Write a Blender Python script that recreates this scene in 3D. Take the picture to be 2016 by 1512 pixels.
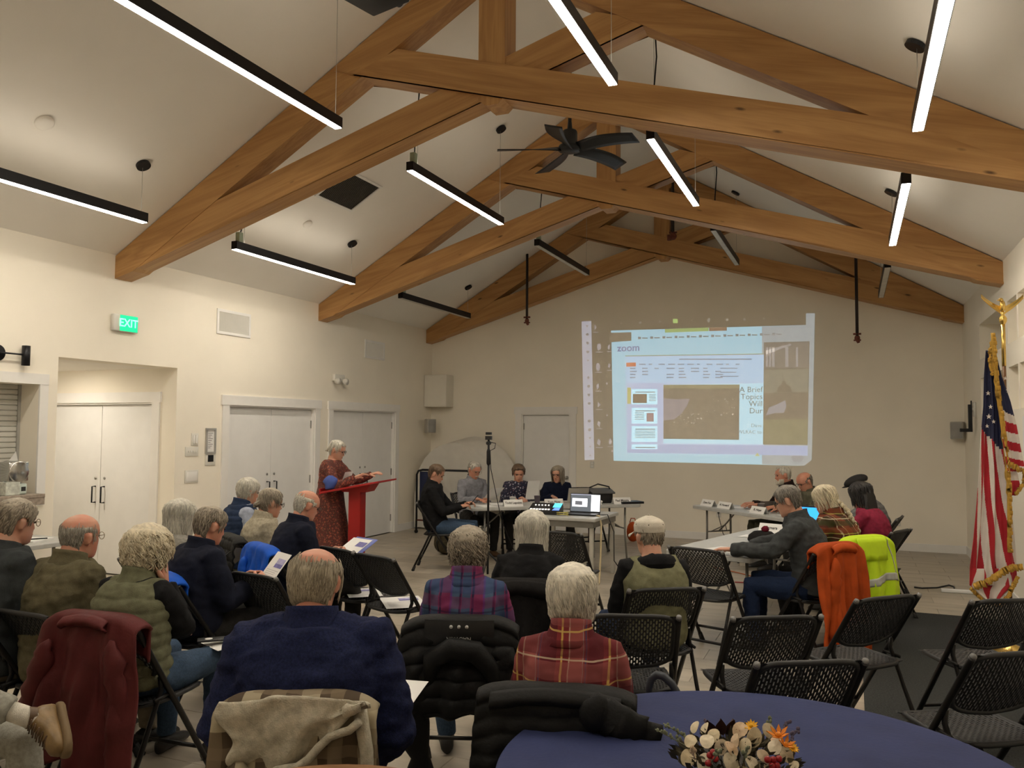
import bpy, bmesh, math, random
from math import sin, cos, pi, sqrt, radians, exp, atan2
from mathutils import Vector, Matrix, noise as mnoise

for _o in list(bpy.data.objects):
    bpy.data.objects.remove(_o, do_unlink=True)
SC = bpy.context.scene
COL = SC.collection
random.seed(7)

# ------------------------------------------------------------------ camera, world, exposure
cam_d = bpy.data.cameras.new('camera')
cam = bpy.data.objects.new('camera', cam_d)
COL.objects.link(cam)
SC.camera = cam
_yaw, _pitch, _roll, _F, CAM_H = .391, .0548, .0061, 1620., 1.75
_f = Vector((-sin(_yaw)*cos(_pitch), cos(_yaw)*cos(_pitch), sin(_pitch)))
_r = Vector((cos(_yaw), sin(_yaw), 0)); _u = _r.cross(_f)
_R = _r*cos(_roll) + _u*sin(_roll); _U = _u*cos(_roll) - _r*sin(_roll)
cam.matrix_world = Matrix(((_R.x, _U.x, -_f.x, 0), (_R.y, _U.y, -_f.y, 0), (_R.z, _U.z, -_f.z, CAM_H), (0, 0, 0, 1)))
cam_d.sensor_fit = 'HORIZONTAL'; cam_d.sensor_width = 36
cam_d.lens = 36*_F/2016
cam_d.clip_start = .05; cam_d.clip_end = 200

SC.view_settings.view_transform = 'Standard'
SC.view_settings.look = 'None'
SC.view_settings.exposure = 0.58
SC.view_settings.gamma = 1.0
SC.view_settings.use_curve_mapping = False
try:
    SC.cycles.use_denoising = True
    SC.cycles.max_bounces = 8
    SC.cycles.diffuse_bounces = 4
    SC.cycles.sample_clamp_indirect = 6
except Exception:
    pass
world = bpy.data.worlds.new('World'); SC.world = world
world.use_nodes = True
world.node_tree.nodes['Background'].inputs[0].default_value = (.02, .022, .03, 1)
world.node_tree.nodes['Background'].inputs[1].default_value = .15
LAMP = 42.0          # radiance of a lit strip
LAMP_COL = (1, .91, .765)

# ------------------------------------------------------------------ materials
def lin(c):
    return tuple(((v/255)/12.92 if v/255 <= .04045 else ((v/255+.055)/1.055)**2.4) for v in c)
def new_mat(name):
    m = bpy.data.materials.new(name); m.use_nodes = True
    return m, m.node_tree.nodes, m.node_tree.links, m.node_tree.nodes['Principled BSDF']
def N(nt, typ, **kw):
    n = nt.new(typ)
    for k, v in kw.items():
        if k in n.inputs.keys() if isinstance(k, str) else False:
            n.inputs[k].default_value = v
        else:
            setattr(n, k, v)
    return n
def sock(n, **kw):
    for k, v in kw.items(): n.inputs[k.replace('_', ' ')].default_value = v
    return n
def C4(c): return (c[0], c[1], c[2], 1)
def mat(name, col, rough=.6, metal=0., var=.12, scale=(6, 6, 6), bump=0., bscale=60., emit=None, estr=0., spec=.4, sheen=0., detail=3., trans=0.):
    """procedural paint / plastic / cloth: a noise varied colour and an optional noise bump"""
    m, nt, ln, b = new_mat(name)
    tc = N(nt, 'ShaderNodeTexCoord'); mp = N(nt, 'ShaderNodeMapping'); mp.inputs['Scale'].default_value = scale
    ln.new(tc.outputs['Object'], mp.inputs['Vector'])
    nz = sock(N(nt, 'ShaderNodeTexNoise'), Scale=1., Detail=detail)
    ln.new(mp.outputs[0], nz.inputs['Vector'])
    rp = N(nt, 'ShaderNodeValToRGB')
    rp.color_ramp.elements[0].position = .3; rp.color_ramp.elements[1].position = .7
    rp.color_ramp.elements[0].color = C4([max(0, v*(1-var)) for v in col]); rp.color_ramp.elements[1].color = C4([min(1, v*(1+var)) for v in col])
    ln.new(nz.outputs['Fac'], rp.inputs[0]); ln.new(rp.outputs[0], b.inputs['Base Color'])
    b.inputs['Roughness'].default_value = rough; b.inputs['Metallic'].default_value = metal
    b.inputs['Specular IOR Level'].default_value = spec
    if sheen:
        b.inputs['Sheen Weight'].default_value = sheen
    if trans:
        b.inputs['Transmission Weight'].default_value = trans
    if bump:
        bz = sock(N(nt, 'ShaderNodeTexNoise'), Scale=bscale, Detail=4.)
        ln.new(tc.outputs['Object'], bz.inputs['Vector'])
        bp = sock(N(nt, 'ShaderNodeBump'), Strength=bump, Distance=.01)
        ln.new(bz.outputs['Fac'], bp.inputs['Height']); ln.new(bp.outputs[0], b.inputs['Normal'])
    if emit:
        b.inputs['Emission Color'].default_value = C4(emit); b.inputs['Emission Strength'].default_value = estr
    return m
def wood_mat(name, dark, light, gscale=1., rough=.5):
    """grain runs along local x"""
    m, nt, ln, b = new_mat(name)
    tc = N(nt, 'ShaderNodeTexCoord')
    oi = N(nt, 'ShaderNodeObjectInfo')
    vm = N(nt, 'ShaderNodeVectorMath', operation='MULTIPLY_ADD'); 
    cb = N(nt, 'ShaderNodeCombineXYZ')
    ml = N(nt, 'ShaderNodeMath', operation='MULTIPLY'); ml.inputs[1].default_value = 40.
    ln.new(oi.outputs['Random'], ml.inputs[0])
    for i in range(3): ln.new(ml.outputs[0], cb.inputs[i])
    vm.inputs[1].default_value = (1, 1, 1)
    ln.new(tc.outputs['Object'], vm.inputs[0]); ln.new(cb.outputs[0], vm.inputs[2])
    mp = N(nt, 'ShaderNodeMapping'); mp.inputs['Scale'].default_value = (.35*gscale, 7*gscale, 4*gscale)
    ln.new(vm.outputs[0], mp.inputs[0])
    n1 = sock(N(nt, 'ShaderNodeTexNoise'), Scale=1.2, Detail=3., Distortion=.8)
    ln.new(mp.outputs[0], n1.inputs['Vector'])
    mm = N(nt, 'ShaderNodeMath', operation='MULTIPLY'); mm.inputs[1].default_value = 9.
    fr = N(nt, 'ShaderNodeMath', operation='PINGPONG'); fr.inputs[1].default_value = 1.
    ln.new(n1.outputs['Fac'], mm.inputs[0]); ln.new(mm.outputs[0], fr.inputs[0])
    mp2 = N(nt, 'ShaderNodeMapping'); mp2.inputs['Scale'].default_value = (2.2*gscale, 90*gscale, 90*gscale)
    ln.new(vm.outputs[0], mp2.inputs[0])
    n2 = sock(N(nt, 'ShaderNodeTexNoise'), Scale=1., Detail=2.)
    ln.new(mp2.outputs[0], n2.inputs['Vector'])
    mx = N(nt, 'ShaderNodeMath', operation='MULTIPLY_ADD'); mx.inputs[1].default_value = .55
    hf = N(nt, 'ShaderNodeMath', operation='MULTIPLY'); hf.inputs[1].default_value = .5
    ln.new(n2.outputs['Fac'], hf.inputs[0]); ln.new(fr.outputs[0], mx.inputs[0]); ln.new(hf.outputs[0], mx.inputs[2])
    rp = N(nt, 'ShaderNodeValToRGB')
    rp.color_ramp.elements[0].position = .1; rp.color_ramp.elements[1].position = .85
    rp.color_ramp.elements[0].color = C4(dark); rp.color_ramp.elements[1].color = C4(light)
    ln.new(mx.outputs[0], rp.inputs[0])
    # knots
    mp3 = N(nt, 'ShaderNodeMapping'); mp3.inputs['Scale'].default_value = (1.6*gscale, 5*gscale, 5*gscale)
    ln.new(vm.outputs[0], mp3.inputs[0])
    vo = sock(N(nt, 'ShaderNodeTexVoronoi'), Scale=1.); ln.new(mp3.outputs[0], vo.inputs['Vector'])
    kr = N(nt, 'ShaderNodeMapRange'); kr.inputs['From Min'].default_value = .035; kr.inputs['From Max'].default_value = .085
    kr.inputs['To Min'].default_value = 1.; kr.inputs['To Max'].default_value = 0.
    ln.new(vo.outputs['Distance'], kr.inputs[0])
    mi = N(nt, 'ShaderNodeMix', data_type='RGBA'); mi.inputs['B'].default_value = C4([v*.35 for v in dark])
    ln.new(kr.outputs[0], mi.inputs['Factor']); ln.new(rp.outputs[0], mi.inputs['A'])
    ln.new(mi.outputs['Result'], b.inputs['Base Color'])
    b.inputs['Roughness'].default_value = rough
    return m
def random_mat(name, cols, rough=.5, island=False, vscale=(3, 3, 3), vamt=.2, bump=0.):
    """colour picked per object (or per loose piece) from a ramp, with a soft noise over it"""
    m, nt, ln, b = new_mat(name)
    if island:
        src = N(nt, 'ShaderNodeNewGeometry').outputs['Random Per Island']
    else:
        src = N(nt, 'ShaderNodeObjectInfo').outputs['Random']
    rp = N(nt, 'ShaderNodeValToRGB'); cr = rp.color_ramp
    while len(cr.elements) < len(cols): cr.elements.new(.5)
    for i, c in enumerate(cols):
        cr.elements[i].position = i/(len(cols)-1); cr.elements[i].color = C4(c)
    ln.new(src, rp.inputs[0])
    tc = N(nt, 'ShaderNodeTexCoord'); mp = N(nt, 'ShaderNodeMapping'); mp.inputs['Scale'].default_value = vscale
    geo = N(nt, 'ShaderNodeNewGeometry')
    ln.new(geo.outputs['Position'], mp.inputs[0])
    nz = sock(N(nt, 'ShaderNodeTexNoise'), Scale=1., Detail=4.); ln.new(mp.outputs[0], nz.inputs['Vector'])
    mr = N(nt, 'ShaderNodeMapRange'); mr.inputs['From Min'].default_value = .3; mr.inputs['From Max'].default_value = .7
    mr.inputs['To Min'].default_value = 1-vamt; mr.inputs['To Max'].default_value = 1+vamt
    ln.new(nz.outputs['Fac'], mr.inputs[0])
    vm = N(nt, 'ShaderNodeVectorMath', operation='SCALE')
    ln.new(rp.outputs[0], vm.inputs[0]); ln.new(mr.outputs[0], vm.inputs['Scale'])
    ln.new(vm.outputs[0], b.inputs['Base Color'])
    b.inputs['Roughness'].default_value = rough
    if bump:
        bp = sock(N(nt, 'ShaderNodeBump'), Strength=bump, Distance=.005)
        ln.new(nz.outputs['Fac'], bp.inputs['Height']); ln.new(bp.outputs[0], b.inputs['Normal'])
    return m
def plaid_mat(name, base, vstripes, hstripes, period=.14, rough=.85, axis_h='Z', rot=0.):
    """woven check: vertical stripes by local x, horizontal by local z. stripes: (centre, half width, colour, amount)"""
    m, nt, ln, b = new_mat(name)
    tc = N(nt, 'ShaderNodeTexCoord'); mp = N(nt, 'ShaderNodeMapping')
    mp.inputs['Rotation'].default_value = (0, rot, 0)
    nz0 = sock(N(nt, 'ShaderNodeTexNoise'), Scale=9., Detail=2.)
    ln.new(tc.outputs['Object'], nz0.inputs['Vector'])
    ds = N(nt, 'ShaderNodeVectorMath', operation='MULTIPLY_ADD'); ds.inputs[1].default_value = (.02, .02, .02)
    ln.new(nz0.outputs['Color'], ds.inputs[0]); ln.new(tc.outputs['Object'], ds.inputs[2])
    ln.new(ds.outputs[0], mp.inputs[0])
    sp = N(nt, 'ShaderNodeSeparateXYZ'); ln.new(mp.outputs[0], sp.inputs[0])
    cur = None
    def stripes(outp, lst):
        nonlocal cur
        dv = N(nt, 'ShaderNodeMath', operation='DIVIDE'); dv.inputs[1].default_value = period; ln.new(outp, dv.inputs[0])
        fr = N(nt, 'ShaderNodeMath', operation='FRACT'); ln.new(dv.outputs[0], fr.inputs[0])
        for (c, hw, colr, amt) in lst:
            cp = N(nt, 'ShaderNodeMath', operation='COMPARE'); cp.inputs[1].default_value = c; cp.inputs[2].default_value = hw
            ln.new(fr.outputs[0], cp.inputs[0])
            am = N(nt, 'ShaderNodeMath', operation='MULTIPLY'); am.inputs[1].default_value = amt; ln.new(cp.outputs[0], am.inputs[0])
            mi = N(nt, 'ShaderNodeMix', data_type='RGBA'); mi.inputs['B'].default_value = C4(colr)
            ln.new(am.outputs[0], mi.inputs['Factor'])
            if cur is None: mi.inputs['A'].default_value = C4(base)
            else: ln.new(cur, mi.inputs['A'])
            cur = mi.outputs['Result']
    stripes(sp.outputs['X'], vstripes); stripes(sp.outputs[axis_h], hstripes)
    ln.new(cur, b.inputs['Base Color']); b.inputs['Roughness'].default_value = rough
    b.inputs['Specular IOR Level'].default_value = .15
    return m
def spots_mat(name, base, spots, rough=.8):
    """printed cloth: spots = [(voronoi scale, radius, colour)]"""
    m, nt, ln, b = new_mat(name)
    tc = N(nt, 'ShaderNodeTexCoord'); cur = None
    for i, (s, r, c) in enumerate(spots):
        mp = N(nt, 'ShaderNodeMapping'); mp.inputs['Location'].default_value = (i*3.1, i*1.7, i*2.3)
        ln.new(tc.outputs['Object'], mp.inputs[0])
        nz = sock(N(nt, 'ShaderNodeTexNoise'), Scale=s*1.6, Detail=2.); ln.new(mp.outputs[0], nz.inputs['Vector'])
        ad = N(nt, 'ShaderNodeVectorMath', operation='MULTIPLY_ADD'); ad.inputs[1].default_value = (.6/s, .6/s, .6/s)
        ln.new(nz.outputs['Color'], ad.inputs[0]); ln.new(mp.outputs[0], ad.inputs[2])
        vo = sock(N(nt, 'ShaderNodeTexVoronoi'), Scale=float(s)); ln.new(ad.outputs[0], vo.inputs['Vector'])
        lt = N(nt, 'ShaderNodeMath', operation='LESS_THAN'); lt.inputs[1].default_value = r; ln.new(vo.outputs['Distance'], lt.inputs[0])
        mi = N(nt, 'ShaderNodeMix', data_type='RGBA'); mi.inputs['B'].default_value = C4(c); ln.new(lt.outputs[0], mi.inputs['Factor'])
        if cur is None: mi.inputs['A'].default_value = C4(base)
        else: ln.new(cur, mi.inputs['A'])
        cur = mi.outputs['Result']
    ln.new(cur, b.inputs['Base Color']); b.inputs['Roughness'].default_value = rough
    return m

# ------------------------------------------------------------------ mesh helpers
class MB:
    """collects verts and faces for ONE mesh object"""
    def __init__(s): s.v = []; s.f = []; s.mi = []
    def add(s, vs, fs, mi=0):
        o = len(s.v); s.v += [Vector(p) for p in vs]
        s.f += [tuple(i+o for i in q) for q in fs]; s.mi += [mi]*len(fs)
        return s
    def box(s, x0, x1, y0, y1, z0, z1, mi=0):
        return s.add([(x0, y0, z0), (x1, y0, z0), (x1, y1, z0), (x0, y1, z0), (x0, y0, z1), (x1, y0, z1), (x1, y1, z1), (x0, y1, z1)],
                     [(0, 3, 2, 1), (4, 5, 6, 7), (0, 1, 5, 4), (1, 2, 6, 5), (2, 3, 7, 6), (3, 0, 4, 7)], mi)
    def tube(s, pts, rad, n=10, cap=True, mi=0, ell=1.0, up=None):
        pts = [Vector(p) for p in pts]; k = len(pts)
        if not hasattr(rad, '__len__'): rad = [rad]*k
        vs = []; t0 = None; nrm = None
        for i, p in enumerate(pts):
            t = (pts[min(i+1, k-1)] - pts[max(i-1, 0)])
            if t.length < 1e-9: t = Vector((0, 0, 1))
            t.normalize()
            if nrm is None:
                a = Vector(up) if up else (Vector((0, 0, 1)) if abs(t.z) < .9 else Vector((1, 0, 0)))
                nrm = (a - t*a.dot(t)).normalized()
            else:
                nrm = (nrm - t*nrm.dot(t))
                nrm = nrm.normalized() if nrm.length > 1e-6 else Vector((1, 0, 0))
            bn = t.cross(nrm)
            for j in range(n):
                a = 2*pi*j/n
                vs.append(p + nrm*(cos(a)*rad[i]) + bn*(sin(a)*rad[i]*ell))
        fs = [(i*n+j, i*n+(j+1) % n, (i+1)*n+(j+1) % n, (i+1)*n+j) for i in range(k-1) for j in range(n)]
        if cap: fs += [tuple(range(n-1, -1, -1)), tuple(range((k-1)*n, k*n))]
        return s.add(vs, fs, mi)
    def cyl(s, c, r, h, n=16, axis='Z', mi=0, r2=None):
        c = Vector(c); d = {'X': Vector((h, 0, 0)), 'Y': Vector((0, h, 0)), 'Z': Vector((0, 0, h))}[axis]
        return s.tube([c, c+d], [r, r if r2 is None else r2], n, mi=mi)
    def lathe(s, prof, n=20, c=(0, 0, 0), mi=0):
        vs = [(c[0]+r*cos(2*pi*j/n), c[1]+r*sin(2*pi*j/n), c[2]+z) for r, z in prof for j in range(n)]
        k = len(prof)
        fs = [(i*n+j, i*n+(j+1) % n, (i+1)*n+(j+1) % n, (i+1)*n+j) for i in range(k-1) for j in range(n)]
        fs += [tuple(range(n-1, -1, -1)), tuple(range((k-1)*n, k*n))]
        return s.add(vs, fs, mi)
    def sph(s, c, r, nu=12, nv=8, mi=0):
        if not hasattr(r, '__len__'): r = (r, r, r)
        vs = []; fs = []
        for i in range(nv+1):
            a = pi*i/nv
            for j in range(nu):
                b = 2*pi*j/nu
                vs.append((c[0]+r[0]*sin(a)*cos(b), c[1]+r[1]*sin(a)*sin(b), c[2]-r[2]*cos(a)))
        for i in range(nv):
            for j in range(nu):
                fs.append((i*nu+j, i*nu+(j+1) % nu, (i+1)*nu+(j+1) % nu, (i+1)*nu+j))
        return s.add(vs, fs, mi)
    def prism(s, poly, y0, y1, mi=0):
        """polygon in (x,z), extruded along y"""
        k = len(poly)
        vs = [(p[0], y0, p[1]) for p in poly] + [(p[0], y1, p[1]) for p in poly]
        fs = [tuple(range(k)), tuple(range(2*k-1, k-1, -1))] + [(i, i+k, (i+1) % k+k, (i+1) % k) for i in range(k)]
        return s.add(vs, fs, mi)
    def grid(s, fn, nu, nv, mi=0, wrap=False):
        vs = [fn(i/nu, j/nv) for j in range(nv+1) for i in range(nu+1)]
        w = nu+1
        return s.add(vs, [(j*w+i, j*w+i+1, (j+1)*w+i+1, (j+1)*w+i) for j in range(nv) for i in range(nu)], mi)
    def xf(s, M):
        s.v = [M @ p for p in s.v]; return s
    def mesh(s, name, smooth=True):
        me = bpy.data.meshes.new(name); me.from_pydata([tuple(p) for p in s.v], [], s.f)
        if any(s.mi): me.polygons.foreach_set('material_index', s.mi)
        if smooth: me.polygons.foreach_set('use_smooth', [True]*len(me.polygons))
        me.update(); return me
def fix_normals(me):
    bm = bmesh.new(); bm.from_mesh(me); bmesh.ops.remove_doubles(bm, verts=bm.verts, dist=1e-6)
    bmesh.ops.recalc_face_normals(bm, faces=bm.faces); bm.to_mesh(me); bm.free(); return me
def bevel_mesh(me, w=.004, seg=2, ang=30):
    bm = bmesh.new(); bm.from_mesh(me)
    bmesh.ops.recalc_face_normals(bm, faces=bm.faces)
    es = [e for e in bm.edges if len(e.link_faces) == 2 and e.calc_face_angle(0) > radians(ang)]
    bmesh.ops.bevel(bm, geom=es, offset=w, segments=seg, affect='EDGES', profile=.5)
    bm.to_mesh(me); bm.free(); return me
def obj(name, data, m=None, parent=None, loc=(0, 0, 0), rot=(0, 0, 0), smooth=True, bevel=0., bseg=2, kind=None):
    """link a mesh (or an MB) as ONE object"""
    if isinstance(data, MB):
        data = data.mesh(name, smooth)
        if bevel: bevel_mesh(data, bevel, bseg)
        else: fix_normals(data)
        if bevel and smooth:
            data.polygons.foreach_set('use_smooth', [True]*len(data.polygons))
    o = bpy.data.objects.new(name, data); COL.objects.link(o)
    if m is not None and not isinstance(m, (list, tuple)): m = [m]
    if m and len(data.materials) == 0:
        for q in m: data.materials.append(q)
    if parent: o.parent = parent
    o.location = loc; o.rotation_euler = rot
    if kind: o['kind'] = kind
    return o
def auto_sharp(o, ang=35):
    me = o.data
    bm = bmesh.new(); bm.from_mesh(me)
    for e in bm.edges: e.smooth = not (len(e.link_faces) == 2 and e.calc_face_angle(0) > radians(ang))
    bm.to_mesh(me); bm.free(); return o
def tag(o, label, cat, group=None):
    o['label'] = label; o['category'] = cat
    if group: o['group'] = group
    return o
def thing(name, label, cat, loc=(0, 0, 0), rz=0., group=None):
    o = bpy.data.objects.new(name, None); COL.objects.link(o); o.empty_display_size = .1
    o.location = loc; o.rotation_euler = (0, 0, rz)
    return tag(o, label, cat, group)
def struct(name, mb, m, parent=None, **kw):
    o = obj(name, mb, m, parent, **kw)
    if not parent: o['kind'] = 'structure'
    return o
def dup(root, loc, rz, label=None):
    r = root.copy(); COL.objects.link(r); r.location = loc; r.rotation_euler = (0, 0, rz)
    if label: r['label'] = label
    for ch in list(root.children):
        c = ch.copy(); COL.objects.link(c); c.parent = r
        for g in ch.children:
            d = g.copy(); COL.objects.link(d); d.parent = c
    return r
def text(name, s, size, m, parent, loc, rot, align='CENTER', ext=.0004, bold=False):
    cu = bpy.data.curves.new(name, 'FONT'); cu.body = s; cu.size = size; cu.extrude = ext
    cu.align_x = align; cu.align_y = 'CENTER'; cu.resolution_u = 3
    if bold: cu.offset = size*.018
    tmp = bpy.data.objects.new('tmp_text', cu); COL.objects.link(tmp)
    me = bpy.data.meshes.new_from_object(tmp.evaluated_get(bpy.context.evaluated_depsgraph_get()))
    bpy.data.objects.remove(tmp); bpy.data.curves.remove(cu)
    me.name = name; me.materials.clear(); me.materials.append(m)
    o = bpy.data.objects.new(name, me); COL.objects.link(o)
    if parent: o.parent = parent
    o.location = loc; o.rotation_euler = rot
    return o
def fbm(p, f=1., o=3):
    return mnoise.fractal(Vector(p)*f, .9, 2., o)
# ------------------------------------------------------------------ the room
XL, XR, YB, YF = -7.175, 1.513, 13.5, -2.6
XC = (XL+XR)/2; ZE = 3.565; SL = .59; ZR = ZE + SL*(XC-XL)
M_wall = mat('wall_paint', (.88, .82, .705), .75, var=.03, scale=(1.5, 1.5, 1.5), bump=.06, bscale=180)
M_ceil = mat('ceiling_paint', (.90, .86, .79), .8, var=.025, scale=(1.2, 1.2, 1.2), bump=.05, bscale=150)
M_white = mat('white_trim_paint', (.83, .81, .775), .45, var=.02)
M_door = mat('white_door_paint', (.82, .81, .79), .45, var=.02)
M_black = mat('black_metal', (.012, .012, .014), .45, metal=.3, var=.1)
M_blackp = mat('black_plastic', (.014, .014, .015), .5, var=.15, bump=.04, bscale=300)
M_steel = mat('brushed_steel', (.35, .34, .32), .35, metal=.9, var=.1)
M_grey = mat('grey_plastic', (.42, .42, .40), .5, var=.05)
M_wood = wood_mat('fir_timber', (.38, .185, .060), (.54, .300, .112))

def wall_cells(axis, c0, c1, a0, a1, z0, z1, openings):
    """slab between c0..c1 on its thin axis with rectangular openings (a0,a1,z0,z1)"""
    A = sorted(set([a0, a1] + [v for o in openings for v in o[:2] if a0 < v < a1]))
    Zs = sorted(set([z0, z1] + [v for o in openings for v in o[2:4] if z0 < v < z1]))
    mb = MB()
    def solid(i, j):
        if i < 0 or j < 0 or i >= len(A)-1 or j >= len(Zs)-1: return False
        am = (A[i]+A[i+1])/2; zm = (Zs[j]+Zs[j+1])/2
        return not any(o[0] < am < o[1] and o[2] < zm < o[3] for o in openings)
    def P(c, a, z): return (c, a, z) if axis == 'X' else (a, c, z)
    for i in range(len(A)-1):
        for j in range(len(Zs)-1):
            if not solid(i, j): continue
            a, b, p, q = A[i], A[i+1], Zs[j], Zs[j+1]
            mb.add([P(c0, a, p), P(c0, b, p), P(c0, b, q), P(c0, a, q)], [(0, 1, 2, 3)])
            mb.add([P(c1, a, p), P(c1, b, p), P(c1, b, q), P(c1, a, q)], [(3, 2, 1, 0)])
            for (di, dj, s, t) in ((-1, 0, (a, p), (a, q)), (1, 0, (b, p), (b, q)), (0, -1, (a, p), (b, p)), (0, 1, (a, q), (b, q))):
                if not solid(i+di, j+dj):
                    mb.add([P(c0, *s), P(c1, *s), P(c1, *t), P(c0, *t)], [(0, 1, 2, 3)])
    return mb

HY0, HY1, HZ = 5.74, 7.28, 2.43           # hallway opening in the left wall
D2 = (8.137, 9.925); D3 = (10.37, 12.19); DZ = 2.03
SW = (3.55, 5.54, 1.085, 2.15)             # serving hatch
struct('wall_left', wall_cells('X', XL-.27, XL, YF, YB, 0, ZE+.1, [(HY0, HY1, -1, HZ), (D2[0], D2[1], -1, DZ), (D3[0], D3[1], -1, DZ), SW]), M_wall, smooth=False)
nich = []
for (a, b) in ((10.15, 11.8), (9.28, 9.8), (8.62, 9.2), (6.9, 8.1), (6.3, 6.82)):
    nich += [(a, b, 2.66, 3.1), (a, b, 1.98, 2.42)]
struct('wall_right', wall_cells('X', XR, XR+.3, YF, YB, 0, ZE+.1, nich), M_wall, smooth=False)
struct('wall_right_niche_back', MB().box(XR+.3, XR+.36, YF, YB, 0, ZE+.1), M_wall, smooth=False)
D4 = (-5.377, -4.482)
mb = wall_cells('Y', YB, YB+.2, XL, XR, 0, ZE, [(D4[0], D4[1], -1, 2.018)])
mb.prism([(XL, ZE), (XR, ZE), (XC, ZR)], YB, YB+.2)
struct('wall_back', mb, M_wall, smooth=False)
mb = MB().prism([(XL-.3, 0), (XR+.3, 0), (XR+.3, ZE), (XC, ZR+.1), (XL-.3, ZE)], YF-.2, YF)
struct('wall_front', mb, M_wall, smooth=False)
e = .3
struct('ceiling', MB().prism([(XL-e, ZE-SL*e), (XC, ZR), (XC, ZR+.15), (XL-e, ZE-SL*e+.15)], YF-.2, YB+.2)
       .prism([(XC, ZR), (XR+e, ZE-SL*e), (XR+e, ZE-SL*e+.15), (XC, ZR+.15)], YF-.2, YB+.2), M_ceil, smooth=False)
# hallway behind the opening
struct('wall_hall_end', wall_cells('Y', HY1, HY1+.12, -10.4, XL-.27, 0, 2.6, [(-9.24, -7.53, -1, 2.035)]), M_wall, smooth=False)
struct('wall_hall_near', MB().box(-10.4, XL-.27, HY0-.12, HY0, 0, 2.6), M_wall, smooth=False)
struct('wall_hall_side', MB().box(-10.5, -10.4, HY0-.12, HY1+.12, 0, 2.6), M_wall, smooth=False)
struct('ceiling_hall', MB().box(-10.4, XL-.27, HY0, HY1, HZ, HZ+.12), M_ceil, smooth=False)

# ---- floor: slab, and stone-look tiles laid on it
floor = struct('floor', MB().box(-10.5, XR+.4, YF-.2, YB+.3, -.15, -.004), mat('grout', (.20, .175, .14), .8, var=.1), smooth=False)
TC = [(.30, .26, .205), (.40, .35, .275), (.345, .30, .235), (.43, .375, .30), (.32, .285, .235)]
M_tile = random_mat('stone_tile', TC, .38, vscale=(2.2, 9, 3), vamt=.16, bump=.05)
M_tile_i = random_mat('stone_tile_far', TC, .38, island=True, vscale=(2.2, 9, 3), vamt=.16)
TW, TD, G = .61, .305, .0025
def tile_mb(mb, x, y, w=TW, d=TD):
    x0, x1, y0, y1, b = x+G/2, x+w-G/2, y+G/2, y+d-G/2, .002
    return mb.add([(x0, y0, -.004), (x1, y0, -.004), (x1, y1, -.004), (x0, y1, -.004), (x0, y0, -b), (x1, y0, -b), (x1, y1, -b), (x0, y1, -b),
                   (x0+b, y0+b, 0), (x1-b, y0+b, 0), (x1-b, y1-b, 0), (x0+b, y1-b, 0)],
                  [(0, 1, 5, 4), (1, 2, 6, 5), (2, 3, 7, 6), (3, 0, 4, 7), (4, 5, 9, 8), (5, 6, 10, 9), (6, 7, 11, 10), (7, 4, 8, 11), (8, 9, 10, 11)])
tile_me = tile_mb(MB(), -TW/2, -TD/2).mesh('tile', False); tile_me.materials.append(M_tile)
cand = []
ny = int((YB-YF)/TD)+1
for j in range(ny):
    off = (j % 2)*TW/2
    y = YB-(j+1)*TD
    x = XL-off
    while x < XR:
        x0, x1 = max(x, XL), min(x+TW, XR)
        if x1-x0 > .03: cand.append((x0, max(y, YF), x1-x0, TD if y > YF else y+TD-YF))
        x += TW
def seen(x, y):
    d = Vector((x, y, -CAM_H)); z = d.dot(_f)
    if z < .3: return 0
    px, py = 1008+_F*d.dot(_R)/z, 756-_F*d.dot(_U)/z
    return z if (-20 < px < 2036 and py < 1540) else 0
full, rest = [], []
for c in cand:
    z = seen(c[0]+c[2]/2, c[1]+c[3]/2)
    if z and c[2] > TW-.01 and z > 3.0: full.append((z, c))
    else: rest.append(c)
full.sort(key=lambda t: t[0])
for z, c in full[:290]:
    o = bpy.data.objects.new('tile', tile_me); COL.objects.link(o); o.parent = floor
    o.location = (c[0]+TW/2, c[1]+TD/2, 0)
mb = MB()
for c in rest + [c for _, c in full[290:]]: tile_mb(mb, *c)
y = HY0
while y < HY1-.01:
    x = XL
    while x > -10.4:
        tile_mb(mb, x-TW, y, TW, min(TD, HY1-y)); x -= TW
    y += TD
o = obj('tile_field', mb, M_tile_i, floor, smooth=False); o['kind'] = 'stuff'
M_carpet = mat('charcoal_carpet', (.045, .047, .046), .95, var=.3, scale=(90, 90, 90), bump=.5, bscale=400, spec=.1)
tag(obj('carpet', MB().box(.05, XR-.02, -1.0, 8.92, .0005, .012), M_carpet, smooth=False), 'dark charcoal carpet strip covering the floor along the right wall', 'carpet')

# ---- baseboards and trims
bi = 0
for (a, b) in ((HY1, D2[0]-.12), (D2[1]+.13, D3[0]-.12), (D3[1]+.12, YB)):
    struct('baseboard_left', MB().box(XL, XL+.016, a, b, 0, .115), M_white, smooth=False)
struct('baseboard_left', MB().box(XL, XL+.016, YF, HY0, 0, .115), M_white, smooth=False)
for (a, b) in ((XL+.016, D4[0]-.127), (D4[1]+.128, XR)):
    struct('baseboard_back', MB().box(a, b, YB-.016, YB, 0, .115), M_white, smooth=False)
struct('baseboard_right', MB().box(XR-.016, XR, YF, YB-.016, 0, .115), M_white, smooth=False)
struct('trim_1', MB().box(XR-.02, XR, 8.9, 9.02, .115, 1.9), M_white, smooth=False)

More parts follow.
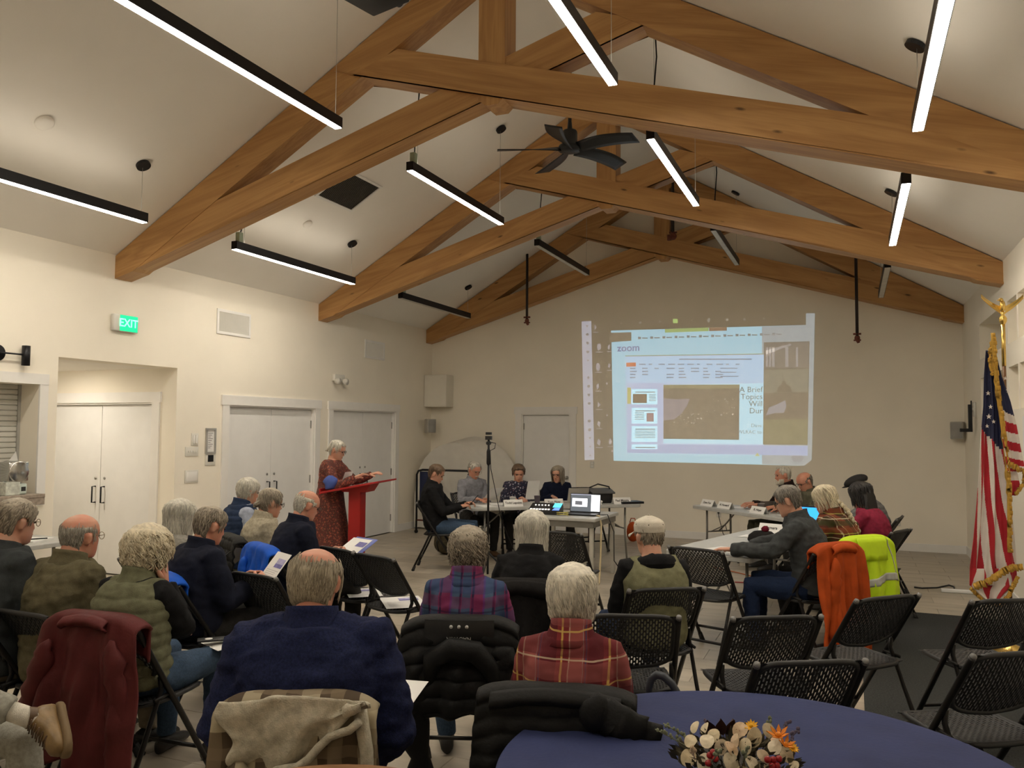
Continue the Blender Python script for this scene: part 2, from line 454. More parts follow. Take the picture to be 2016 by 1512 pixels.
def door_set(name, axis, c, a0, a1, zt, out, leaves=2, pulls=True, knob=None, deep=.05, hinge_sides=(0, 1)):
    """door in an opening a0..a1: leaves, jamb casing, hinges, pulls. out=+1/-1 room side along the thin axis"""
    def bx(mb, p0, p1, q0, q1, r0, r1):
        p0, p1 = min(p0, p1), max(p0, p1)
        return mb.box(p0, p1, q0, q1, r0, r1) if axis == 'X' else mb.box(q0, q1, p0, p1, r0, r1)
    root = struct(name, bx(bx(bx(MB(), c+out*.02, c-out*.001+0, a0-.115, a0, 0, zt), c+out*.02, c, a1, a1+.115, 0, zt), c+out*.026, c, a0-.135, a1+.135, zt, zt+.122), M_white, smooth=False)
    jm = bx(bx(bx(MB(), c, c-out*.12, a0, a0+.02, 0, zt), c, c-out*.12, a1-.02, a1, 0, zt), c, c-out*.12, a0+.02, a1-.02, zt-.02, zt)
    obj('jamb', jm, M_white, root, smooth=False)
    w = (a1-a0-.04)/leaves
    for k in range(leaves):
        s0 = a0+.02+k*w+.003; s1 = s0+w-.006
        lf = obj('door_leaf', bx(MB(), c-out*deep, c-out*(deep+.042), s0, s1, .008, zt-.024), M_door, root, bevel=.002, smooth=False)
        ha = s0+.0 if k == 0 else s1
        if leaves == 1: ha = s0 if hinge_sides[0] == 0 else s1
        for hz in (.25, 1.02, 1.8):
            obj('hinge', bx(MB(), c-out*(deep-.012), c-out*(deep+.001), ha-.012, ha+.012, hz-.055, hz+.055), M_steel, lf, smooth=False)
        if pulls:
            hc = (s1-.07) if k == 0 else (s0+.07)
            q = c-out*deep
            def PT(o_, a, z): return (q+out*o_, a, z) if axis == 'X' else (a, q+out*o_, z)
            obj('handle', MB().tube([PT(0, hc, .84), PT(.05, hc, .84), PT(.05, hc, 1.03), PT(0, hc, 1.03)], .009, 8), M_black, lf)
            obj('lock', MB().tube([PT(0, hc, 1.13), PT(.008, hc, 1.13)], .016, 12), M_steel, lf)
        if knob is not None:
            q = c-out*deep
            def PT(o_, a, z): return (q+out*o_, a, z) if axis == 'X' else (a, q+out*o_, z)
            obj('door_knob', MB().tube([PT(0, knob, .92), PT(.012, knob, .92)], .03, 14).tube([PT(.01, knob, .92), PT(.045, knob, .92), PT(.055, knob, .92), PT(.075, knob, .92), PT(.08, knob, .92)], [.012, .012, .028, .028, .01], 14), M_steel, lf)
    return root
door_set('door_1', 'Y', HY1, -9.24, -7.53, 2.035, -1)
door_set('door_2', 'X', XL, D2[0], D2[1], DZ, 1)
door_set('door_3', 'X', XL, D3[0], D3[1], DZ, 1)
door_set('door_4', 'Y', YB, D4[0], D4[1], 2.018, -1, leaves=1, pulls=False, knob=-4.55)
# closet backing behind the door gaps
struct('wall_closet', MB().box(XL-.32, XL-.28, 7.5, YB, 0, 2.6), M_wall, smooth=False)
struct('wall_behind_door', MB().box(-5.6, -4.2, YB+.2, YB+.24, 0, 2.4), M_wall, smooth=False)
struct('wall_hall_closet', MB().box(-10.4, -7.2, HY1+.125, HY1+.165, 0, 2.4), M_wall, smooth=False)

# ---- serving hatch with a roller shutter
w1 = struct('window_1', MB().box(XL, XL+.02, SW[1], SW[1]+.09, 1.0, SW[3]).box(XL, XL+.02, SW[0]-.09, SW[0], 1.0, SW[3]).box(XL, XL+.024, SW[0]-.09, SW[1]+.09, SW[3], SW[3]+.1), M_white, smooth=False)
M_shut = mat('shutter_aluminium', (.55, .54, .49), .5, metal=.1, var=.04)
nsl = 21
hz = (SW[3]-SW[2])/nsl
for k in range(nsl):
    z = SW[2]+k*hz
    obj('slat', MB().prism([(XL-.262, z+.002), (XL-.25, z+.01), (XL-.25, z+hz-.004), (XL-.262, z+hz)], SW[0]+.02, SW[1]-.025), M_shut, w1, smooth=False)
obj('guide_rail', MB().box(XL-.262, XL-.235, SW[1]-.028, SW[1], SW[2], SW[3]), mat('rail_grey', (.35, .34, .31), .5), w1, smooth=False)
obj('shutter_backing', MB().box(XL-.27, XL-.263, SW[0], SW[1], SW[2], SW[3]), M_shut, w1, smooth=False)
M_stone = mat('counter_laminate', (.33, .27, .22), .35, var=.25, scale=(30, 30, 30))
tag(obj('serving_counter', MB().box(XL-.26, XL+.18, SW[0]+.002, SW[1]-.03, 1.086, 1.12).box(XL+.022, XL+.175, SW[0]+.002, SW[1]-.03, 1.02, 1.0859), M_stone, bevel=.004, smooth=False), 'brown laminate serving counter under the roller shutter of the hatch', 'counter')

# ------------------------------------------------------------------ scissor trusses
TT = .22
def member(name, poly, y0, y1, parent, bevel=0):
    """poly in (x,z); built in a local frame along its first edge so the grain follows the timber"""
    p0 = Vector((poly[0][0], poly[0][1])); p1 = Vector((poly[1][0], poly[1][1]))
    d = (p1-p0).normalized(); n = Vector((-d.y, d.x))
    loc = [((Vector(p)-p0).dot(d), (Vector(p)-p0).dot(n)) for p in poly]
    mb = MB().prism(loc, 0, y1-y0)
    return obj(name, mb, M_wood, parent, loc=(p0.x, y0, p0.y), rot=(0, -atan2(d.y, d.x), 0), smooth=False, bevel=bevel, bseg=1)
def truss(y, label):
    t = thing('roof_truss', label, 'roof truss', (0, 0, 0))
    zr = lambda x: ZE-.012+SL*(min(x-XL, XR-x)); RD = .325
    zl = lambda x: 3.315+.30*(x-XL); zrr = lambda x: 3.315+.30*(XR-x); CD = .30
    # rafters
    member('rafter', [(XL, zr(XL)-.24), (XL+.25, zr(XL+.25)-RD+.0), (XC, zr(XC)-RD), (XC, zr(XC)), (XL, zr(XL))], y, y+TT, t)
    member('rafter', [(XR-.25, zr(XR-.25)-RD), (XR, zr(XR)-.24), (XR, zr(XR)), (XC, zr(XC)), (XC, zr(XC)-RD)], y, y+TT, t)
    # king post with a chamfered pendant end
    k = .125; zb = 4.545
    member('king_post', [(XC-k, zb+.06), (XC-k, ZR-.14), (XC+k, ZR-.14), (XC+k, zb+.06), (XC+k-.065, zb), (XC-k+.065, zb)], y-.012, y+TT+.012, t)
    # scissor chords: each climbs from one eave to the opposite rafter
    xe = -1.30
    member('chord', [(XL, zl(XL)), (xe+.1, zl(xe+.1)), (xe-.12, zr(xe)-RD+.14), (xe-.6, zl(xe-.6)+CD), (XL+1.2, zl(XL+1.2)+CD), (XL, zl(XL)+.02)], y+.006, y+TT-.006, t)
    xb = 2*XC-xe
    member('chord', [(xb-.1, zrr(xb-.1)), (XR, zrr(XR)), (XR, zrr(XR)+.02), (XR-1.2, zrr(XR-1.2)+CD), (xb+.6, zrr(xb+.6)+CD), (xb+.12, zr(xb)-RD+.14)], y-.02, y+TT+.02, t)
    return t
truss(6.371, 'nearest timber scissor truss, in front of the black ceiling fan')
truss(9.97, 'middle timber scissor truss, just behind the black ceiling fan')
truss(13.27, 'farthest timber scissor truss, set against the back wall above the projected image')

# ------------------------------------------------------------------ lamps
def strip_mat(name, s):
    m, nt, ln, b = new_mat(name)
    b.inputs['Base Color'].default_value = (.8, .78, .74, 1)
    b.inputs['Emission Color'].default_value = C4(LAMP_COL); b.inputs['Emission Strength'].default_value = s
    b.inputs['Roughness'].default_value = .4
    tc = N(nt, 'ShaderNodeTexCoord'); nz = sock(N(nt, 'ShaderNodeTexNoise'), Scale=2.)
    ln.new(tc.outputs['Object'], nz.inputs['Vector'])
    mr = N(nt, 'ShaderNodeMapRange'); mr.inputs['To Min'].default_value = s*.96; mr.inputs['To Max'].default_value = s*1.04
    ln.new(nz.outputs['Fac'], mr.inputs[0]); ln.new(mr.outputs[0], b.inputs['Emission Strength'])
    return m
M_lit = strip_mat('lit_diffuser', LAMP); M_up = strip_mat('lit_uplight', LAMP*.085)
M_off = mat('unlit_diffuser', (.55, .52, .46), .4)
M_cable = mat('steel_cable', (.5, .48, .44), .4, metal=.6)
M_conn = mat('clear_green_connector', (.30, .36, .26), .35, var=.3)
def linear_light(x, y0, y1, zb, lit, label, conn=True):
    t = thing('linear_light', label, 'ceiling light', (x, (y0+y1)/2, zb), 0, None)
    L = (y1-y0)/2; w, h = .036, .092
    mb = MB().box(-w, -w+.005, -L, L, 0.004, h).box(w-.005, w, -L, L, 0.004, h).box(-w, w, -L, -L+.006, .004, h).box(-w, w, L-.006, L, .004, h).box(-w+.005, w-.005, -L+.006, L-.006, h*.4, h*.62)
    obj('housing', mb, M_black, t, smooth=False)
    obj('diffuser', MB().box(-w+.006, w-.006, -L+.007, L-.007, .0, .012), M_lit if lit else M_off, t, smooth=False)
    if lit: obj('uplight_diffuser', MB().box(-w+.007, w-.007, -L+.1, L-.1, h-.02, h-.014), M_up, t, smooth=False)
    zc = ZE+SL*min(x-XL, XR-x)-zb
    sl = atan2(SL, 1) * (1 if x < XC else -1)
    for k, yy in enumerate((-L+.16, L-.05)):
        obj('suspension_cable', MB().tube([(0, yy, h), (0, yy, zc)], .0025, 5), M_cable, t)
        cm = MB().cyl((0, 0, -.03), .065, .028, 18)
        obj('canopy', cm, M_black, t, loc=(0, yy, zc-.002), rot=(0, -sl, 0), smooth=False)
    obj('power_cord', MB().tube([(0.008, -L+.16, zc-.02), (.03, -L+.13, zc*.7), (.012, -L+.09, zc*.4), (.01, -L+.08, h+.09)], .007, 6), M_black, t)
    if conn:
        obj('power_connector', MB().box(-.028, .028, -L+.05, -L+.11, h, h+.11), M_conn, t, bevel=.006)
    return t
LX = (-6.09, -3.955, -1.575, .42); LZ = (3.655, 4.265, 4.265, 3.655)
wh = ('leftmost row', 'second row from the left', 'third row from the left', 'rightmost row')
bays = ((3.25, 5.73, 'in front of the nearest truss', True), (6.93, 9.22, 'between the nearest and middle trusses', True), (10.45, 12.8, 'between the middle and farthest trusses', False))
for bi, (a, b, where, lit) in enumerate(bays):
    for i in range(4):
        linear_light(LX[i], a, b, LZ[i], lit, '%s black linear pendant light, %s, %s' % ('lit' if lit else 'unlit', wh[i], where), conn=bi > 0)
for i in (1, 2):
    linear_light(LX[i], -.35, 2.1, LZ[i], True, 'lit black linear pendant light nearest the viewer, %s' % wh[i], conn=False)
# hallway downlight
hl = thing('downlight', 'round recessed downlight in the hallway ceiling', 'ceiling light', (-8.55, 6.45, HZ))
obj('trim_ring', MB().lathe([(.09, -.001), (.11, -.004), (.11, -.012), (.085, -.012)], 24), M_white, hl)
obj('lamp_disc', MB().cyl((0, 0, -.019), .084, .006, 24), strip_mat('hall_lamp', 160.), hl)
# ------------------------------------------------------------------ where the survey of the room puts a thing
def _ray(px, py): return _f + _R*((px-1008)/_F) - _U*((py-756)/_F)
CAMP = Vector((0, 0, CAM_H))
def at_z(px, py, z):
    d = _ray(px, py); return CAMP + d*((z-CAM_H)/d.z)
def at_y(px, py, y):
    d = _ray(px, py); return CAMP + d*(y/d.y)
def at_x(px, py, x):
    d = _ray(px, py); return CAMP + d*(x/d.x)
def at_d(px, py, d): return CAMP + _ray(px, py)*d
RX = (pi/2, 0, 0)                 # lettering upright on the back wall
RL = (pi/2, 0, pi/2)              # lettering upright on the left wall
M_paper = mat('white_paper', (.80, .79, .77), .7, var=.02)
M_ink = mat('black_ink', (.03, .03, .03), .7)
M_purple = mat('purple_print', (.16, .15, .38), .7, var=.3, scale=(30, 30, 30))
M_lilac = mat('lilac_print', (.42, .40, .62), .7, var=.2, scale=(30, 30, 30))
M_offwhite = mat('offwhite_plastic', (.70, .68, .62), .45, var=.02)
M_glass = mat('clear_plastic', (.75, .8, .8), .1, trans=.85, var=.02)

# ---- left wall fittings
t = thing('exit_sign', 'green lit EXIT sign on the left wall above the hallway opening', 'exit sign', (XL+.001, 6.50, 2.85))
obj('sign_box', MB().box(0, .045, -.165, .165, -.09, .09), M_offwhite, t, bevel=.012)
M_eg = mat('green_sign_face', (.01, .30, .14), .3, emit=(.01, .80, .30), estr=.8)
obj('sign_face', MB().box(.045, .049, -.085, .145, -.084, .084), M_eg, t, smooth=False)
text('lettering', 'EXIT', .120, mat('green_glow', (.2, .9, .5), .3, emit=(.22, 1., .52), estr=1.25), t, (.0515, .024, 0), RL, bold=True)

def wall_grille(y0, y1, z0, z1, label, nb):
    t = thing('wall_grille', label, 'air vent', (XL, (y0+y1)/2, (z0+z1)/2))
    a, b = (y1-y0)/2, (z1-z0)/2; w = .035
    obj('frame', MB().box(.001, .014, -a, a, b-w, b).box(.001, .014, -a, a, -b, -b+w).box(.001, .014, -a, -a+w, -b+w, b-w).box(.001, .014, a-w, a, -b+w, b-w), M_white, t, bevel=.003, smooth=False)
    obj('duct_back', MB().box(.0005, .002, -a+w, a-w, -b+w, b-w), mat('duct_dark', (.09, .085, .08), .8), t, smooth=False)
    mb = MB()
    for k in range(nb):
        y = -a+w+(k+.5)*(2*(a-w))/nb
        mb.add([(.003, y-.004, -b+w), (.012, y+.004, -b+w), (.012, y+.004, b-w), (.003, y-.004, b-w), (.004, y-.006, -b+w), (.013, y+.002, -b+w), (.013, y+.002, b-w), (.004, y-.006, b-w)],
               [(0, 1, 2, 3), (7, 6, 5, 4), (0, 4, 5, 1), (3, 2, 6, 7), (1, 5, 6, 2), (0, 3, 7, 4)])
    obj('louvres', mb, M_offwhite, t, smooth=False)
wall_grille(7.89, 8.50, 2.90, 3.21, 'larger white air grille on the left wall between two trusses', 34)
wall_grille(11.21, 11.81, 2.875, 3.17, 'smaller white air grille on the left wall near the back corner', 30)

t = thing('emergency_light', 'small white twin-head emergency light above the third door', 'emergency light', (XL, 10.46, 2.50))
obj('body', MB().box(.001, .06, -.13, .13, -.045, .055), M_offwhite, t, bevel=.008)
for s in (-1, 1): obj('lamp_head', MB().tube([(.05, s*.10, -.05), (.12, s*.10, -.05)], [.04, .05], 14), M_offwhite, t)

def plate(name, label, cat, y, z, a, b, kind):
    t = thing(name, label, cat, (XL, y, z))
    obj('plate', MB().box(.0005, .009, -a, a, -b, b), M_offwhite, t, bevel=.003)
    if kind == 'switch':
        for k in range(4): obj('toggle', MB().box(.009, .018, -a+.05+k*(2*a-.1)/3-.006, -a+.05+k*(2*a-.1)/3+.006, -.012, .012), M_white, t, bevel=.002)
    if kind == 'remote':
        for k in (-1, 1): obj('rocker', MB().box(.009, .02, k*.02-.014, k*.02+.014, -.05, .05), M_white, t, bevel=.003)
    if kind == 'blank': obj('cover', MB().box(.009, .012, -a+.02, a-.02, -b+.02, b-.02), M_white, t, bevel=.001)
    if kind == 'thermo': obj('screen', MB().box(.009, .014, -.045, .045, -.03, .05), M_black, t, smooth=False)
    return t
plate('switch_holder', 'white twin rocker control on the left wall above the switch plate', 'switch', 7.577, 1.606, .055, .075, 'remote')
plate('light_switch', 'white four-toggle light switch plate right of the hallway opening', 'switch', 7.535, 1.465, .105, .055, 'switch')
plate('blank_plate', 'white blank cover plate low on the left wall by the hallway', 'wall plate', 7.54, 1.173, .105, .075, 'blank')
plate('thermostat', 'white thermostat with a dark screen under the framed notice', 'thermostat', 7.84, 1.365, .085, .075, 'thermo')
t = thing('framed_notice', 'small silver framed notice on the left wall beside the second door', 'notice', (XL, 7.835, 1.585))
obj('frame', MB().box(.0005, .018, -.085, .085, .13, .155).box(.0005, .018, -.085, .085, -.155, -.13).box(.0005, .018, -.085, -.06, -.13, .13).box(.0005, .018, .06, .085, -.13, .13), mat('silver_frame', (.45, .43, .40), .35, metal=.5), t, smooth=False)
nt_ = obj('notice_sheet', MB().box(.0005, .006, -.06, .06, -.13, .13), M_paper, t, smooth=False)
mb = MB()
for k in range(9): mb.box(.0062, .0068, -.04, .04-.02*(k % 3), .09-k*.022, .095-k*.022)
obj('print_lines', mb, M_ink, nt_, smooth=False)

t = thing('wall_sconce', 'black swing-arm wall sconce above the serving hatch', 'wall lamp', (XL, 5.10, 2.415))
obj('wall_plate', MB().tube([(.001, 0, 0), (.025, 0, 0)], .075, 24), M_black, t)
obj('arm', MB().tube([(.025, 0, 0), (.05, 0, 0), (.06, .03, 0), (.06, .22, 0)], .008, 8), M_black, t)
obj('lamp_shade', MB().lathe([(.03, .085), (.036, .085), (.036, -.10), (.03, -.10), (.03, .05)], 20, c=(.06, .25, 0)), M_black, t)

t = thing('wall_box', 'white painted box mounted high in the back left corner', 'cabinet', (-6.945, 13.345, 2.435))
obj('body', MB().box(-.225, .225, -.14, .15, -.29, .29), mat('wall_box_paint', (.76, .72, .63), .6, var=.03), t, bevel=.006, smooth=False)
obj('lid_seam', MB().box(-.215, .215, -.144, -.14, -.28, .28), mat('wall_box_door', (.79, .75, .66), .6, var=.02), t, bevel=.003, smooth=False)

def speaker(name, label, loc, rz):
    t = thing(name, label, 'loudspeaker', loc, rz)
    obj('cabinet', MB().box(-.085, .085, .0, .14, -.125, .125), mat('speaker_grey', (.42, .40, .36), .5), t, bevel=.015)
    obj('speaker_cloth', MB().box(-.072, .072, -.008, .0, -.11, .11), mat('speaker_cloth', (.34, .33, .31), .8, bump=.5, bscale=500), t, bevel=.006)
    obj('mounting_arm', MB().tube([(0, .13, 0), (0, .21, 0)], .016, 8), M_steel, t)
    return t
speaker('wall_speaker', 'small grey wall speaker under the white box in the corner', (XL+.23, 13.1, 1.80), radians(55))
speaker('wall_speaker', 'small grey wall speaker in the right corner beside the black bracket', (XR-.13, 13.27, 1.77), radians(-20))
t = thing('wall_bracket', 'black L-shaped bracket with a white arm on the right wall by the flag', 'bracket', (XR, 12.3, 1.95))
obj('upright', MB().box(-.09, -.045, -.03, .03, -.2, .16).box(-.06, -.045, -.02, .02, .16, .21), M_black, t, smooth=False)
obj('foot_plate', MB().box(-.19, -.09, -.03, .03, -.2, -.155), M_black, t, smooth=False)
obj('mounting_arm', MB().tube([(-.045, 0, .1), (-.0, 0, .1)], .03, 10).box(-.03, -.001, -.05, .05, .0, .19), M_offwhite, t)
def outlet(label, p, axis):
    t = thing('wall_outlet', label, 'outlet', p, 0 if axis == 'Y' else pi/2)
    obj('plate', MB().box(-.036, .036, -.008, -.0005, -.058, .058), M_offwhite, t, bevel=.002)
    for s in (-1, 1):
        obj('socket', MB().box(-.017, .017, -.011, -.008, s*.024-.014, s*.024+.014), M_white, t, bevel=.002)
outlet('white wall outlet low on the back wall behind the right panel', (.616, YB, .413), 'Y')
outlet('small white wall plate below the left end of the projected image', (-4.08, YB, 1.155), 'Y')
t = outlet('white wall outlet with a black plug behind the right panel table', (-1.98, YB, .42), 'Y')
tag(obj('plug', MB().tube([(-1.98, YB-.012, .44), (-1.98, YB-.05, .44)], [.018, .014], 8).tube([(-1.98, YB-.05, .44), (-1.96, YB-.09, .36), (-1.90, YB-.1, .12), (-1.8, YB-.12, .012), (-1.6, YB-.2, .012)], .006, 6), M_blackp), 'black power plug and cord hanging at the back wall outlet', 'cord')

# ---- ceiling things
def on_ceil(x, y, d=0.): return (x, y, ZE+SL*min(x-XL, XR-x)-d)
CS = atan2(SL, 1)
t = thing('ceiling_grille', 'large square return air grille on the left ceiling slope', 'air vent', on_ceil(-5.475, 8.168, .002)); t.rotation_euler = (0, -CS, 0)
a, b, w = .26, .375, .03
obj('frame', MB().box(-a, a, -b, -b+w, -.014, 0).box(-a, a, b-w, b, -.014, 0).box(-a, -a+w, -b+w, b-w, -.014, 0).box(a-w, a, -b+w, b-w, -.014, 0), M_white, t, smooth=False)
obj('duct_back', MB().box(-a+w, a-w, -b+w, b-w, -.003, -.001), mat('duct_black', (.02, .018, .017), .8), t, smooth=False)
for k in range(26):
    y = -b+w+(k+.5)*(2*(b-w))/26
    obj('slat', MB().add([(-a+w, y-.007, -.012), (a-w, y-.007, -.012), (a-w, y+.003, -.004), (-a+w, y+.003, -.004), (-a+w, y-.005, -.013), (a-w, y-.005, -.013), (a-w, y+.005, -.005), (-a+w, y+.005, -.005)],
        [(0, 1, 2, 3), (7, 6, 5, 4), (0, 4, 5, 1), (2, 6, 7, 3), (0, 3, 7, 4), (1, 5, 6, 2)]), mat('grille_slat', (.36, .33, .29), .5) if k == 0 else bpy.data.materials['grille_slat'], t, smooth=False)
def disc(name, label, cat, x, y, r, h, m):
    o = obj(name, MB().lathe([(r*.3, -h), (r*.8, -h), (r, -h*.6), (r, -.001)], 24), m)
    o.location = on_ceil(x, y); o.rotation_euler = (0, -CS if x < XC else CS, 0)
    return tag(o, label, cat)
disc('smoke_detector', 'larger white round detector on the ceiling at left, before the nearest truss', 'smoke detector', -6.05, 4.63, .075, .03, M_ceil)
disc('smoke_detector', 'small white sprinkler cover on the ceiling at left, close to the top', 'smoke detector', at_z(270, 48, 4.75).x, at_z(270, 48, 4.75).y, .05, .01, M_ceil)
disc('smoke_detector', 'white round detector on the ceiling below the square grille', 'smoke detector', -6.06, 8.16, .06, .025, M_ceil)
disc('smoke_detector', 'small white sprinkler cover on the ceiling right of the square grille', 'smoke detector', -5.03, 8.09, .04, .012, M_ceil)

fan = thing('ceiling_fan', 'black five-blade ceiling fan hanging from the ridge', 'ceiling fan', (XC, 8.5, 4.86))
M_fan = mat('fan_black', (.012, .013, .015), .4, var=.1)
obj('down_rod', MB().tube([(0, 0, .16), (0, 0, 1.19)], .020, 12), M_fan, fan)
obj('canopy', MB().lathe([(.02, 1.10), (.075, 1.15), (.08, 1.22)], 20), M_fan, fan)
obj('motor', MB().lathe([(.02, .30), (.03, .20), (.075, .19), (.085, .17), (.085, .04), (.12, .02), (.13, -.005), (.125, -.035), (.06, -.05), (.01, -.052)], 28), M_fan, fan)
for k in range(5):
    a = radians(-20+72*k-22.4)
    def bl(u, v):
        r = .10+u*.70; wd = .05+.055*sin(min(1, u*1.25)*pi*.55)-.012*u
        x = (v-.5)*2*wd + .07*sin(u*pi)*.6
        z = -.01 + .02*u - .05*u*u + (v-.5)*(.075-.03*u)
        return (x, r, z)
    mb = MB().grid(bl, 12, 4)
    n0 = len(mb.v)
    mb.add([(p[0], p[1], p[2]-.009) for p in mb.v], [tuple(reversed(q)) for q in mb.f])
    W = 5; nu, nv = 12, 4
    edge = [i for i in range(13)] + [(j*13+12) for j in range(1, 5)] + [4*13+i for i in range(11, -1, -1)] + [j*13 for j in range(3, 0, -1)]
    mb.f += [(edge[i], edge[(i+1) % len(edge)], edge[(i+1) % len(edge)]+n0, edge[i]+n0) for i in range(len(edge))]; mb.mi += [0]*len(edge)
    obj('blade', mb, M_fan, fan, rot=(0, 0, -a))

pj = at_d(741, 2, 5.4)
t = thing('projector', 'black projector hung from the ceiling at the top, beside a rafter', 'projector', pj, radians(-14))
obj('body', MB().box(-.17, .17, -.14, .14, -.0, .11), M_blackp, t, bevel=.012)
obj('lens', MB().tube([(.05, .13, .055), (.05, .17, .055)], .04, 16), M_black, t)
obj('pole', MB().tube([(0, 0, .11), (0, 0, on_ceil(pj.x, pj.y)[2]-pj.z-.03)], .02, 10), M_black, t)
M_rust = mat('rust_red_metal', (.14, .035, .02), .6, var=.3, scale=(40, 40, 40))
for (x, zb, where) in ((-5.13, 3.61, 'left of the projected image'), (.10, 3.12, 'right of the projected image')):
    t = thing('ceiling_pipe', 'dark hanging pipe with a rusty end clamp, %s' % where, 'pipe', (x, 13.1, zb))
    obj('pipe', MB().tube([(0, 0, .02), (0, 0, on_ceil(x, 13)[2]-zb)], .022, 10), mat('dark_bronze', (.035, .025, .022), .5, metal=.4) if x < 0 else bpy.data.materials['dark_bronze'], t)
    obj('clamp', MB().sph((0, 0, 0), (.04, .03, .05), 10, 6).box(-.055, .055, -.02, .02, .05, .075).box(-.05, .05, -.02, .02, -.04, -.02).tube([(.0, 0, -.02), (.02, 0, -.07)], [.03, .02], 8), M_rust, t)
t = thing('ceiling_pipe', 'dark hanging pipe with a rusty clamp before the farthest king post', 'pipe', (-2.57, 12.9, 4.82))
obj('pipe', MB().tube([(0, 0, .02), (0, 0, on_ceil(-2.57, 13)[2]-4.82)], .022, 10).tube([(-.03, 0, .02), (-.03, 0, .8)], .006, 6), bpy.data.materials['dark_bronze'], t)
obj('clamp', MB().sph((0, 0, 0), (.06, .04, .06), 10, 6).box(-.09, -.03, -.02, .02, -.06, .03).box(-.06, .06, -.02, .02, .05, .07), M_rust, t)

# ---- the projected picture: a thin lit image lying on the back wall
PROJ = 1.0
_pm = {}
def lit_mat(col, k):
    key = (col, round(k, 3))
    if key not in _pm:
        _pm[key] = mat('projected_light', (.88, .82, .705), .8, var=.03, emit=col, estr=k*PROJ)
    return _pm[key]
img = thing('projected_image', 'projected computer screen image on the back wall', 'projection', (-2.4, YB, 2.4))
def wq(pts, layer):
    q = [at_y(px, py, YB-.002-.0008*layer) for px, py in pts]
    return [(p.x+2.4, p.y-YB, p.z-2.4) for p in q]
def pq(name, pts, layer, col, k, par=None):
    mb = MB().add(wq(pts, layer), [tuple(range(len(pts)))])
    return obj(name, mb, lit_mat(col, k), par or img, smooth=False)
def rect(x0, y0, x1, y1, sk=0.): return [(x0, y0+sk), (x1, y0), (x1, y1), (x0, y1+sk)]
def plines(name, boxes, layer, col, k):
    mb = MB(); ri = random.Random(len(boxes))
    for b in boxes:
        if name in ('desktop_icons', 'share_controls', 'side_icons', 'photo_lights', 'toolbar_icons'):
            cx, cy, hw, hh = (b[0]+b[2])/2, (b[1]+b[3])/2, (b[2]-b[0])/2, (b[3]-b[1])/2
            n = ri.choice((3, 4, 5, 8)); a0 = ri.uniform(0, 6)
            mb.add(wq([(cx+hw*cos(a0-2*pi*j/n)*ri.uniform(.6, 1.05), cy+hh*sin(a0-2*pi*j/n)*ri.uniform(.6, 1.05)) for j in range(n)], layer), [tuple(range(n))])
            if hh > 5: mb.add(wq(rect(b[0]-1, b[3]+1.5, b[2]+3, b[3]+2.8), layer), [(0, 1, 2, 3)])
        else: mb.add(wq(rect(*b), layer), [(0, 1, 2, 3)])
    return obj(name, mb, lit_mat(col, k), img, smooth=False, kind='stuff')
CY = (.30, .62, .80); PW = (.40, .52, .82); LV = (.46, .50, .66); GR = (.36, .42, .42); GN = (.36, .62, .14); OR = (.55, .12, .03); UN = (.5, .42, .3)
pq('side_toolbar', [(1145, 633), (1164, 632), (1170, 905), (1151, 906)], 0, LV, .30)
pq('window_page', [(1203, 651), (1587, 640), (1587, 617), (1604, 617), (1598, 905), (1583, 917), (1208, 907), (1204, 674)], 0, CY, .42)
pq('right_margin', [(1500, 643), (1587, 640), (1587, 617), (1604, 617), (1598, 905), (1583, 917), (1500, 914)], 1, (.34, .44, .52), .30)
pq('unlit_step', [(1200, 655), (1243, 654), (1243, 671), (1200, 674)], 1, UN, .05)
pq('green_tab', [(1309, 648), (1395, 645), (1395, 652), (1309, 655)], 1, GN, .26)
pq('orange_tab', [(1396, 645), (1431, 644), (1431, 651), (1396, 652)], 1, (.5, .2, .1), .12)
pq('slide_window', [(1232, 701), (1504, 697), (1504, 880), (1234, 884)], 2, PW, .40)
pq('window_edge', [(1231, 700), (1504, 696), (1504, 697.6), (1231, 701.6)], 3, (.45, .55, .2), .18)
pq('ribbon', [(1233, 703), (1504, 699), (1504, 752), (1234, 754)], 3, (.36, .60, .86), .44)
pq('ribbon_button', [(1233, 714), (1252, 713.5), (1252, 721.5), (1233, 722)], 4, OR, .42)
pq('slide_page', [(1306, 757), (1504, 754), (1504, 875), (1306, 873)], 3, (.40, .74, .92), .46)
pq('status_bar', [(1234, 874), (1590, 878), (1590, 897), (1234, 892)], 4, (.36, .50, .86), .34)
pq('slide_photo', [(1306, 757.5), (1456, 757), (1455, 866), (1306, 864)], 4, UN, .05)
pq('photo_sky', [(1307, 758), (1456, 757.5), (1456, 764), (1380, 766), (1340, 764), (1307, 765)], 5, (.5, .5, .22), .12)
pq('photo_water', [(1306, 784), (1330, 786), (1358, 785), (1352, 800), (1340, 816), (1327, 826), (1306, 828)], 5, (.46, .42, .6), .14)
rr = random.Random(3)
plines('photo_lights', [(x, y, x+rr.uniform(1.5, 5), y+rr.uniform(1.5, 4)) for x, y in [(rr.uniform(1325, 1380), rr.uniform(812, 834)) for _ in range(24)] + [(rr.uniform(1385, 1450), rr.uniform(783, 815)) for _ in range(18)]], 6, (.6, .55, .5), .3)
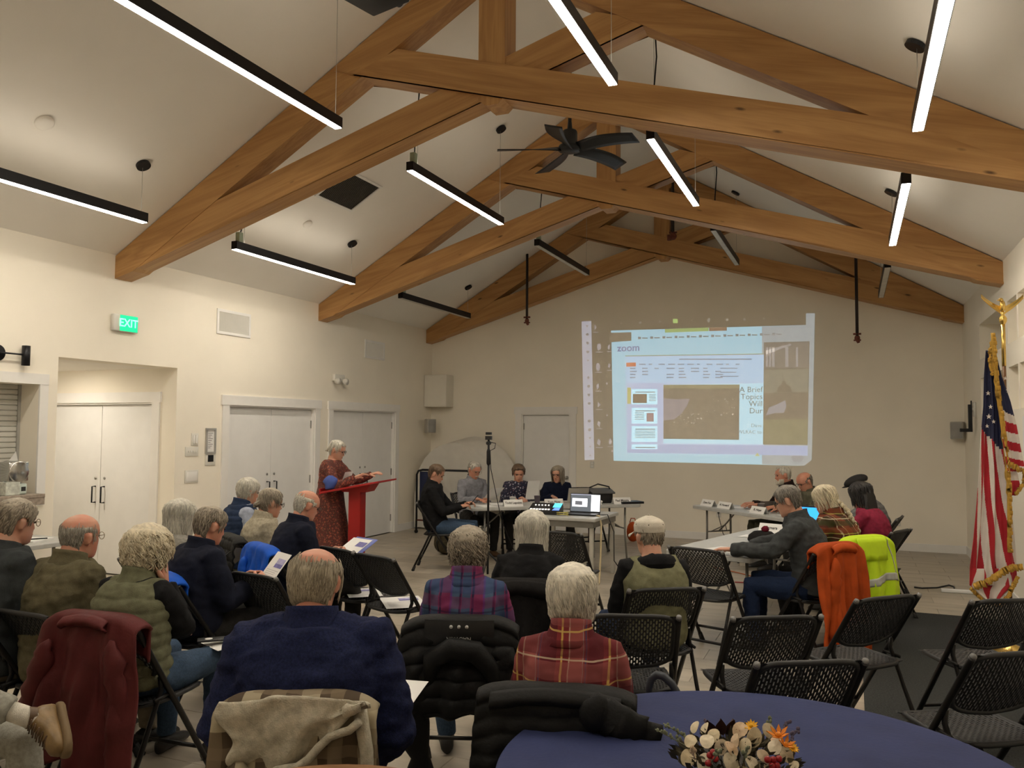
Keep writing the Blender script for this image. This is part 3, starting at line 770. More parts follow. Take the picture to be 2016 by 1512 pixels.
for i, (a, b) in enumerate(((766, 796), (803, 834), (839, 870), (875, 884))):
    th = pq('slide_thumbnail', rect(1243.5, a, 1294, b), 3 if i < 3 else 5, (.42, .80, .98), .52)
    plines('thumbnail_print', [(1251, a+5, 1290, a+7)] + ([(1272+6, a+10+3*k, 1291, a+11.4+3*k) for k in range(5)] if i == 0 else [(1250, a+9+3.2*k, 1268 if i == 1 else 1290, a+10.4+3.2*k) for k in range(5 if i < 3 else 0)]), 6, (.2, .3, .45), .2)
pq('thumbnail_photo', rect(1246, 775.5, 1273.5, 793.5), 4, (.5, .25, .1), .05)
pq('thumbnail_photo', rect(1273, 813, 1287, 830), 4, (.55, .28, .4), .16)
pq('yellow_marker', rect(1235, 763, 1242, 795), 4, (.6, .6, .15), .30)
pq('video_column', [(1504, 674), (1594, 672), (1590, 876), (1502, 875)], 5, (.5, .45, .3), .03)
pq('video_pane', [(1505, 675), (1594, 673), (1593, 724), (1504, 726)], 6, (.5, .48, .5), .07)
for (x, w) in ((1508, 4), (1514, 4), (1520, 5), (1546, 6), (1567, 4)): pq('video_column_shape', [(x, 684), (x+w, 683), (x+w, 722), (x, 722)], 7, (.5, .5, .55), .2)
pq('video_porch_roof', [(1508, 690), (1555, 677), (1560, 679), (1508, 698)], 7, (.5, .5, .55), .2)
pq('video_pane', [(1504, 728), (1592, 726), (1591, 772), (1503, 774)], 6, (.45, .5, .4), .10)
pq('video_person', [(1530, 772), (1532, 762), (1538, 757), (1540, 750), (1546, 750), (1548, 757), (1556, 762), (1559, 772)], 7, (.5, .4, .3), .02)
pq('video_pane', [(1503, 776), (1591, 774), (1591, 823), (1503, 824)], 6, (.5, .4, .3), .04)
pq('video_glow', [(1508, 818), (1514, 802), (1530, 796), (1546, 788), (1548, 800), (1543, 813), (1526, 813)], 7, (.4, .42, .55), .2)
pq('video_pane', [(1503, 826), (1590, 825), (1590, 875), (1502, 874)], 6, (.5, .55, .2), .08)
M_pt = lit_mat((.16, .2, .4), .12)
def ptext(s, size, px, py, layer, m, align='RIGHT', bold=False):
    p = at_y(px, py, YB-.002-.0008*layer)
    return text('lettering', s, size, m, img, (p.x+2.4, p.y-YB-.0003, p.z-2.4), RX, align, .0002, bold)
ptext('zoom', .17, 1215, 686, 2, lit_mat((.12, .14, .6), .22), 'LEFT', True)
for s, y in (('A Brief', 767), ('Topics', 781), ('Will', 795), ('Dur', 809)): ptext(s, .125, 1501.5, y, 5, lit_mat((.1, .12, .16), .05))
ptext('Dave', .08, 1500, 838, 5, lit_mat((.2, .22, .26), .2)); ptext('WLRAC to', .08, 1500, 851, 5, lit_mat((.2, .22, .26), .2))
plines('ribbon_print', [(1240+k*24, 724+6*j, 1240+k*24+rr.uniform(9, 17), 726.5+6*j) for k in range(8) for j in range(4) if rr.random() < .85] + [(1418, 724+8*j, 1455+rr.uniform(-8, 6), 726+8*j) for j in range(3)] + [(1258+k*19, 716, 1258+k*19+rr.uniform(6, 15), 718.5) for k in range(11)] + [(1337, 706, 1480, 708.5)], 5, (.2, .3, .5), .28)
plines('toolbar_print', [(1256+k*24, 663-k*.7, 1262+k*24, 668-k*.7) for k in range(12)] + [(1264+k*24, 664.5-k*.7, 1275+k*24, 667-k*.7) for k in range(12)], 3, (.2, .26, .35), .2)
plines('side_icons', [(1152+k*.42, 638+k*17, 1160+k*.42, 645+k*17) for k in range(16) if k not in (5, 10)], 2, (.3, .3, .35), .14)
plines('desktop_icons', [(1173, 674, 1184, 691), (1196, 677, 1202, 690), (1172, 713, 1182, 731), (1196, 713, 1203, 727), (1173, 753, 1181, 768), (1174, 788, 1183, 804), (1175, 826, 1183, 842), (1174, 862, 1184, 879), (1192, 752, 1197, 758), (1193, 815, 1197, 820), (1169, 636, 1175, 652), (1197, 862, 1206, 877), (1203, 885, 1208, 891)], 1, (.5, .48, .58), .22)
plines('share_controls', [(1219, 634, 1227, 639), (1257, 632, 1264, 639), (1295, 629, 1303, 637), (1359, 627, 1365, 634), (1391, 625, 1399, 635), (1428, 625, 1436, 634), (1463, 625, 1469, 632), (1501, 623, 1507, 631)], 1, (.5, .5, .45), .18)
pq('green_share_icon', rect(1325, 628, 1334, 636), 1, GN, .4)
pq('status_icon', [(1486, 898), (1491, 891), (1496, 898)], 6, (.6, .6, .2), .3)
pq('corner_logo', [(1557, 900), (1562, 896), (1578, 896), (1583, 900), (1578, 909), (1562, 909)], 2, (.3, .38, .5), .22)

# ---- covered rack in the corner, and the folding cart before it
M_sheet = mat('white_cover_cloth', (.66, .63, .57), .85, var=.04, bump=.15, bscale=30)
def dome(u, v):
    a = pi*(u*1.24-.12); R = .84
    cx, cz = -6.36, .70
    rx, rz = R, .86
    k = v
    dy = .10+.34*min(1, k*1.1)
    x = cx + cos(pi-a)*rx*(1-.10*(1-k)) + .22*k; z = cz + sin(a)*rz*(1-.06*(1-k)) + .05*k
    if z < .62: x = cx + .22*k + (-1 if cos(pi-a) < 0 else 1)*rx*(1-.10*(1-k))
    y = 12.72 + dy
    n = .012*fbm((x*2, y*3, z*2), 1.5)
    return (max(x, XL+.03)+n, min(y, YB-.05), max(z, .03)+n)
mb = MB().grid(dome, 40, 8)
front = [mb.v[i] for i in range(41)]
def frontf(u, v):
    i = int(round(u*40)); p = front[i]
    c = Vector((-6.36, 12.80, .55)); q = c.lerp(p, v)
    return (q.x, q.y+.05*(1-v)+.018*sin(atan2(q.z-.5, q.x+6.36)*14)*v*(1-v*.6), q.z)
mb.grid(frontf, 40, 10)
cov = thing('covered_rack', 'arched rack under a white cloth cover in the back left corner', 'covered rack', (0, 0, 0))
co = obj('cover', mb, M_sheet, cov); 
obj('skirt', MB().grid(lambda u, v: (-7.11+u*1.45, 12.79+.012*sin(u*40), .03+.62*v), 30, 4), M_sheet, cov)
ct = thing('folding_cart', 'black framed navy folding cart standing before the covered rack', 'cart', (-6.28, 12.25, 0))
M_navyp = mat('navy_panel', (.012, .018, .06), .6)
obj('frame', MB().tube([(-.49, 0, .03), (-.49, 0, .98), (-.46, 0, 1.04), (-.38, 0, 1.06), (.45, 0, 1.06), (.48, 0, 1.03), (.49, 0, .96), (.49, 0, .03)], .018, 8), M_black, ct)
obj('panel', MB().box(-.45, -.26, .02, .05, .42, 1.03), M_navyp, ct, bevel=.01)
obj('lower_rail', MB().tube([(-.49, 0, .22), (.49, 0, .22)], .014, 8), M_rust, ct)
for s in (-.49, .49): obj('caster', MB().tube([(s, -.012, .032), (s, .012, .032)], .03, 12), M_black, ct)

# ---- folding tables
M_ttop = mat('grey_table_plastic', (.46, .46, .44), .45, var=.05, scale=(20, 20, 20), bump=.05, bscale=200)
M_tleg = mat('grey_table_steel', (.24, .23, .21), .4, metal=.6)
def folding_table(label, c, rz, L, W, h=.74, m=M_ttop, legm=M_tleg, rad=.05):
    t = thing('folding_table', label, 'table', (c[0], c[1], 0), rz)
    def rr(s0):
        pts = []
        for (sx, sy, a0) in ((1, 1, 0), (-1, 1, 90), (-1, -1, 180), (1, -1, 270)):
            for k in range(5):
                a = radians(a0+k*22.5); pts.append((sx*(L/2-rad)+cos(a)*(rad+s0), sy*(W/2-rad)+sin(a)*(rad+s0)))
        return pts
    prof = [(-.012, h-.045), (0, h-.04), (0, h-.008), (-.008, h)]
    rings = [[(p[0], p[1], z) for p in rr(s0)] for s0, z in prof]
    n = len(rings[0]); vs = [p for r in rings for p in r]
    fs = [(i*n+j, i*n+(j+1) % n, (i+1)*n+(j+1) % n, (i+1)*n+j) for i in range(3) for j in range(n)] + [tuple(range(n-1, -1, -1)), tuple(range(3*n, 4*n))]
    obj('tabletop', MB().add(vs, fs), m, t, smooth=False)
    for sx in (-1, 1):
        xl = sx*(L/2-.20)
        for sy in (-1, 1):
            y = sy*(W/2-.09)
            obj('leg', MB().tube([(xl, y*.92, h-.045), (xl, y*.92, .34), (xl, y*.95, .25), (xl+sx*.0, y*1.12, .0)], .014, 8), legm, t)
        obj('crossbar', MB().tube([(xl, -(W/2-.09)*.92, .40), (xl, (W/2-.09)*.92, .40)], .010, 8), legm, t)
        obj('brace', MB().tube([(xl, 0, .40), (xl-sx*.16, 0, .52), (xl-sx*.36, 0, h-.05)], .010, 8).tube([(xl, -.13, .40), (xl-sx*.14, 0, .50), (xl, .13, .40)], .007, 6), legm, t)
    return t
# panel tables: left one behind the lectern, far and near ones at right
def seg(p, q): 
    d = Vector((q[0]-p[0], q[1]-p[1])); return d.length, atan2(d.y, d.x)
Lp0 = Vector((-4.52, 9.60)); Lu = Vector((.766, .643)); Ln = Vector((-.643, .766))
LC = Lp0 + Lu*1.22 + Ln*.37
LTR = atan2(.643, .766)
folding_table('long grey folding table of the left panel with name cards and papers', LC, LTR, 2.40, .74)
Ru = Vector((.715, -.70)).normalized(); Rn = Vector((.70, .715)).normalized()
Rp0 = Vector((-2.02, 11.30)); RC = Rp0 + Ru*1.1 + Rn*.30; RTR = atan2(Ru.y, Ru.x)
folding_table('far grey folding table of the right panel, before the back wall', RC, RTR, 2.20, .60)
Np = Vector((-1.12, 6.92)); Nu = Vector((.27, .963)); NC = Np + Nu*1.22; NTR = atan2(Nu.y, Nu.x)
folding_table('near grey folding table of the right panel with a knitted hat on it', NC, NTR, 2.44, .76)
t = folding_table('grey folding table at the left wall beyond the man in charcoal', (-6.80, 4.72), radians(88), 1.5, .68, .74)
M_brownleg = M_black
# square table with the mixer and the laptop
SQ = Vector((-3.13, 9.50))
t = thing('square_table', 'square grey table carrying the sound mixer and laptop', 'table', (SQ.x, SQ.y, 0), -.04)
obj('tabletop', MB().box(-.45, .45, -.45, .45, .70, .74), M_ttop, t, bevel=.01, smooth=False)
obj('apron', MB().box(-.42, .42, -.42, -.40, .63, .70).box(-.42, .42, .40, .42, .63, .70).box(-.42, -.40, -.40, .40, .63, .70).box(.40, .42, -.40, .40, .63, .70), M_tleg, t, smooth=False)
M_alu = mat('pale_aluminium', (.5, .48, .43), .4, metal=.3)
for sx in (-1, 1):
    for sy in (-1, 1): obj('leg', MB().box(sx*.39-.022, sx*.39+.022, sy*.39-.022, sy*.39+.022, 0, .63), M_alu, t, bevel=.004, smooth=False)

def sheet(label, p, rz, w=.216, d=.279, cat='paper', name='paper_sheet', pic=True, tilt=(0, 0), m=None, group=None):
    t = thing(name, label, cat, p, rz); t.rotation_euler = (tilt[0], tilt[1], rz)
    def g(u, v): return ((u-.5)*w, (v-.5)*d, .001+.004*(u-.5)**2+.003*sin(v*3))
    mb = MB().grid(g, 4, 4); n0 = len(mb.v)
    mb.add([(p_[0], p_[1], p_[2]-.0008) for p_ in mb.v], [tuple(reversed(q)) for q in mb.f])
    obj('sheet', mb, m or M_paper, t)
    if pic:
        obj('printed_picture', MB().box(-.02, w*.42, d*.12, d*.34, .0042, .0047), M_lilac, t, smooth=False)
        obj('printed_band', MB().box(-.02, w*.42, d*.10, d*.20, .0048, .0052), M_purple, t, smooth=False)
        mb = MB()
        for k in range(9): mb.box(-w*.40, w*.40-(.03 if k % 3 else 0), d*.02-k*d*.048-.0015, d*.02-k*d*.048+.0015, .0045, .0049)
        obj('printed_lines', mb, bpy.data.materials.get('grey_print') or mat('grey_print', (.45, .45, .45), .8), t, smooth=False)
    return t
def name_card(label, p, rz, s):
    t = thing('name_card', label, 'name card', p, rz)
    obj('card', MB().prism([(-.13, 0), (-.1295, 0), (.13, 0)], 0, .0005).add([(-.13, -.045, 0), (.13, -.045, 0), (.13, 0, .085), (-.13, 0, .085), (-.13, .045, 0), (.13, .045, 0)], [(0, 1, 2, 3), (3, 2, 5, 4)]), M_paper, t, smooth=False)
    text('lettering', s, .042, M_ink, t, (0, -.0235, .045), (radians(62), 0, 0), bold=True)
    return t
def on_left(a, b, z=.7405): q = Lp0 + Lu*a + Ln*b; return (q.x, q.y, z)
def on_right(a, b, z=.7405): q = Rp0 + Ru*a + Rn*b; return (q.x, q.y, z)
def on_near(a, b, z=.7405):
    q = Np + Nu*a + Vector((Nu.y, -Nu.x))*b; return (q.x, q.y, z)
for a, s, lab in ((.60, 'Todd Lapoint', 'in front of the man in the grey shirt'), (1.17, 'Tom Piper', 'before the woman in the flowered blouse'), (1.72, 'James Conn', 'beside the crumpled tissues'), (2.16, 'Paul Moore', 'before the empty chair')):
    name_card('white name card on the left panel, %s' % lab, on_left(a, .10), LTR, s)
for a, s, lab in ((.22, 'Dave Fox', 'at the far left end'), (.58, 'Al Howard', 'second from the left end')):
    name_card('white name card on the far right panel table, %s' % lab, on_right(a, .12), RTR, s)
name_card('white name card with red print on the near right panel table', on_near(1.75, -.10), radians(-20), 'Tamara')
name_card('white name card at the right end of the far panel table', on_right(1.25, .10), RTR, 'R. Hope')
def cup(label, p, r, h, m):
    return tag(obj('cup', MB().lathe([(r*.72, 0), (r*.75, .002), (r, h), (r*1.06, h), (r*1.03, h-.006), (r*.95, h-.004), (r*.7, .006)], 18), m, loc=p), label, 'cup')
cup('white paper cup beside the first name card of the left panel', on_left(.68, .36), .042, .10, M_paper)
cup('clear plastic cup of dark drink on the left panel table', on_left(.98, .22), .042, .12, mat('dark_drink', (.12, .10, .13), .15))
cup('clear plastic cup beside the black chair draped with a jacket', on_left(2.12, .42), .042, .12, M_glass)
cup('clear plastic cup at the right end of the far right panel table', on_right(1.15, .22), .04, .11, mat('grey_cup', (.32, .3, .3), .2))
sheet('loose white papers at the left end of the left panel table', on_left(.25, .18), LTR+.3, pic=False)
sheet('stack of white papers in front of the man in the grey shirt', on_left(.50, .44), LTR-.2, pic=False)
for i, (a, b, r_) in enumerate(((.55, .42, .1), (.95, .35, .5), (1.6, .30, -.2))):
    sheet('white papers on the far right panel table, %s' % ('nearest its left end', 'in the middle beside an open folder', 'before the bearded man')[i], on_right(a, b), RTR+r_, pic=False)
tag(obj('open_folder', MB().add([(-.15, 0, .003), (.0, 0, .003), (0, .24, .003), (-.15, .24, .003), (.10, 0, .13), (.10, .24, .13)], [(0, 1, 2, 3), (1, 4, 5, 2)]), mat('grey_folder', (.22, .21, .2), .6), loc=on_right(1.0, .25), rot=(0, 0, RTR), smooth=False), 'grey folder standing open on the far right panel table', 'folder')
tis = thing('tissue', 'crumpled white tissues lying on the third name card', 'tissue', on_left(1.76, .16))
for k in range(3):
    mb = MB().sph((0, 0, 0), (.035, .03, .028), 10, 8); 
    mb.v = [p*(1+.45*fbm(p+Vector((k, 0, 0)), 40)) for p in mb.v]
    obj('crumple', mb, M_paper, tis, loc=(-.08+.09*k, .02*(k % 2), .03))
tag(obj('closed_binder', MB().box(-.16, .16, -.11, .11, 0, .03), M_black, loc=on_left(2.30, .12), rot=(0, 0, LTR), bevel=.004, smooth=False), 'black binder at the right end of the left panel table', 'binder')
# bag on the left panel table
t = thing('camera_bag', 'black and grey camera bag open on the left panel table behind the laptop', 'bag', on_left(1.93, .30), LTR)
mb = MB().box(-.16, .16, -.1, .1, 0, .16); obj('body', mb, M_blackp, t, bevel=.03)
obj('flap', MB().box(-.17, .17, -.1, .1, .16, .185), mat('bag_grey', (.10, .10, .10), .7), t, bevel=.012, rot=(radians(16), 0, 0))
obj('strap', MB().tube([(-.16, 0, .12), (-.2, -.02, .2), (-.05, -.04, .26), (.12, -.03, .22), (.16, 0, .14)], .01, 6), M_black, t)
# laptop, mixer on the square table
def on_sq(x, y, z=.7405):
    c, s = cos(-.04), sin(-.04); return (SQ.x+c*x-s*y, SQ.y+s*x+c*y, z)
def laptop(label, p, rz, m_body, screen, w=.33, ang=100):
    t = thing('laptop', label, 'laptop', p, rz)
    obj('keyboard_base', MB().box(-w/2, w/2, -.115, .115, .002, .018), m_body, t, bevel=.004, smooth=False)
    lid = obj('screen_lid', MB().box(-w/2, w/2, -.004, .004, 0, .225), m_body, t, loc=(0, .115, .018), rot=(radians(-(ang-90)), 0, 0), bevel=.003, smooth=False)
    k = 0
    for (x0, x1, z0, z1, col, es) in screen:
        obj('screen', MB().box(-w/2+.008+x0*(w-.016), -w/2+.008+x1*(w-.016), -.0052-.0006*k, -.0042, .012+z0*.205, .012+z1*.205), mat('screen_glow', (.02, .02, .02), .2, emit=col, estr=es), lid, smooth=False)
        k += 1
    return t
laptop('open laptop with a bright meeting screen on the square table', on_sq(.17, -.10), .0, M_black,
       [(0, 1, 0, 1, (.10, .11, .12), 1.), (.70, 1., .03, .97, (1, .97, .95), 1.5), (.05, .57, .27, .75, (1, .98, .97), 1.5), (.15, .40, .37, .60, (.12, .12, .13), 1.), (0, .7, .95, 1, (.5, .5, .6), .6)], w=.38, ang=98)
mx = thing('sound_mixer', 'black sound mixer with lit pads beside the laptop', 'mixer', on_sq(-.26, -.18), .1)
obj('body', MB().prism([(-.19, 0), (.19, 0), (.19, .05), (-.19, .05)], -.12, .10).add([(-.19, -.12, .05), (.19, -.12, .05), (.19, .10, .12), (-.19, .10, .12), (-.19, .10, .05), (.19, .10, .05)], [(0, 1, 2, 3), (3, 2, 5, 4), (0, 3, 4), (1, 5, 2)]), M_blackp, mx, smooth=False)
M_pad = mat('lit_pad', (.7, .7, .65), .4, emit=(1, .95, .85), estr=1.2); M_teal = mat('teal_screen', (.05, .3, .4), .3, emit=(.1, .75, .85), estr=1.2); M_blu = mat('blue_screen', (.05, .1, .4), .3, emit=(.15, .3, .9), estr=1.)
for k in range(7): obj('pad', MB().box(-.17+.036*k, -.148+.036*k, -.10, -.075, .056, .068), M_pad, mx, smooth=False)
for k in range(5): obj('pad', MB().box(-.14+.04*k, -.124+.04*k, .02, .036, .096, .106), M_pad, mx, smooth=False)
obj('display', MB().add([(.09, -.03, .082), (.185, -.03, .082), (.185, .09, .121), (.09, .09, .121)], [(0, 1, 2, 3)]), M_teal, mx, smooth=False)
obj('display', MB().add([(.10, -.11, .056), (.185, -.11, .056), (.185, -.04, .079), (.12, -.04, .079)], [(0, 1, 2, 3)]), M_blu, mx, smooth=False)
tag(obj('coiled_cable', MB().tube([on_sq(.0+.07*cos(a*.6), -.30+.05*sin(a*.6), .746+.002*a) for a in range(22)], .005, 6), mat('yellow_cable', (.5, .45, .12), .5)), 'yellow cable coiled on the square table before the laptop', 'cable')
tag(obj('silver_laptop', MB().box(-.15, .15, -.1, .1, 0, .015).add([(-.15, .1, .015), (.15, .1, .015), (.15, .16, .21), (-.15, .16, .21), (-.15, .108, .015), (.15, .108, .015), (.15, .168, .21), (-.15, .168, .21)], [(0, 1, 2, 3), (7, 6, 5, 4), (0, 3, 7, 4), (1, 5, 6, 2), (3, 2, 6, 7)]), M_alu, loc=on_left(1.60, .42), rot=(0, 0, LTR+pi), smooth=False), 'silver laptop open before the woman in navy', 'laptop')
# cables off the square table
for i, (pts, r, m, lab) in enumerate((
    ([on_sq(.30, -.10), on_sq(.42, -.2, .75), on_sq(.475, -.3, .66), on_sq(.48, -.34, .3), on_sq(.50, -.45, .02), on_sq(.42, -.8, .012), on_sq(.5, -1.0, .012), on_sq(.55, -.7, .012)], .011, mat('beige_cable', (.52, .42, .25), .5), 'thick beige cable bundle dropping off the right edge of the square table'),
    ([on_sq(.36, -.02), on_sq(.46, -.02, .75), on_sq(.53, 0, .55), on_sq(.50, .1, .2), on_sq(.6, .2, .015)], .006, M_blackp, 'thin black cable hanging behind the beige cable bundle'),
    ([on_sq(.40, -.35, .5), on_sq(.41, -.37, .3), on_sq(.28, -.5, .12), on_sq(.22, -.7, .012), on_sq(.36, -.86, .012), on_sq(.40, -.7, .012), on_sq(.30, -.6, .012)], .007, mat('black_rubber', (.015, .015, .015), .6), 'black cable looping to the floor under the square table'),
    )):
    tag(obj('cable', MB().tube([Vector(p) for p in pts], r, 8), m), lab, 'cable')
bt = thing('water_bottle', 'clear plastic water bottle on the floor by the square table leg', 'bottle', (on_sq(.44, -.95)[0], on_sq(.44, -.95)[1], 0))
obj('bottle_body', MB().lathe([(.03, .001), (.036, .01), (.036, .14), (.03, .17), (.014, .20), (.014, .215)], 16), M_glass, bt)
obj('cap', MB().lathe([(.016, .215), (.016, .235)], 12), M_paper, bt)
tag(obj('orange_lead', MB().tube([on_sq(.42, -.95, .012), on_sq(.46, -1.0, .012), on_sq(.55, -.98, .012), on_sq(.5, -.9, .012), on_sq(.62, -.85, .012)], .007, 6), mat('orange_cord', (.45, .10, .02), .5)), 'orange cord lying on the floor by the water bottle', 'cord')

# ---- lectern with its papers
lec = Vector((-5.45, 8.41)); LRZ = radians(10)
t = thing('lectern', 'red lectern with a single post and sloping top', 'lectern', (lec.x, lec.y, 0), LRZ)
M_red = mat('red_paint', (.38, .016, .016), .38, var=.1, scale=(3, 3, 3))
obj('post', MB().box(-.075, .075, -.085, .085, .03, 1.02), M_red, t, bevel=.006, smooth=False)
obj('base', MB().box(-.24, .24, -.2, .2, 0, .035), M_red, t, bevel=.006, smooth=False)
obj('bracket', MB().prism([(-.12, 1.0), (.16, 1.0), (.24, 1.12), (-.20, 1.04)], -.14, .14), M_red, t, smooth=False)
obj('reading_top', MB().prism([(-.33, .985), (.38, 1.125), (.38, 1.145), (-.33, 1.01)], -.30, .30).prism([(-.35, .98), (-.33, .98), (-.33, 1.045), (-.35, 1.045)], -.30, .30), M_red, t, bevel=.003, smooth=False)
q = Matrix.Rotation(LRZ, 3, 'Z')
def lpt(x, y, z): v = q @ Vector((x, y, 0)); return (lec.x+v.x, lec.y+v.y, z)
sheet('white pages lying open on the red lectern', lpt(-.02, .02, 1.075), LRZ, .30, .28, pic=False, tilt=(0, radians(-11)))
sheet('white page lifted by the speaker at the red lectern', lpt(-.12, -.05, 1.14), LRZ, .20, .24, pic=False, tilt=(radians(0), radians(-68)))
mb = MB().sph((0, 0, .075), (.085, .06, .085), 16, 12); mb.v = [p+Vector((1, .6, .8))*.022*mnoise.noise(p*16) for p in mb.v]; mb.v = [Vector((p.x, p.y, max(.0, p.z))) for p in mb.v]
tag(obj('blue_bundle', mb, mat('blue_cloth_bag', (.05, .09, .33), .7), loc=lpt(-.24, -.24, 1.035)), 'blue cloth bundle at the near edge of the red lectern', 'bundle')

# ---- camera stand among the panel
st = at_z(960, 1137, 0)
t = thing('camera_stand', 'tall black pole stand with a small camera on top', 'stand', st)
hh = at_d(958, 856, (st-CAMP).dot(_f)).z
obj('pole', MB().tube([(0, 0, .04), (0, 0, hh-.05)], .013, 10), M_black, t)
obj('grip', MB().tube([(0, 0, hh-.36), (0, 0, hh-.34), (0, 0, hh-.20), (0, 0, hh-.17)], [.016, .024, .024, .016], 12), M_black, t)
obj('camera', MB().box(-.035, .035, -.025, .025, hh-.06, hh-.015).tube([(0, -.03, hh-.1), (0, .03, hh-.1)], .022, 10).box(-.032, .032, -.02, .02, hh-.0, hh+.03), M_blackp, t, smooth=False)
obj('cable_loop', MB().tube([(.02, 0, hh-.09), (.09, 0, hh-.1), (.08, 0, hh-.16), (.02, 0, hh-.19), (.03, .0, hh-.4), (.15, .05, hh-1.0), (.3, .3, .1)], .005, 6), M_black, t)
for k in range(3):
    a = radians(40+120*k); obj('leg', MB().tube([(0, 0, .30), (cos(a)*.28, sin(a)*.28, .012)], .010, 8), M_black, t)

# ---- flag
fb = at_z(1992, 1289, 0); 
fl = thing('flag', 'American flag with gold fringe on a pole by the right wall', 'flag', fb)
M_gold = mat('polished_brass', (.75, .52, .16), .25, metal=.95, var=.1); M_pole = mat('flagpole_wood', (.16, .075, .03), .4, var=.2, scale=(30, 30, 2)); M_fr = mat('gold_fringe', (.62, .36, .06), .8, var=.3, scale=(200, 200, 8), bump=.5, bscale=300)
M_fred = mat('flag_red', (.42, .012, .025), .6, bump=.1); M_fwh = mat('flag_white', (.72, .66, .62), .6, bump=.1); M_fnv = mat('flag_navy', (.012, .016, .06), .6, bump=.1)
fd = (fb-CAMP).dot(_f)
PT = at_d(1961, 655, fd-.02).z; lean = at_d(1961, 655, fd)-fb
obj('base', MB().lathe([(.2, .001), (.2, .02), (.12, .05), (.03, .08), (.02, .16)], 28), M_gold, fl)
obj('pole', MB().tube([(0, 0, .03), (0, 0, PT+.02)], .014, 12), M_pole, fl)
obj('pole_sleeve', MB().tube([(0, 0, PT-.25), (0, 0, PT+.10)], .016, 12), M_gold, fl)
eg = obj('eagle', MB().lathe([(.012, PT+.08), (.028, PT+.11), (.03, PT+.135), (.012, PT+.165), (.026, PT+.18), (.01, PT+.19)], 16).sph((0, 0, PT+.235), (.022, .022, .05), 10, 8).sph((-.012, -.012, PT+.285), (.018, .014, .016), 8, 6).tube([(-.02, -.02, PT+.285), (-.045, -.045, PT+.275)], [.008, .002], 6), M_gold, fl)
for s in (-1, 1):
    def wg(u, v): return (s*(.02+.15*u)*_R.x+.0, s*(.02+.15*u)*_R.y + (.01-.02*v), PT+.235+.06*u+.035*u*u-.06*v*(1-.55*u)+.012*sin(v*12)*u)
    mb = MB().grid(wg, 8, 5); n0 = len(mb.v)
    mb.add([(p.x, p.y+.006, p.z) for p in mb.v], [tuple(reversed(qq)) for qq in mb.f])
    obj('wing', mb, M_gold, eg)
# two hanging folds of cloth; local axes: e = along the picture's right, n = toward the viewer
E_ = Vector((_R.x, _R.y, 0)).normalized(); NN = Vector((E_.y, -E_.x, 0))
def fpt(e, n, z): return E_*e + NN*n + Vector((0, 0, z))
ZT = PT-.17
def px_e(px, py): p = at_d(px, py, fd); return (p-fb).dot(E_), p.z
def fold(keys, u, t, ph, amp):
    """keys: rows (py, left px, right px) of the cloth outline"""
    k = t*(len(keys)-1); i = min(int(k), len(keys)-2); w = k-i
    a, b = keys[i], keys[i+1]
    py = a[0]*(1-w)+b[0]*w; l = a[1]*(1-w)+b[1]*w; r = a[2]*(1-w)+b[2]*w
    sag = keys[0][3] if len(keys[0]) > 3 else 0
    e, z = px_e(l+(r-l)*u, py)
    dep = amp*(.25+.75*t)*(sin(u*ph*pi+t*1.5)+.4*sin(u*ph*2.3*pi+1+2*t))
    return fpt(e, .05+.02*t+dep, z)
MAIN = [(688, 1952, 1966), (740, 1946, 1974), (800, 1942, 1982), (860, 1934, 1986), (930, 1928, 1988), (1000, 1920, 1993), (1060, 1912, 1997), (1115, 1903, 1999), (1150, 1901, 1998)]
SIDE = [(690, 1958, 1966), (740, 1962, 1976), (790, 1964, 1991), (840, 1968, 2001), (880, 1972, 2006), (915, 1976, 2011), (928, 1978, 2011)]
def cloth(name, keys, ph, amp, nu, nv, pick, off=0.):
    mb = MB().grid(lambda u, v: fold(keys, u, v, ph, amp) + NN*off, nu, nv)
    mb.mi = [pick((i % nu+.5)/nu, (i//nu+.5)/nv) for i in range(nu*nv)]
    o = obj(name, mb, None, fl)
    for m in (M_fred, M_fwh, M_fnv): o.data.materials.append(m)
    md = o.modifiers.new('thick', 'SOLIDIFY'); md.thickness = .004
    return o
def pick_main(u, t):
    if t < .34+.10*(u): return 2
    s = u*6.5 + (1-t)*4.2 - (.9 if u < .2 else 0) + .6*sin(u*3)
    return int(s) % 2
def pick_side(u, t):
    if t < .37+.06*u: return 2
    return (int((t-.37-.04*u)*13)+1) % 2
cloth('flag_cloth', MAIN, 5, .022, 170, 110, pick_main)
cloth('flag_cloth', SIDE, 2, .02, 50, 130, pick_side, off=.04)
LOW = [(1118, 1906, 1996), (1150, 1902, 1994), (1176, 1930, 1962)]
cloth('flag_cloth', LOW, 3, .02, 110, 30, lambda u, t: int(u*4.2+.4+t) % 2, off=.02)
CRN = [(925, 1979, 2003), (960, 1984, 2008), (975, 1988, 1996)]
cloth('flag_cloth', CRN, 2, .012, 18, 10, lambda u, t: 1 if t < .35 else 0, off=.02)
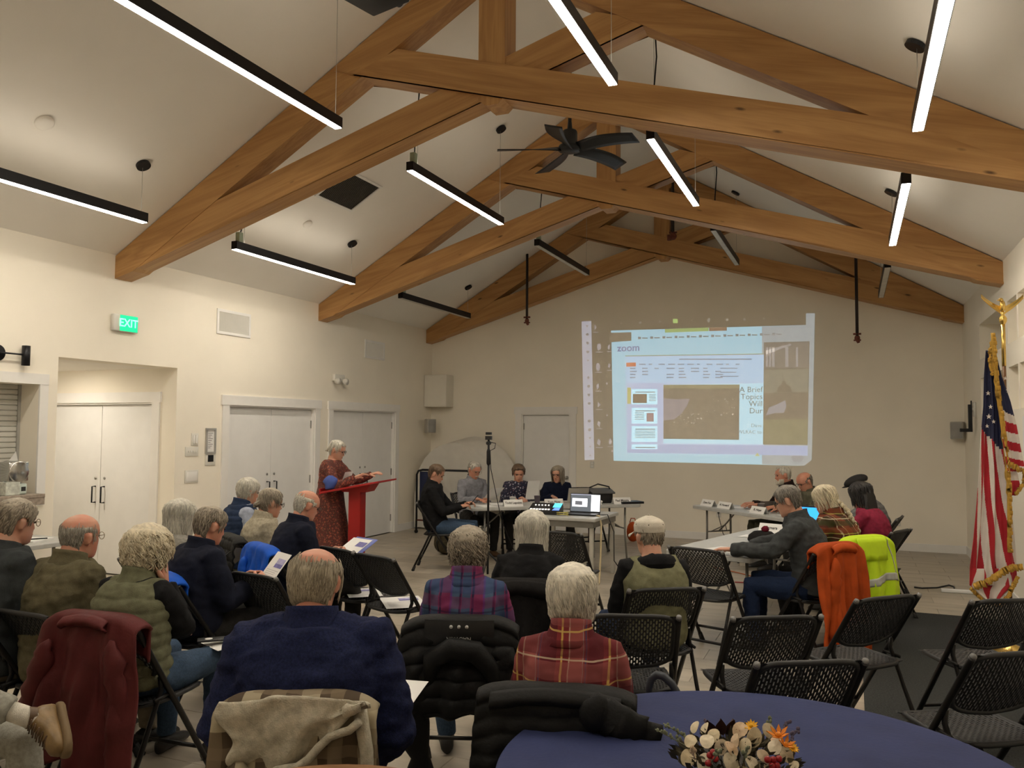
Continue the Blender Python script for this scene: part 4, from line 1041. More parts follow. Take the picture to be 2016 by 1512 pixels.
def fringe(pts, wid, off):
    q = [px_e(*p) for p in pts]; mb = MB()
    k = len(q); M_ = 8
    vs = []
    for i in range((k-1)*M_+1):
        a = min(i//M_, k-2); w = i/M_-a
        e = q[a][0]*(1-w)+q[a+1][0]*w; z = q[a][1]*(1-w)+q[a+1][1]*w
        vs.append((e, z))
    for i in range(len(vs)-1):
        (e0, z0), (e1, z1) = vs[i], vs[i+1]
        d = Vector((e1-e0, z1-z0)); 
        if d.length < 1e-6: continue
        d.normalize(); n = Vector((-d.y, d.x)); 
        if n.y > 0 and abs(n.y) > .3: n = -n
        j = .85+.3*((i*7) % 5)/5
        mb.add([fpt(e0, off, z0), fpt(e1, off, z1), fpt(e1+n.x*wid*j, off+.006, z1+n.y*wid*j), fpt(e0+n.x*wid*j, off+.006, z0+n.y*wid*j)], [(0, 1, 2, 3)])
    o = obj('fringe', mb, M_fr, fl); o.modifiers.new('thick', 'SOLIDIFY').thickness = .008
fringe([(1954, 655), (1956, 720), (1963, 800), (1971, 880), (1976, 960), (1974, 1030), (1973, 1085)], .035, .115)
fringe([(1957, 658), (1950, 690), (1949, 720), (1954, 740)], .02, .11)
fringe([(1901, 1145), (1925, 1138), (1955, 1118), (1978, 1108), (1999, 1106)], .05, .13)
fringe([(1903, 1152), (1930, 1178), (1960, 1185), (1975, 1160), (1990, 1130)], .03, .10)
fringe([(1979, 906), (1992, 914), (2004, 922), (2013, 922)], .04, .13)
fringe([(2010, 930), (2008, 950), (1992, 972)], .025, .10)
def star(e, z, r, off):
    pts = [(e+(r if k % 2 == 0 else r*.4)*sin(k*pi/5), z+(r if k % 2 == 0 else r*.4)*cos(k*pi/5)) for k in range(10)]
    mb = MB().add([fpt(e, off+.003, z)]+[fpt(p[0], off+.003, p[1]) for p in pts], [(0, 1+k, 1+(k+1) % 10) for k in range(10)])
    o = obj('star', mb, M_fwh, fl, smooth=False); o.modifiers.new('thick', 'SOLIDIFY').thickness = .003
for (px, py, r, off) in ((1947, 774, .019, .10), (1951, 801, .018, .10), (1947, 820, .022, .10), (1956, 830, .017, .10), (1943, 839, .016, .10), (1981, 769, .021, .14), (1976, 745, .016, .14)):
    e, z = px_e(px, py); star(e, z, r, off)
tag(obj('power_strip', MB().box(-.2, .2, -.025, .025, .001, .04), M_paper, loc=at_z(1893, 1168, 0), rot=(0, 0, .1), bevel=.006), 'white power strip on the floor in front of the flag', 'power strip')
pp = [at_z(*q, .008) for q in ((1880, 1163), (1878, 1155), (1868, 1152), (1845, 1157), (1815, 1158), (1800, 1156))]
tag(obj('extension_cord', MB().tube(pp, .009, 6), M_blackp), 'black cord running along the floor to the white power strip', 'cord')
pp = [Vector((1.2, 10.2, .012)), Vector((1.3, 9.6, .012)), Vector((1.44, 9.3, .012)), Vector((1.48, 9.0, .03))]
tag(obj('extension_cord', MB().tube(pp, .008, 6), M_blackp), 'black cord on the floor behind the flag base', 'cord')
# ------------------------------------------------------------------ perforated folding chairs
M_chair = mat('chair_black_plastic', (.020, .020, .021), .5, var=.15, bump=.05, bscale=250)
M_chairt = mat('chair_black_tube', (.012, .011, .011), .4, metal=.35, var=.15)
M_foot = mat('chair_foot_rubber', (.02, .02, .02), .8)
def perforated(fn, ncol, nrow, cw, ch, inside, hw=.26, hh=.36, thick=.006):
    """panel with staggered slots. fn(u,v,d) -> 3D point, d = depth below the surface. inside(u,v) -> keep the cell"""
    mb = MB()
    for c in range(ncol):
        for r in range(-1, nrow+1):
            u0 = -.5+c/ncol; du = 1/ncol; dv = 1/nrow
            v0 = r/nrow + (dv/2 if c % 2 else 0)
            v1 = v0+dv; v0c, v1c = max(0, v0), min(1, v1)
            if v1c-v0c < dv*.2: continue
            um = u0+du/2; vm = (v0c+v1c)/2
            k = inside(um, vm)
            full = (v1c-v0c) > dv*.98 and k
            o8 = [(u0, v0c), (um, v0c), (u0+du, v0c), (u0+du, vm), (u0+du, v1c), (um, v1c), (u0, v1c), (u0, vm)]
            if not full:
                mb.add([fn(*p, 0) for p in (o8[0], o8[2], o8[4], o8[6])], [(0, 1, 2, 3)])
                mb.add([fn(*p, thick) for p in (o8[0], o8[2], o8[4], o8[6])], [(3, 2, 1, 0)])
                continue
            a, b = du*hw, dv*hh
            h8 = [(um-a, vm-b*.75), (um, vm-b), (um+a, vm-b*.75), (um+a, vm), (um+a, vm+b*.75), (um, vm+b), (um-a, vm+b*.75), (um-a, vm)]
            n = 8
            vs = [fn(*p, 0) for p in o8]+[fn(*p, 0) for p in h8]+[fn(*p, thick) for p in o8]+[fn(*p, thick) for p in h8]
            fs = []
            for i in range(8):
                j = (i+1) % 8
                fs += [(i, j, 8+j, 8+i), (16+j, 16+i, 24+i, 24+j), (8+i, 8+j, 24+j, 24+i)]
            mb.add(vs, fs)
    return mb
def tube_y(z): return .262-.532*z/.80         # the long tubes lean back as they rise
def back_fn(u, v, d):
    x = u*.43; zt = .835; zb = .575-.040*cos(u*pi)
    z = zb+(zt-zb)*v
    y = tube_y(z)+.008-.030*cos(u*pi)*(.4+.6*(1-abs(2*v-1)))
    return Vector((x, y-d, z-.2*d))
def seat_fn(u, v, d):
    w = .42-.05*max(0, .25-v)*2
    x = u*w; y = -.205+.43*v
    z = .448+.020*(2*abs(u))**2.5*.6-.012*cos((v-.45)*pi)-.035*max(0, v-.82)**1.3*4
    return Vector((x, y, z-d))
def make_chair_meshes():
    P = {}
    P['backrest'] = perforated(back_fn, 30, 9, 0, 0, lambda u, v: abs(u) < .46 and .05 < v < .95)
    P['seat'] = perforated(seat_fn, 26, 14, 0, 0, lambda u, v: abs(u) < .45 and .05 < v < .93 and (abs(u) < .40 or v > .12), hw=.27, hh=.34)
    loop = []
    for k in range(41):
        a = 2*pi*k/40
        cx, sx = cos(a), sin(a)
        u = .5*math.copysign(abs(cx)**.35, cx); v = .5+.5*math.copysign(abs(sx)**.35, sx)
        loop.append(back_fn(u, v, .003))
    P['back_frame'] = MB().tube(loop, .0125, 8, cap=False)
    loop = []
    for k in range(41):
        a = 2*pi*k/40
        cx, sx = cos(a), sin(a)
        u = .5*math.copysign(abs(cx)**.4, cx); v = .5+.5*math.copysign(abs(sx)**.4, sx)
        loop.append(seat_fn(u, v, .008))
    P['seat_frame'] = MB().tube(loop, .013, 8, cap=False)
    out = {}
    for k, mb in P.items():
        me = mb.mesh(k, True); fix_normals(me); me.materials.append(M_chair); out[k] = me
    x = .228
    def tb(pts, r=.0125, n=8, m=M_chairt, nm='leg'):
        me = MB().tube(pts, r, n, ).mesh(nm); me.materials.append(m); return me
    for s in (-1, 1):
        out[('leg', 'f', s)] = tb([(s*x, tube_y(.83), .83), (s*x, tube_y(.80), .80), (s*x, tube_y(.42), .42), (s*x, tube_y(.06), .055)], .0145)
        out[('leg', 'r', s)] = tb([(s*(x-.016), tube_y(.55)-.004, .56), (s*(x-.016), tube_y(.50)-.03, .50), (s*(x-.016), -.20, .28), (s*(x-.016), -.315, .05)])
        out[('foot_cap', 'f', s)] = tb([(s*x, tube_y(.07), .07), (s*x, tube_y(.0), .0)], [.018, .021], 8, M_foot, 'foot_cap')
        out[('foot_cap', 'r', s)] = tb([(s*(x-.016), -.305, .06), (s*(x-.016), -.33, .0)], [.016, .020], 8, M_foot, 'foot_cap')
        out[('hinge_bar', 's', s)] = tb([(s*(x-.008), tube_y(.46)-.0, .47), (s*(x-.004), -.155, .46)], .010, 6, M_chairt, 'hinge_bar')
        out[('end_plug', 's', s)] = tb([(s*x, tube_y(.822), .822), (s*x, tube_y(.838), .838)], [.0155, .013], 8, mat('chair_plug_grey', (.16, .155, .15), .5) if s < 0 else bpy.data.materials['chair_plug_grey'], 'end_plug')
    out[('crossbar', 'f', 0)] = tb([(-x, tube_y(.14), .14), (x, tube_y(.14), .14)], .011, 8, M_chairt, 'crossbar')
    out[('crossbar', 'r', 0)] = tb([(-x+.016, -.27, .14), (x-.016, -.27, .14)], .011, 8, M_chairt, 'crossbar')
    return out
_cm = make_chair_meshes()
chair_count = 0
CHAIRS = {}
def chair(key, label, x, y, rz, z=0.):
    t = thing('folding_chair', label, 'chair', (x, y, z), rz, 'black perforated folding chairs')
    legs = {}
    for k, me in _cm.items():
        if isinstance(k, str): obj(k, me, None, t)
        elif k[0] != 'foot_cap':
            o = obj(k[0], me, None, t)
            if k[0] == 'leg': legs[k[1:]] = o
    for k, me in _cm.items():
        if not isinstance(k, str) and k[0] == 'foot_cap': obj('foot_cap', me, None, legs[k[1:]])
    CHAIRS[key] = (x, y, rz, z)
    return t
def back_centre(x, y, rz): return (x-sin(rz)*.27, y+cos(rz)*.27)     # chair origin from its back-top centre
def chair_b(key, label, bx, by, deg, z=0.):
    rz = radians(deg); x, y = back_centre(bx, by, rz); return chair(key, label, x, y, rz, z)
chair_b('D', 'empty perforated chair before the hi-vis jacket, beside the orange jacket', .158, 5.0, 45, .012)
chair_b('B', 'empty chair between the man in the cream cap and the hi-vis jacket, seat dark grey', -.36, 4.31, 30)
chair_b('C', 'empty chair partly hidden behind the far edge of the blue round table', -.17, 3.54, 30, .0)
chair_b('A', 'empty chair drawn up to the end of the near right panel table', -1.124, 6.49, -18)
chair_b('E', 'empty chair on the carpet in front of the flag base', .77, 5.19, 30, .012)
chair_b('F', 'empty chair on the carpet closest to the blue round table at right', .618, 3.98, 34, .012)
chair_b('H', 'empty chair with a white flyer on its seat, nearer the centre aisle', -3.185, 5.16, -19)
chair_b('I', 'empty chair with a white flyer on its seat, next to the man reading a clipboard', -3.64, 5.34, -17)
chair_b('J', 'empty chair behind the woman with the ponytail, by the bright blue jacket', -3.47, 4.20, -11)
chair_b('K', 'empty chair to the right of the white-haired woman in red plaid', -1.02, 4.05, 18)
q = at_z(1100, 1051, .82); chair_b('L', 'empty chair behind the woman with the grey bob, near the square table', q.x, q.y, -6)
q = on_left(2.02, .98, 0); chair('M', 'empty chair behind the left panel table, draped with a black jacket', q[0], q[1], LTR+pi)
# ------------------------------------------------------------------ people
def lerp_tab(tab, x):
    if x <= tab[0][0]: return tab[0][1:]
    for a, b in zip(tab, tab[1:]):
        if x <= b[0]:
            w = (x-a[0])/(b[0]-a[0]); w2 = w*w*(3-2*w)*.5+w*.5
            return tuple(p*(1-w2)+q*w2 for p, q in zip(a[1:], b[1:]))
    return tab[-1][1:]
HEAD = [(-.122, .050, .0, .016), (-.116, .074, .0, .030), (-.104, .086, .012, .042), (-.085, .090, .040, .053), (-.062, .091, .064, .061), (-.03, .090, .082, .067),
        (0, .089, .094, .073), (.03, .092, .100, .0765), (.055, .088, .100, .0765), (.08, .074, .090, .069), (.10, .050, .066, .052), (.113, .024, .034, .028), (.118, .004, .008, .006)]
def gs(x, s): return exp(-(x/s)**2)
def head_raw(th, z):
    yf, yb, w = lerp_tab(HEAD, z)
    s, c = sin(th), cos(th)
    return Vector((w*math.copysign(abs(s)**.86, s), (yf if c > 0 else yb)*math.copysign(abs(c)**.86, c), z))
def head_pt(th, z):
    p = head_raw(th, z); x = p.x
    if p.y > .0:
        d = 0
        t = (.014-z)/.046
        if 0 < t: d += .024*min(1, t)**1.2*gs(x, .0115)*(1 if z > -.034 else gs(z+.034, .007))
        d -= .011*gs(abs(x)-.032, .014)*gs(z-.003, .011)
        d += .006*gs(z-.027, .008)*gs(x, .05)
        d += .0065*gs(z+.066, .011)*gs(x, .022)
        d -= .006*gs(z+.0645, .0028)*gs(x, .021)
        d += .006*gs(z+.104, .012)*gs(x, .018)
        d += .004*gs(abs(x)-.045, .016)*gs(z+.022, .018)
        p.y += d
    return p
def head_mb(nt=44, nz=40):
    mb = MB(); zs = [-.122+.240*(.5-.5*cos(pi*i/nz)) for i in range(nz+1)]
    vs = [head_pt(2*pi*j/nt, z) for z in zs for j in range(nt)]
    fs = [(i*nt+j, i*nt+(j+1) % nt, (i+1)*nt+(j+1) % nt, (i+1)*nt+j) for i in range(nz) for j in range(nt)] + [tuple(range(nt-1, -1, -1)), tuple(range(nz*nt, nz*nt+nt))]
    mb.add(vs, fs)
    for s in (-1, 1):
        e = MB().sph((0, 0, 0), (.009, .021, .033), 10, 8).sph((.004*s, -.004, .012), (.010, .019, .020), 8, 6)
        e.xf(Matrix.Translation((s*.078, -.012, -.006)) @ Matrix.Rotation(s*-.35, 4, 'Z') @ Matrix.Rotation(-.15, 4, 'X'))
        mb.add(e.v, e.f)
    return mb
_tmp_n = 0
def remesh(mb, voxel, smooth=2, fac=.5, dec=None):
    me = mb.mesh('tmp'); o = bpy.data.objects.new('tmp', me); COL.objects.link(o)
    m = o.modifiers.new('r', 'REMESH'); m.mode = 'VOXEL'; m.voxel_size = voxel; m.use_smooth_shade = True
    if smooth:
        m = o.modifiers.new('s', 'SMOOTH'); m.factor = fac; m.iterations = smooth
    if dec:
        m = o.modifiers.new('d', 'DECIMATE'); m.ratio = dec
    out = bpy.data.meshes.new_from_object(o.evaluated_get(bpy.context.evaluated_depsgraph_get()))
    bpy.data.objects.remove(o); bpy.data.meshes.remove(me)
    out.polygons.foreach_set('use_smooth', [True]*len(out.polygons))
    return out
def append_mesh(me, mb):
    """add crisp geometry (hands) to a remeshed body so that it stays ONE mesh"""
    vs = [tuple(v.co) for v in me.vertices]; fs = [tuple(p.vertices) for p in me.polygons]
    n = len(vs); vs += [tuple(p) for p in mb.v]; fs += [tuple(i+n for i in f) for f in mb.f]
    out = bpy.data.meshes.new(me.name); out.from_pydata(vs, [], fs)
    out.polygons.foreach_set('use_smooth', [True]*len(out.polygons)); bpy.data.meshes.remove(me); return out
def ring(c, a, b, fy=0., n=24, p=.85, up=None):
    out = []
    for j in range(n):
        t = 2*pi*j/n; s, k = sin(t), cos(t)
        out.append(Vector((c[0]+a*math.copysign(abs(s)**p, s), c[1]+(b+(fy if k > 0 else 0))*math.copysign(abs(k)**p, k), c[2])))
    return out
def loft(mb, rings):
    n = len(rings[0]); vs = [p for r in rings for p in r]
    fs = [(i*n+j, i*n+(j+1) % n, (i+1)*n+(j+1) % n, (i+1)*n+j) for i in range(len(rings)-1) for j in range(n)] + [tuple(range(n-1, -1, -1)), tuple(range((len(rings)-1)*n, len(rings)*n))]
    return mb.add(vs, fs)
def wrinkle(me, seed, amp=.008, f=7., zs=1.7, puff=None, folds=None):
    sv = Vector((seed*3.7, seed*1.9, seed*5.3))
    me.update()
    nrm = [v.normal.copy() for v in me.vertices]
    for v, n in zip(me.vertices, nrm):
        p = v.co
        d = amp*mnoise.fractal(Vector((p.x*f, p.y*f, p.z*f*zs))+sv, .8, 2., 3)
        r = 1-abs(mnoise.noise(Vector((p.x*5+p.z*4, p.y*6, p.z*9-p.x*3))+sv))*2
        d += amp*.6*max(0, r-.55)*2
        if puff:
            pit, am = puff
            d += am*(abs(sin(pi*(p.z+.02*mnoise.noise(p*9+sv))/pit))**.5-.6)
        v.co = p+n*d
    me.update()
SKIN = {}
def skin_mat(name, base, pink):
    m, nt, ln, b = new_mat(name)
    tc = N(nt, 'ShaderNodeTexCoord'); nz = sock(N(nt, 'ShaderNodeTexNoise'), Scale=14., Detail=4.); ln.new(tc.outputs['Object'], nz.inputs['Vector'])
    rp = N(nt, 'ShaderNodeValToRGB'); rp.color_ramp.elements[0].position = .35; rp.color_ramp.elements[1].position = .68
    rp.color_ramp.elements[0].color = C4(base); rp.color_ramp.elements[1].color = C4(pink)
    ln.new(nz.outputs['Fac'], rp.inputs[0]); ln.new(rp.outputs[0], b.inputs['Base Color'])
    b.inputs['Roughness'].default_value = .5; b.inputs['Subsurface Weight'].default_value = .12; b.inputs['Subsurface Radius'].default_value = (.02, .008, .004)
    return m
M_skin = skin_mat('skin', (.58, .33, .23), (.60, .28, .19))
M_skinp = skin_mat('skin_ruddy', (.58, .29, .195), (.58, .235, .155))
M_eye = mat('eye_dark', (.03, .022, .018), .2); M_lip = mat('lip', (.36, .12, .10), .5)
def hair_mat(name, dark, light):
    return random_mat(name, [dark, [(a+b)/2 for a, b in zip(dark, light)], light], .55, island=True, vscale=(60, 60, 14), vamt=.25)
H_WHITE = hair_mat('hair_white', (.46, .42, .34), (.74, .69, .58)); H_GREY = hair_mat('hair_grey', (.20, .18, .15), (.42, .39, .34)); H_SALT = hair_mat('hair_grey_brown', (.13, .105, .08), (.34, .29, .22))
H_SAND = hair_mat('hair_sandy_grey', (.20, .17, .12), (.46, .40, .30)); H_BLOND = hair_mat('hair_ash_blond', (.38, .32, .22), (.66, .58, .42)); H_DGREY = hair_mat('hair_dark_grey', (.07, .06, .05), (.20, .18, .15)); H_BROWN = hair_mat('hair_brown', (.045, .026, .014), (.13, .08, .045)); H_BLACK = hair_mat('hair_black', (.006, .005, .005), (.022, .018, .016)); H_SILVER = hair_mat('hair_silver', (.36, .34, .29), (.58, .55, .47))
HLINE = [(0, .083), (40, .076), (60, .046), (72, .020), (80, .004), (90, .030), (104, .028), (114, -.02), (128, -.062), (150, -.085), (180, -.088)]
BALD = [(0, -.2), (62, -.2), (72, .035), (90, .05), (130, .052), (160, .050), (180, .048)]
HLINE_C = [(0, .083), (40, .076), (60, .046), (75, .012), (88, -.030), (100, -.040), (118, -.06), (150, -.088), (180, -.092)]
def hair_mask(style, deg, z, bz=0.):
    hl = lerp_tab(HLINE_C if style == 'crop' else HLINE, deg)[0]
    m = (z-hl)/.022
    if style == 'bald': m = min(m, (lerp_tab(BALD, deg)[0]+bz-z)/.016)
    if style == 'thin': m = min(m, 1) if deg > 50 else min(m, (z-.093)/.02)
    if style in ('bob', 'long', 'curly', 'braid'): m = (z-(min(hl, -.016) if 75 < deg < 112 else hl-.01))/.02
    return max(-1, min(1, m))
def surf_r(th, z):
    p = head_raw(th, max(-.11, min(.116, z))); return sqrt(p.x*p.x+p.y*p.y)
def make_hair(spec, rnd, pitch=0.):
    dn = Vector((0, sin(pitch), -cos(pitch)))
    style = spec['style']; n = spec.get('n', 320); vol = spec.get('vol', .012); L = spec.get('len', .045); curl = spec.get('curl', 0.)
    r0 = spec.get('r', .0042)
    mb = MB()
    nt, nz = 48, 34
    zs = [-.11+.2285*(1-(1-i/nz)**1.35) for i in range(nz+1)]
    grid = []; ms = []
    for z in zs:
        row = []; mr = []
        for j in range(nt):
            th = 2*pi*j/nt; deg = abs(((math.degrees(th)+180) % 360)-180)
            p = head_raw(th, z); m = hair_mask(style, deg, z+.010*mnoise.noise(p*55), spec.get('bz', 0))
            c = Vector((0, -.005, .01)); nrm = (p-c); nrm.normalize()
            t = vol*max(0, m)**.6*(1+.25*mnoise.noise(p*45+Vector((rnd.random(), 0, 0)))) - .003*(m <= 0)
            row.append(p+nrm*t); mr.append(m)
        grid.append(row); ms.append(mr)
    vs = [p for r in grid for p in r]; mm = [m for r in ms for m in r]
    fs = []
    for i in range(nz):
        for j in range(nt):
            q = (i*nt+j, i*nt+(j+1) % nt, (i+1)*nt+(j+1) % nt, (i+1)*nt+j)
            if max(mm[k] for k in q) > 0: fs.append(q)
    if style not in ('bald',): fs.append(tuple(nz*nt+j for j in range(nt)))
    used = sorted(set(k for f in fs for k in f)); mp = {k: i for i, k in enumerate(used)}
    mb.add([vs[k] for k in used], [tuple(mp[k] for k in f) for f in fs])
    tries = 0; made = 0
    while made < n and tries < n*8:
        tries += 1
        th = rnd.uniform(0, 2*pi); z = -.10+.215*rnd.random()**.75
        deg = abs(((math.degrees(th)+180) % 360)-180)
        m = hair_mask(style, deg, z+rnd.gauss(0, .012 if style in ('bald', 'thin') else .004), spec.get('bz', 0))
        if m <= .12: continue
        made += 1
        p = head_raw(th, z); nrm = (p-Vector((0, -.005, .01))).normalized()
        st = 6 if not curl else 9
        pts = []; ang = rnd.uniform(0, 6.3); k0 = rnd.uniform(.6, 1.5)
        ln = L*rnd.uniform(.7, 1.25)
        if style in ('bob', 'long', 'braid'): ln = L*(.55+.75*max(0, z+.09)/.2)+.02
        q = p + nrm*(vol*.75)
        side = rnd.uniform(-.35, .35)+spec.get('sweep', 0)
        cth = th
        for k in range(st):
            pts.append(q.copy())
            tz = Vector((0, 0, -1)); out = Vector((q.x, q.y, 0)); 
            out = out.normalized() if out.length > 1e-4 else nrm
            tang = Vector((0, 0, 1)).cross(out)
            topw = max(0, min(1, (q.z-.07)/.045))
            d = tz*(1-topw*.85) + out*topw*1.0 + tang*side
            if curl:
                d = d*.8 + tang*sin(ang+k*1.25*k0)*1.1*curl + out*.35*cos(ang+k*1.25*k0)*curl
            if d.length < 1e-5: d = tz
            q = q + d.normalized()*(ln/st)
            hang = style in ('bob', 'long', 'braid')
            rr_ = sqrt(q.x**2+q.y**2); zc = max(q.z, -.02) if hang else q.z
            lo = surf_r(atan2(q.x, q.y), zc) + vol*(.55+.45*rnd.random())
            if not hang and q.z < -.085: lo *= .86
            if hang and q.z < -.12: lo *= 1-.5*(-.12-q.z)
            hi = lo*1.05+(.012 if curl else .003)
            need = min(max(rr_, lo), hi)
            if rr_ > 1e-4: q.x *= need/rr_; q.y *= need/rr_
            if style in ('short', 'bald', 'thin') and abs(q.x) > .055 and -.040 < q.y < .016 and q.z < .022: break
            if q.y > .05 and abs(q.x) < .06 and q.z < .06: break
        if len(pts) < 3: continue
        K = len(pts)
        rad = [r0*(.55+.45*sin(pi*min(1, (i+.6)/K))) if i < K-1 else r0*.2 for i in range(K)]
        mb.tube(pts, rad, 4, cap=False)
    if style == 'pony':
        mb.sph((0, -.115, -.035), (.026, .024, .024), 10, 8)
        for k in range(40):
            a = rnd.uniform(0, 6.28); mb.tube([Vector((cos(a)*.06, -.07+0*sin(a), .02+sin(a)*.05)), Vector((cos(a)*.04, -.105, -.015+sin(a)*.02)), Vector((cos(a)*.012, -.125, -.035+sin(a)*.012)), Vector((-cos(a)*.02, -.13, -.05-.01*sin(a)))], [.005, .005, .004, .002], 4, cap=False)
    if style == 'braid':
        for k in range(16):
            q = Vector((.012*(1 if k % 2 else -1)+.004*k, -.108-.006*min(k, 5), -.05)) + dn*.019*k - Vector((0, .006*k*pitch*4, 0))*.9
            mb.sph(q, (.020-.0006*k, .018, .022), 9, 6)
    if style == 'long':
        for k in range(220):
            x = rnd.uniform(-.088, .088); y0 = -.098*sqrt(max(0, 1-(x/.102)**2))
            b0 = Vector((x, y0-.020, -.04)); w = rnd.uniform(-.012, .012)
            mb.tube([Vector((x*.8, y0-.012, .04)), b0, b0+dn*.10+Vector((x*.15, -.015, 0)), b0+dn*.20+Vector((x*.2+w, -.035, 0)), b0+dn*(.34+rnd.uniform(0, .06))+Vector((x*.1+w, -.05, 0))], [.006, .008, .009, .008, .002], 4, cap=False)
    return mb
def hand_mb(w, d, nrm, side, curl=.5, spread=1., s=1.):
    """palm, four unequal fingers with three bends and a thumb from the side of the palm"""
    d = d.normalized(); nrm = (nrm-d*nrm.dot(d)).normalized(); lat = d.cross(nrm)*side     # lat points to the thumb side
    mb = MB()
    P = lambda a, b, c: w + d*a*s + lat*b*s + nrm*c*s
    rings = []
    for a, hw, ht in ((-.03, .026, .021), (.0, .028, .019), (.03, .037, .017), (.06, .041, .015), (.085, .040, .013), (.096, .036, .010)):
        rings.append([P(a, hw*math.copysign(abs(cos(2*pi*j/14))**.8, cos(2*pi*j/14)), ht*sin(2*pi*j/14)) for j in range(14)])
    loft(mb, rings)
    for i, (off, ln, r) in enumerate(((.030, .070, .0088), (.010, .078, .0090), (-.010, .072, .0086), (-.029, .056, .0078))):
        a = .084 if i != 3 else .076; cur = P(a, off, 0); ang = .10+.1*i*curl; pts = [cur - d*.012*s]; rad = [r*s*.9]
        for kk, fr in enumerate((.45, .32, .23)):
            pts.append(cur.copy()); rad.append(r*s*(1-.08*kk))
            ang += curl*(.55 if kk else .45)
            dirv = d*cos(ang) - nrm*sin(ang) + lat*(.06*(1.5-i)*spread)
            cur = cur + dirv.normalized()*ln*fr*s
        pts.append(cur); rad.append(r*.72*s); pts.append(cur+dirv.normalized()*.003*s); rad.append(r*.35*s)
        mb.tube(pts, rad, 8)
    th = [P(.008, .022, -.002), P(.030, .043, -.008), P(.055, .056, -.016), P(.078, .058, -.026-.01*curl), P(.084, .057, -.029-.01*curl)]
    mb.tube(th, [.013*s, .0125*s, .0105*s, .0085*s, .004*s], 8)
    return mb
PEOPLE = {}
def person(key, label, top, deg, wd=1., dp=1., lean=.06, yaw=0., pitch=.12, skin=None, hair=None, hmat=None, shirt=None, vest=None, sleeve=None, legs_m=None, shoe=None, arms=('lap', 'lap'),
           legs=None, loose=.014, wr=.008, puff=None, collar=None, glasses=None, brow=None, beard=None, face=True, voxel=.0075, stand=False, belly=0., hat=None, skirt=None, cuff=True, hscale=1., seat=.45, tail=-.10, roll=0., stache=None):
    rz = radians(deg); rnd = random.Random(sum(ord(c) for c in key)*13+5); sd = rnd.random()*10
    PZ = .93 if stand else seat+.075
    N_z = top[2] - .226*hscale; h = (N_z-PZ)/cos(lean)
    sl = sin(lean); cl = cos(lean)
    def sp(f, dy=0.): return Vector((0, sl*h*f-.035*sin(pi*max(0, min(1, f)))*(0 if stand else 1)+dy, PZ+cl*h*f))
    Nk = sp(1.0); HC = Nk + Vector((0, .045+.10*sl, .102*hscale))
    root_xy = Vector((top[0], top[1])) - Vector((cos(rz)*HC.x-sin(rz)*HC.y, sin(rz)*HC.x+cos(rz)*HC.y))
    t = thing('person', label, 'person', (root_xy.x, root_xy.y, 0), rz)
    PEOPLE[key] = (root_xy.x, root_xy.y, rz, t)
    sk = skin or M_skin
    TOR = [(-.13, .12, .10), (-.06, .150, .125), (.03, .162, .130), (.2, .154, .122), (.4, .154, .120), (.58, .160, .122), (.73, .163, .118), (.83, .154, .108), (.89, .134, .096), (.935, .110, .086), (.97, .088, .076), (1.02, .066, .063)]
    def torso(mb, ex, f0, f1, sx=1.):
        rs = []
        for f, a, b in TOR:
            if f < f0-.001 or f > f1+.001: continue
            by = belly*gs(f-.22, .25)
            rs.append(ring(sp(f), a*wd*sx+ex, b*dp*sx+ex, by))
        return loft(mb, rs)
    sw = .142*wd
    S = {s: sp(.835)+Vector((s*sw, 0, 0)) for s in (-1, 1)}
    ash = h/.53 if not stand else 1.
    A = {}; aw = .55+.45*wd
    for s, ps in zip((1, -1), arms):
        if ps == 'lap': E_l, W_l = S[s]+Vector((s*.055, .05, -.27*ash)), Vector((s*.09, .30, PZ+.16))
        elif ps == 'table': E_l, W_l = S[s]+Vector((s*.08, .17, -.23*ash)), Vector((s*.11, .45, .80))
        elif ps == 'paper': E_l, W_l = S[s]+Vector((s*.05, .08, -.27*ash)), Vector((s*.09, .36, PZ+.22))
        elif ps == 'chin': E_l, W_l = S[s]+Vector((s*.02, .16, -.21)), HC+Vector((s*.085, .03, -.15))
        elif ps == 'side': E_l, W_l = S[s]+Vector((s*.08, -.02, -.28*ash)), S[s]+Vector((s*.03, .18, -.42*ash))
        else: E_l, W_l = Vector(ps[0]), Vector(ps[1])
        A[s] = (E_l, W_l)
    def armtube(mb, s, ex, end=1.):
        E_l, W_l = A[s]; a = sp(.86)+Vector((s*sw*.40, 0, .0)); We = E_l.lerp(W_l, end)
        mb.tube([a, S[s]+Vector((s*.012, 0, .0)), S[s].lerp(E_l, .35)+Vector((s*.008, 0, 0)), S[s].lerp(E_l, .8), E_l, E_l.lerp(We, .25), E_l.lerp(We, .7), We],
                [(.050+ex)*aw, (.052+ex)*aw, (.050+ex)*aw, (.046+ex*1.1)*aw, (.044+ex*1.2)*aw, (.042+ex*1.1)*aw, .036+ex, .031+ex], 14)
    if legs is None:
        if stand: LG = {s: (Vector((s*.09, .0, PZ-.02)), Vector((s*.09, .01, .49)), Vector((s*.09, -.02, .085)), Vector((0, 1, 0))) for s in (-1, 1)}
        else: LG = {s: (Vector((s*.095, .02, PZ-.01)), Vector((s*(.14+.03*rnd.random()), .45, PZ+.0)), Vector((s*.14, .41+.06*rnd.random(), .09)), Vector((s*.15, 1, 0))) for s in (-1, 1)}
    else: LG = legs
    def legtube(mb, s, ex, end=1.):
        H, K, An, _ = LG[s]; We = K.lerp(An, end)
        mb.tube([H, H.lerp(K, .3), H.lerp(K, .75), K, K.lerp(We, .2), K.lerp(We, .45), K.lerp(We, .8), We], [.088+ex, .088+ex, .068+ex, .060+ex, .056+ex, .055+ex, .043+ex, .040+ex*1.3], 14)
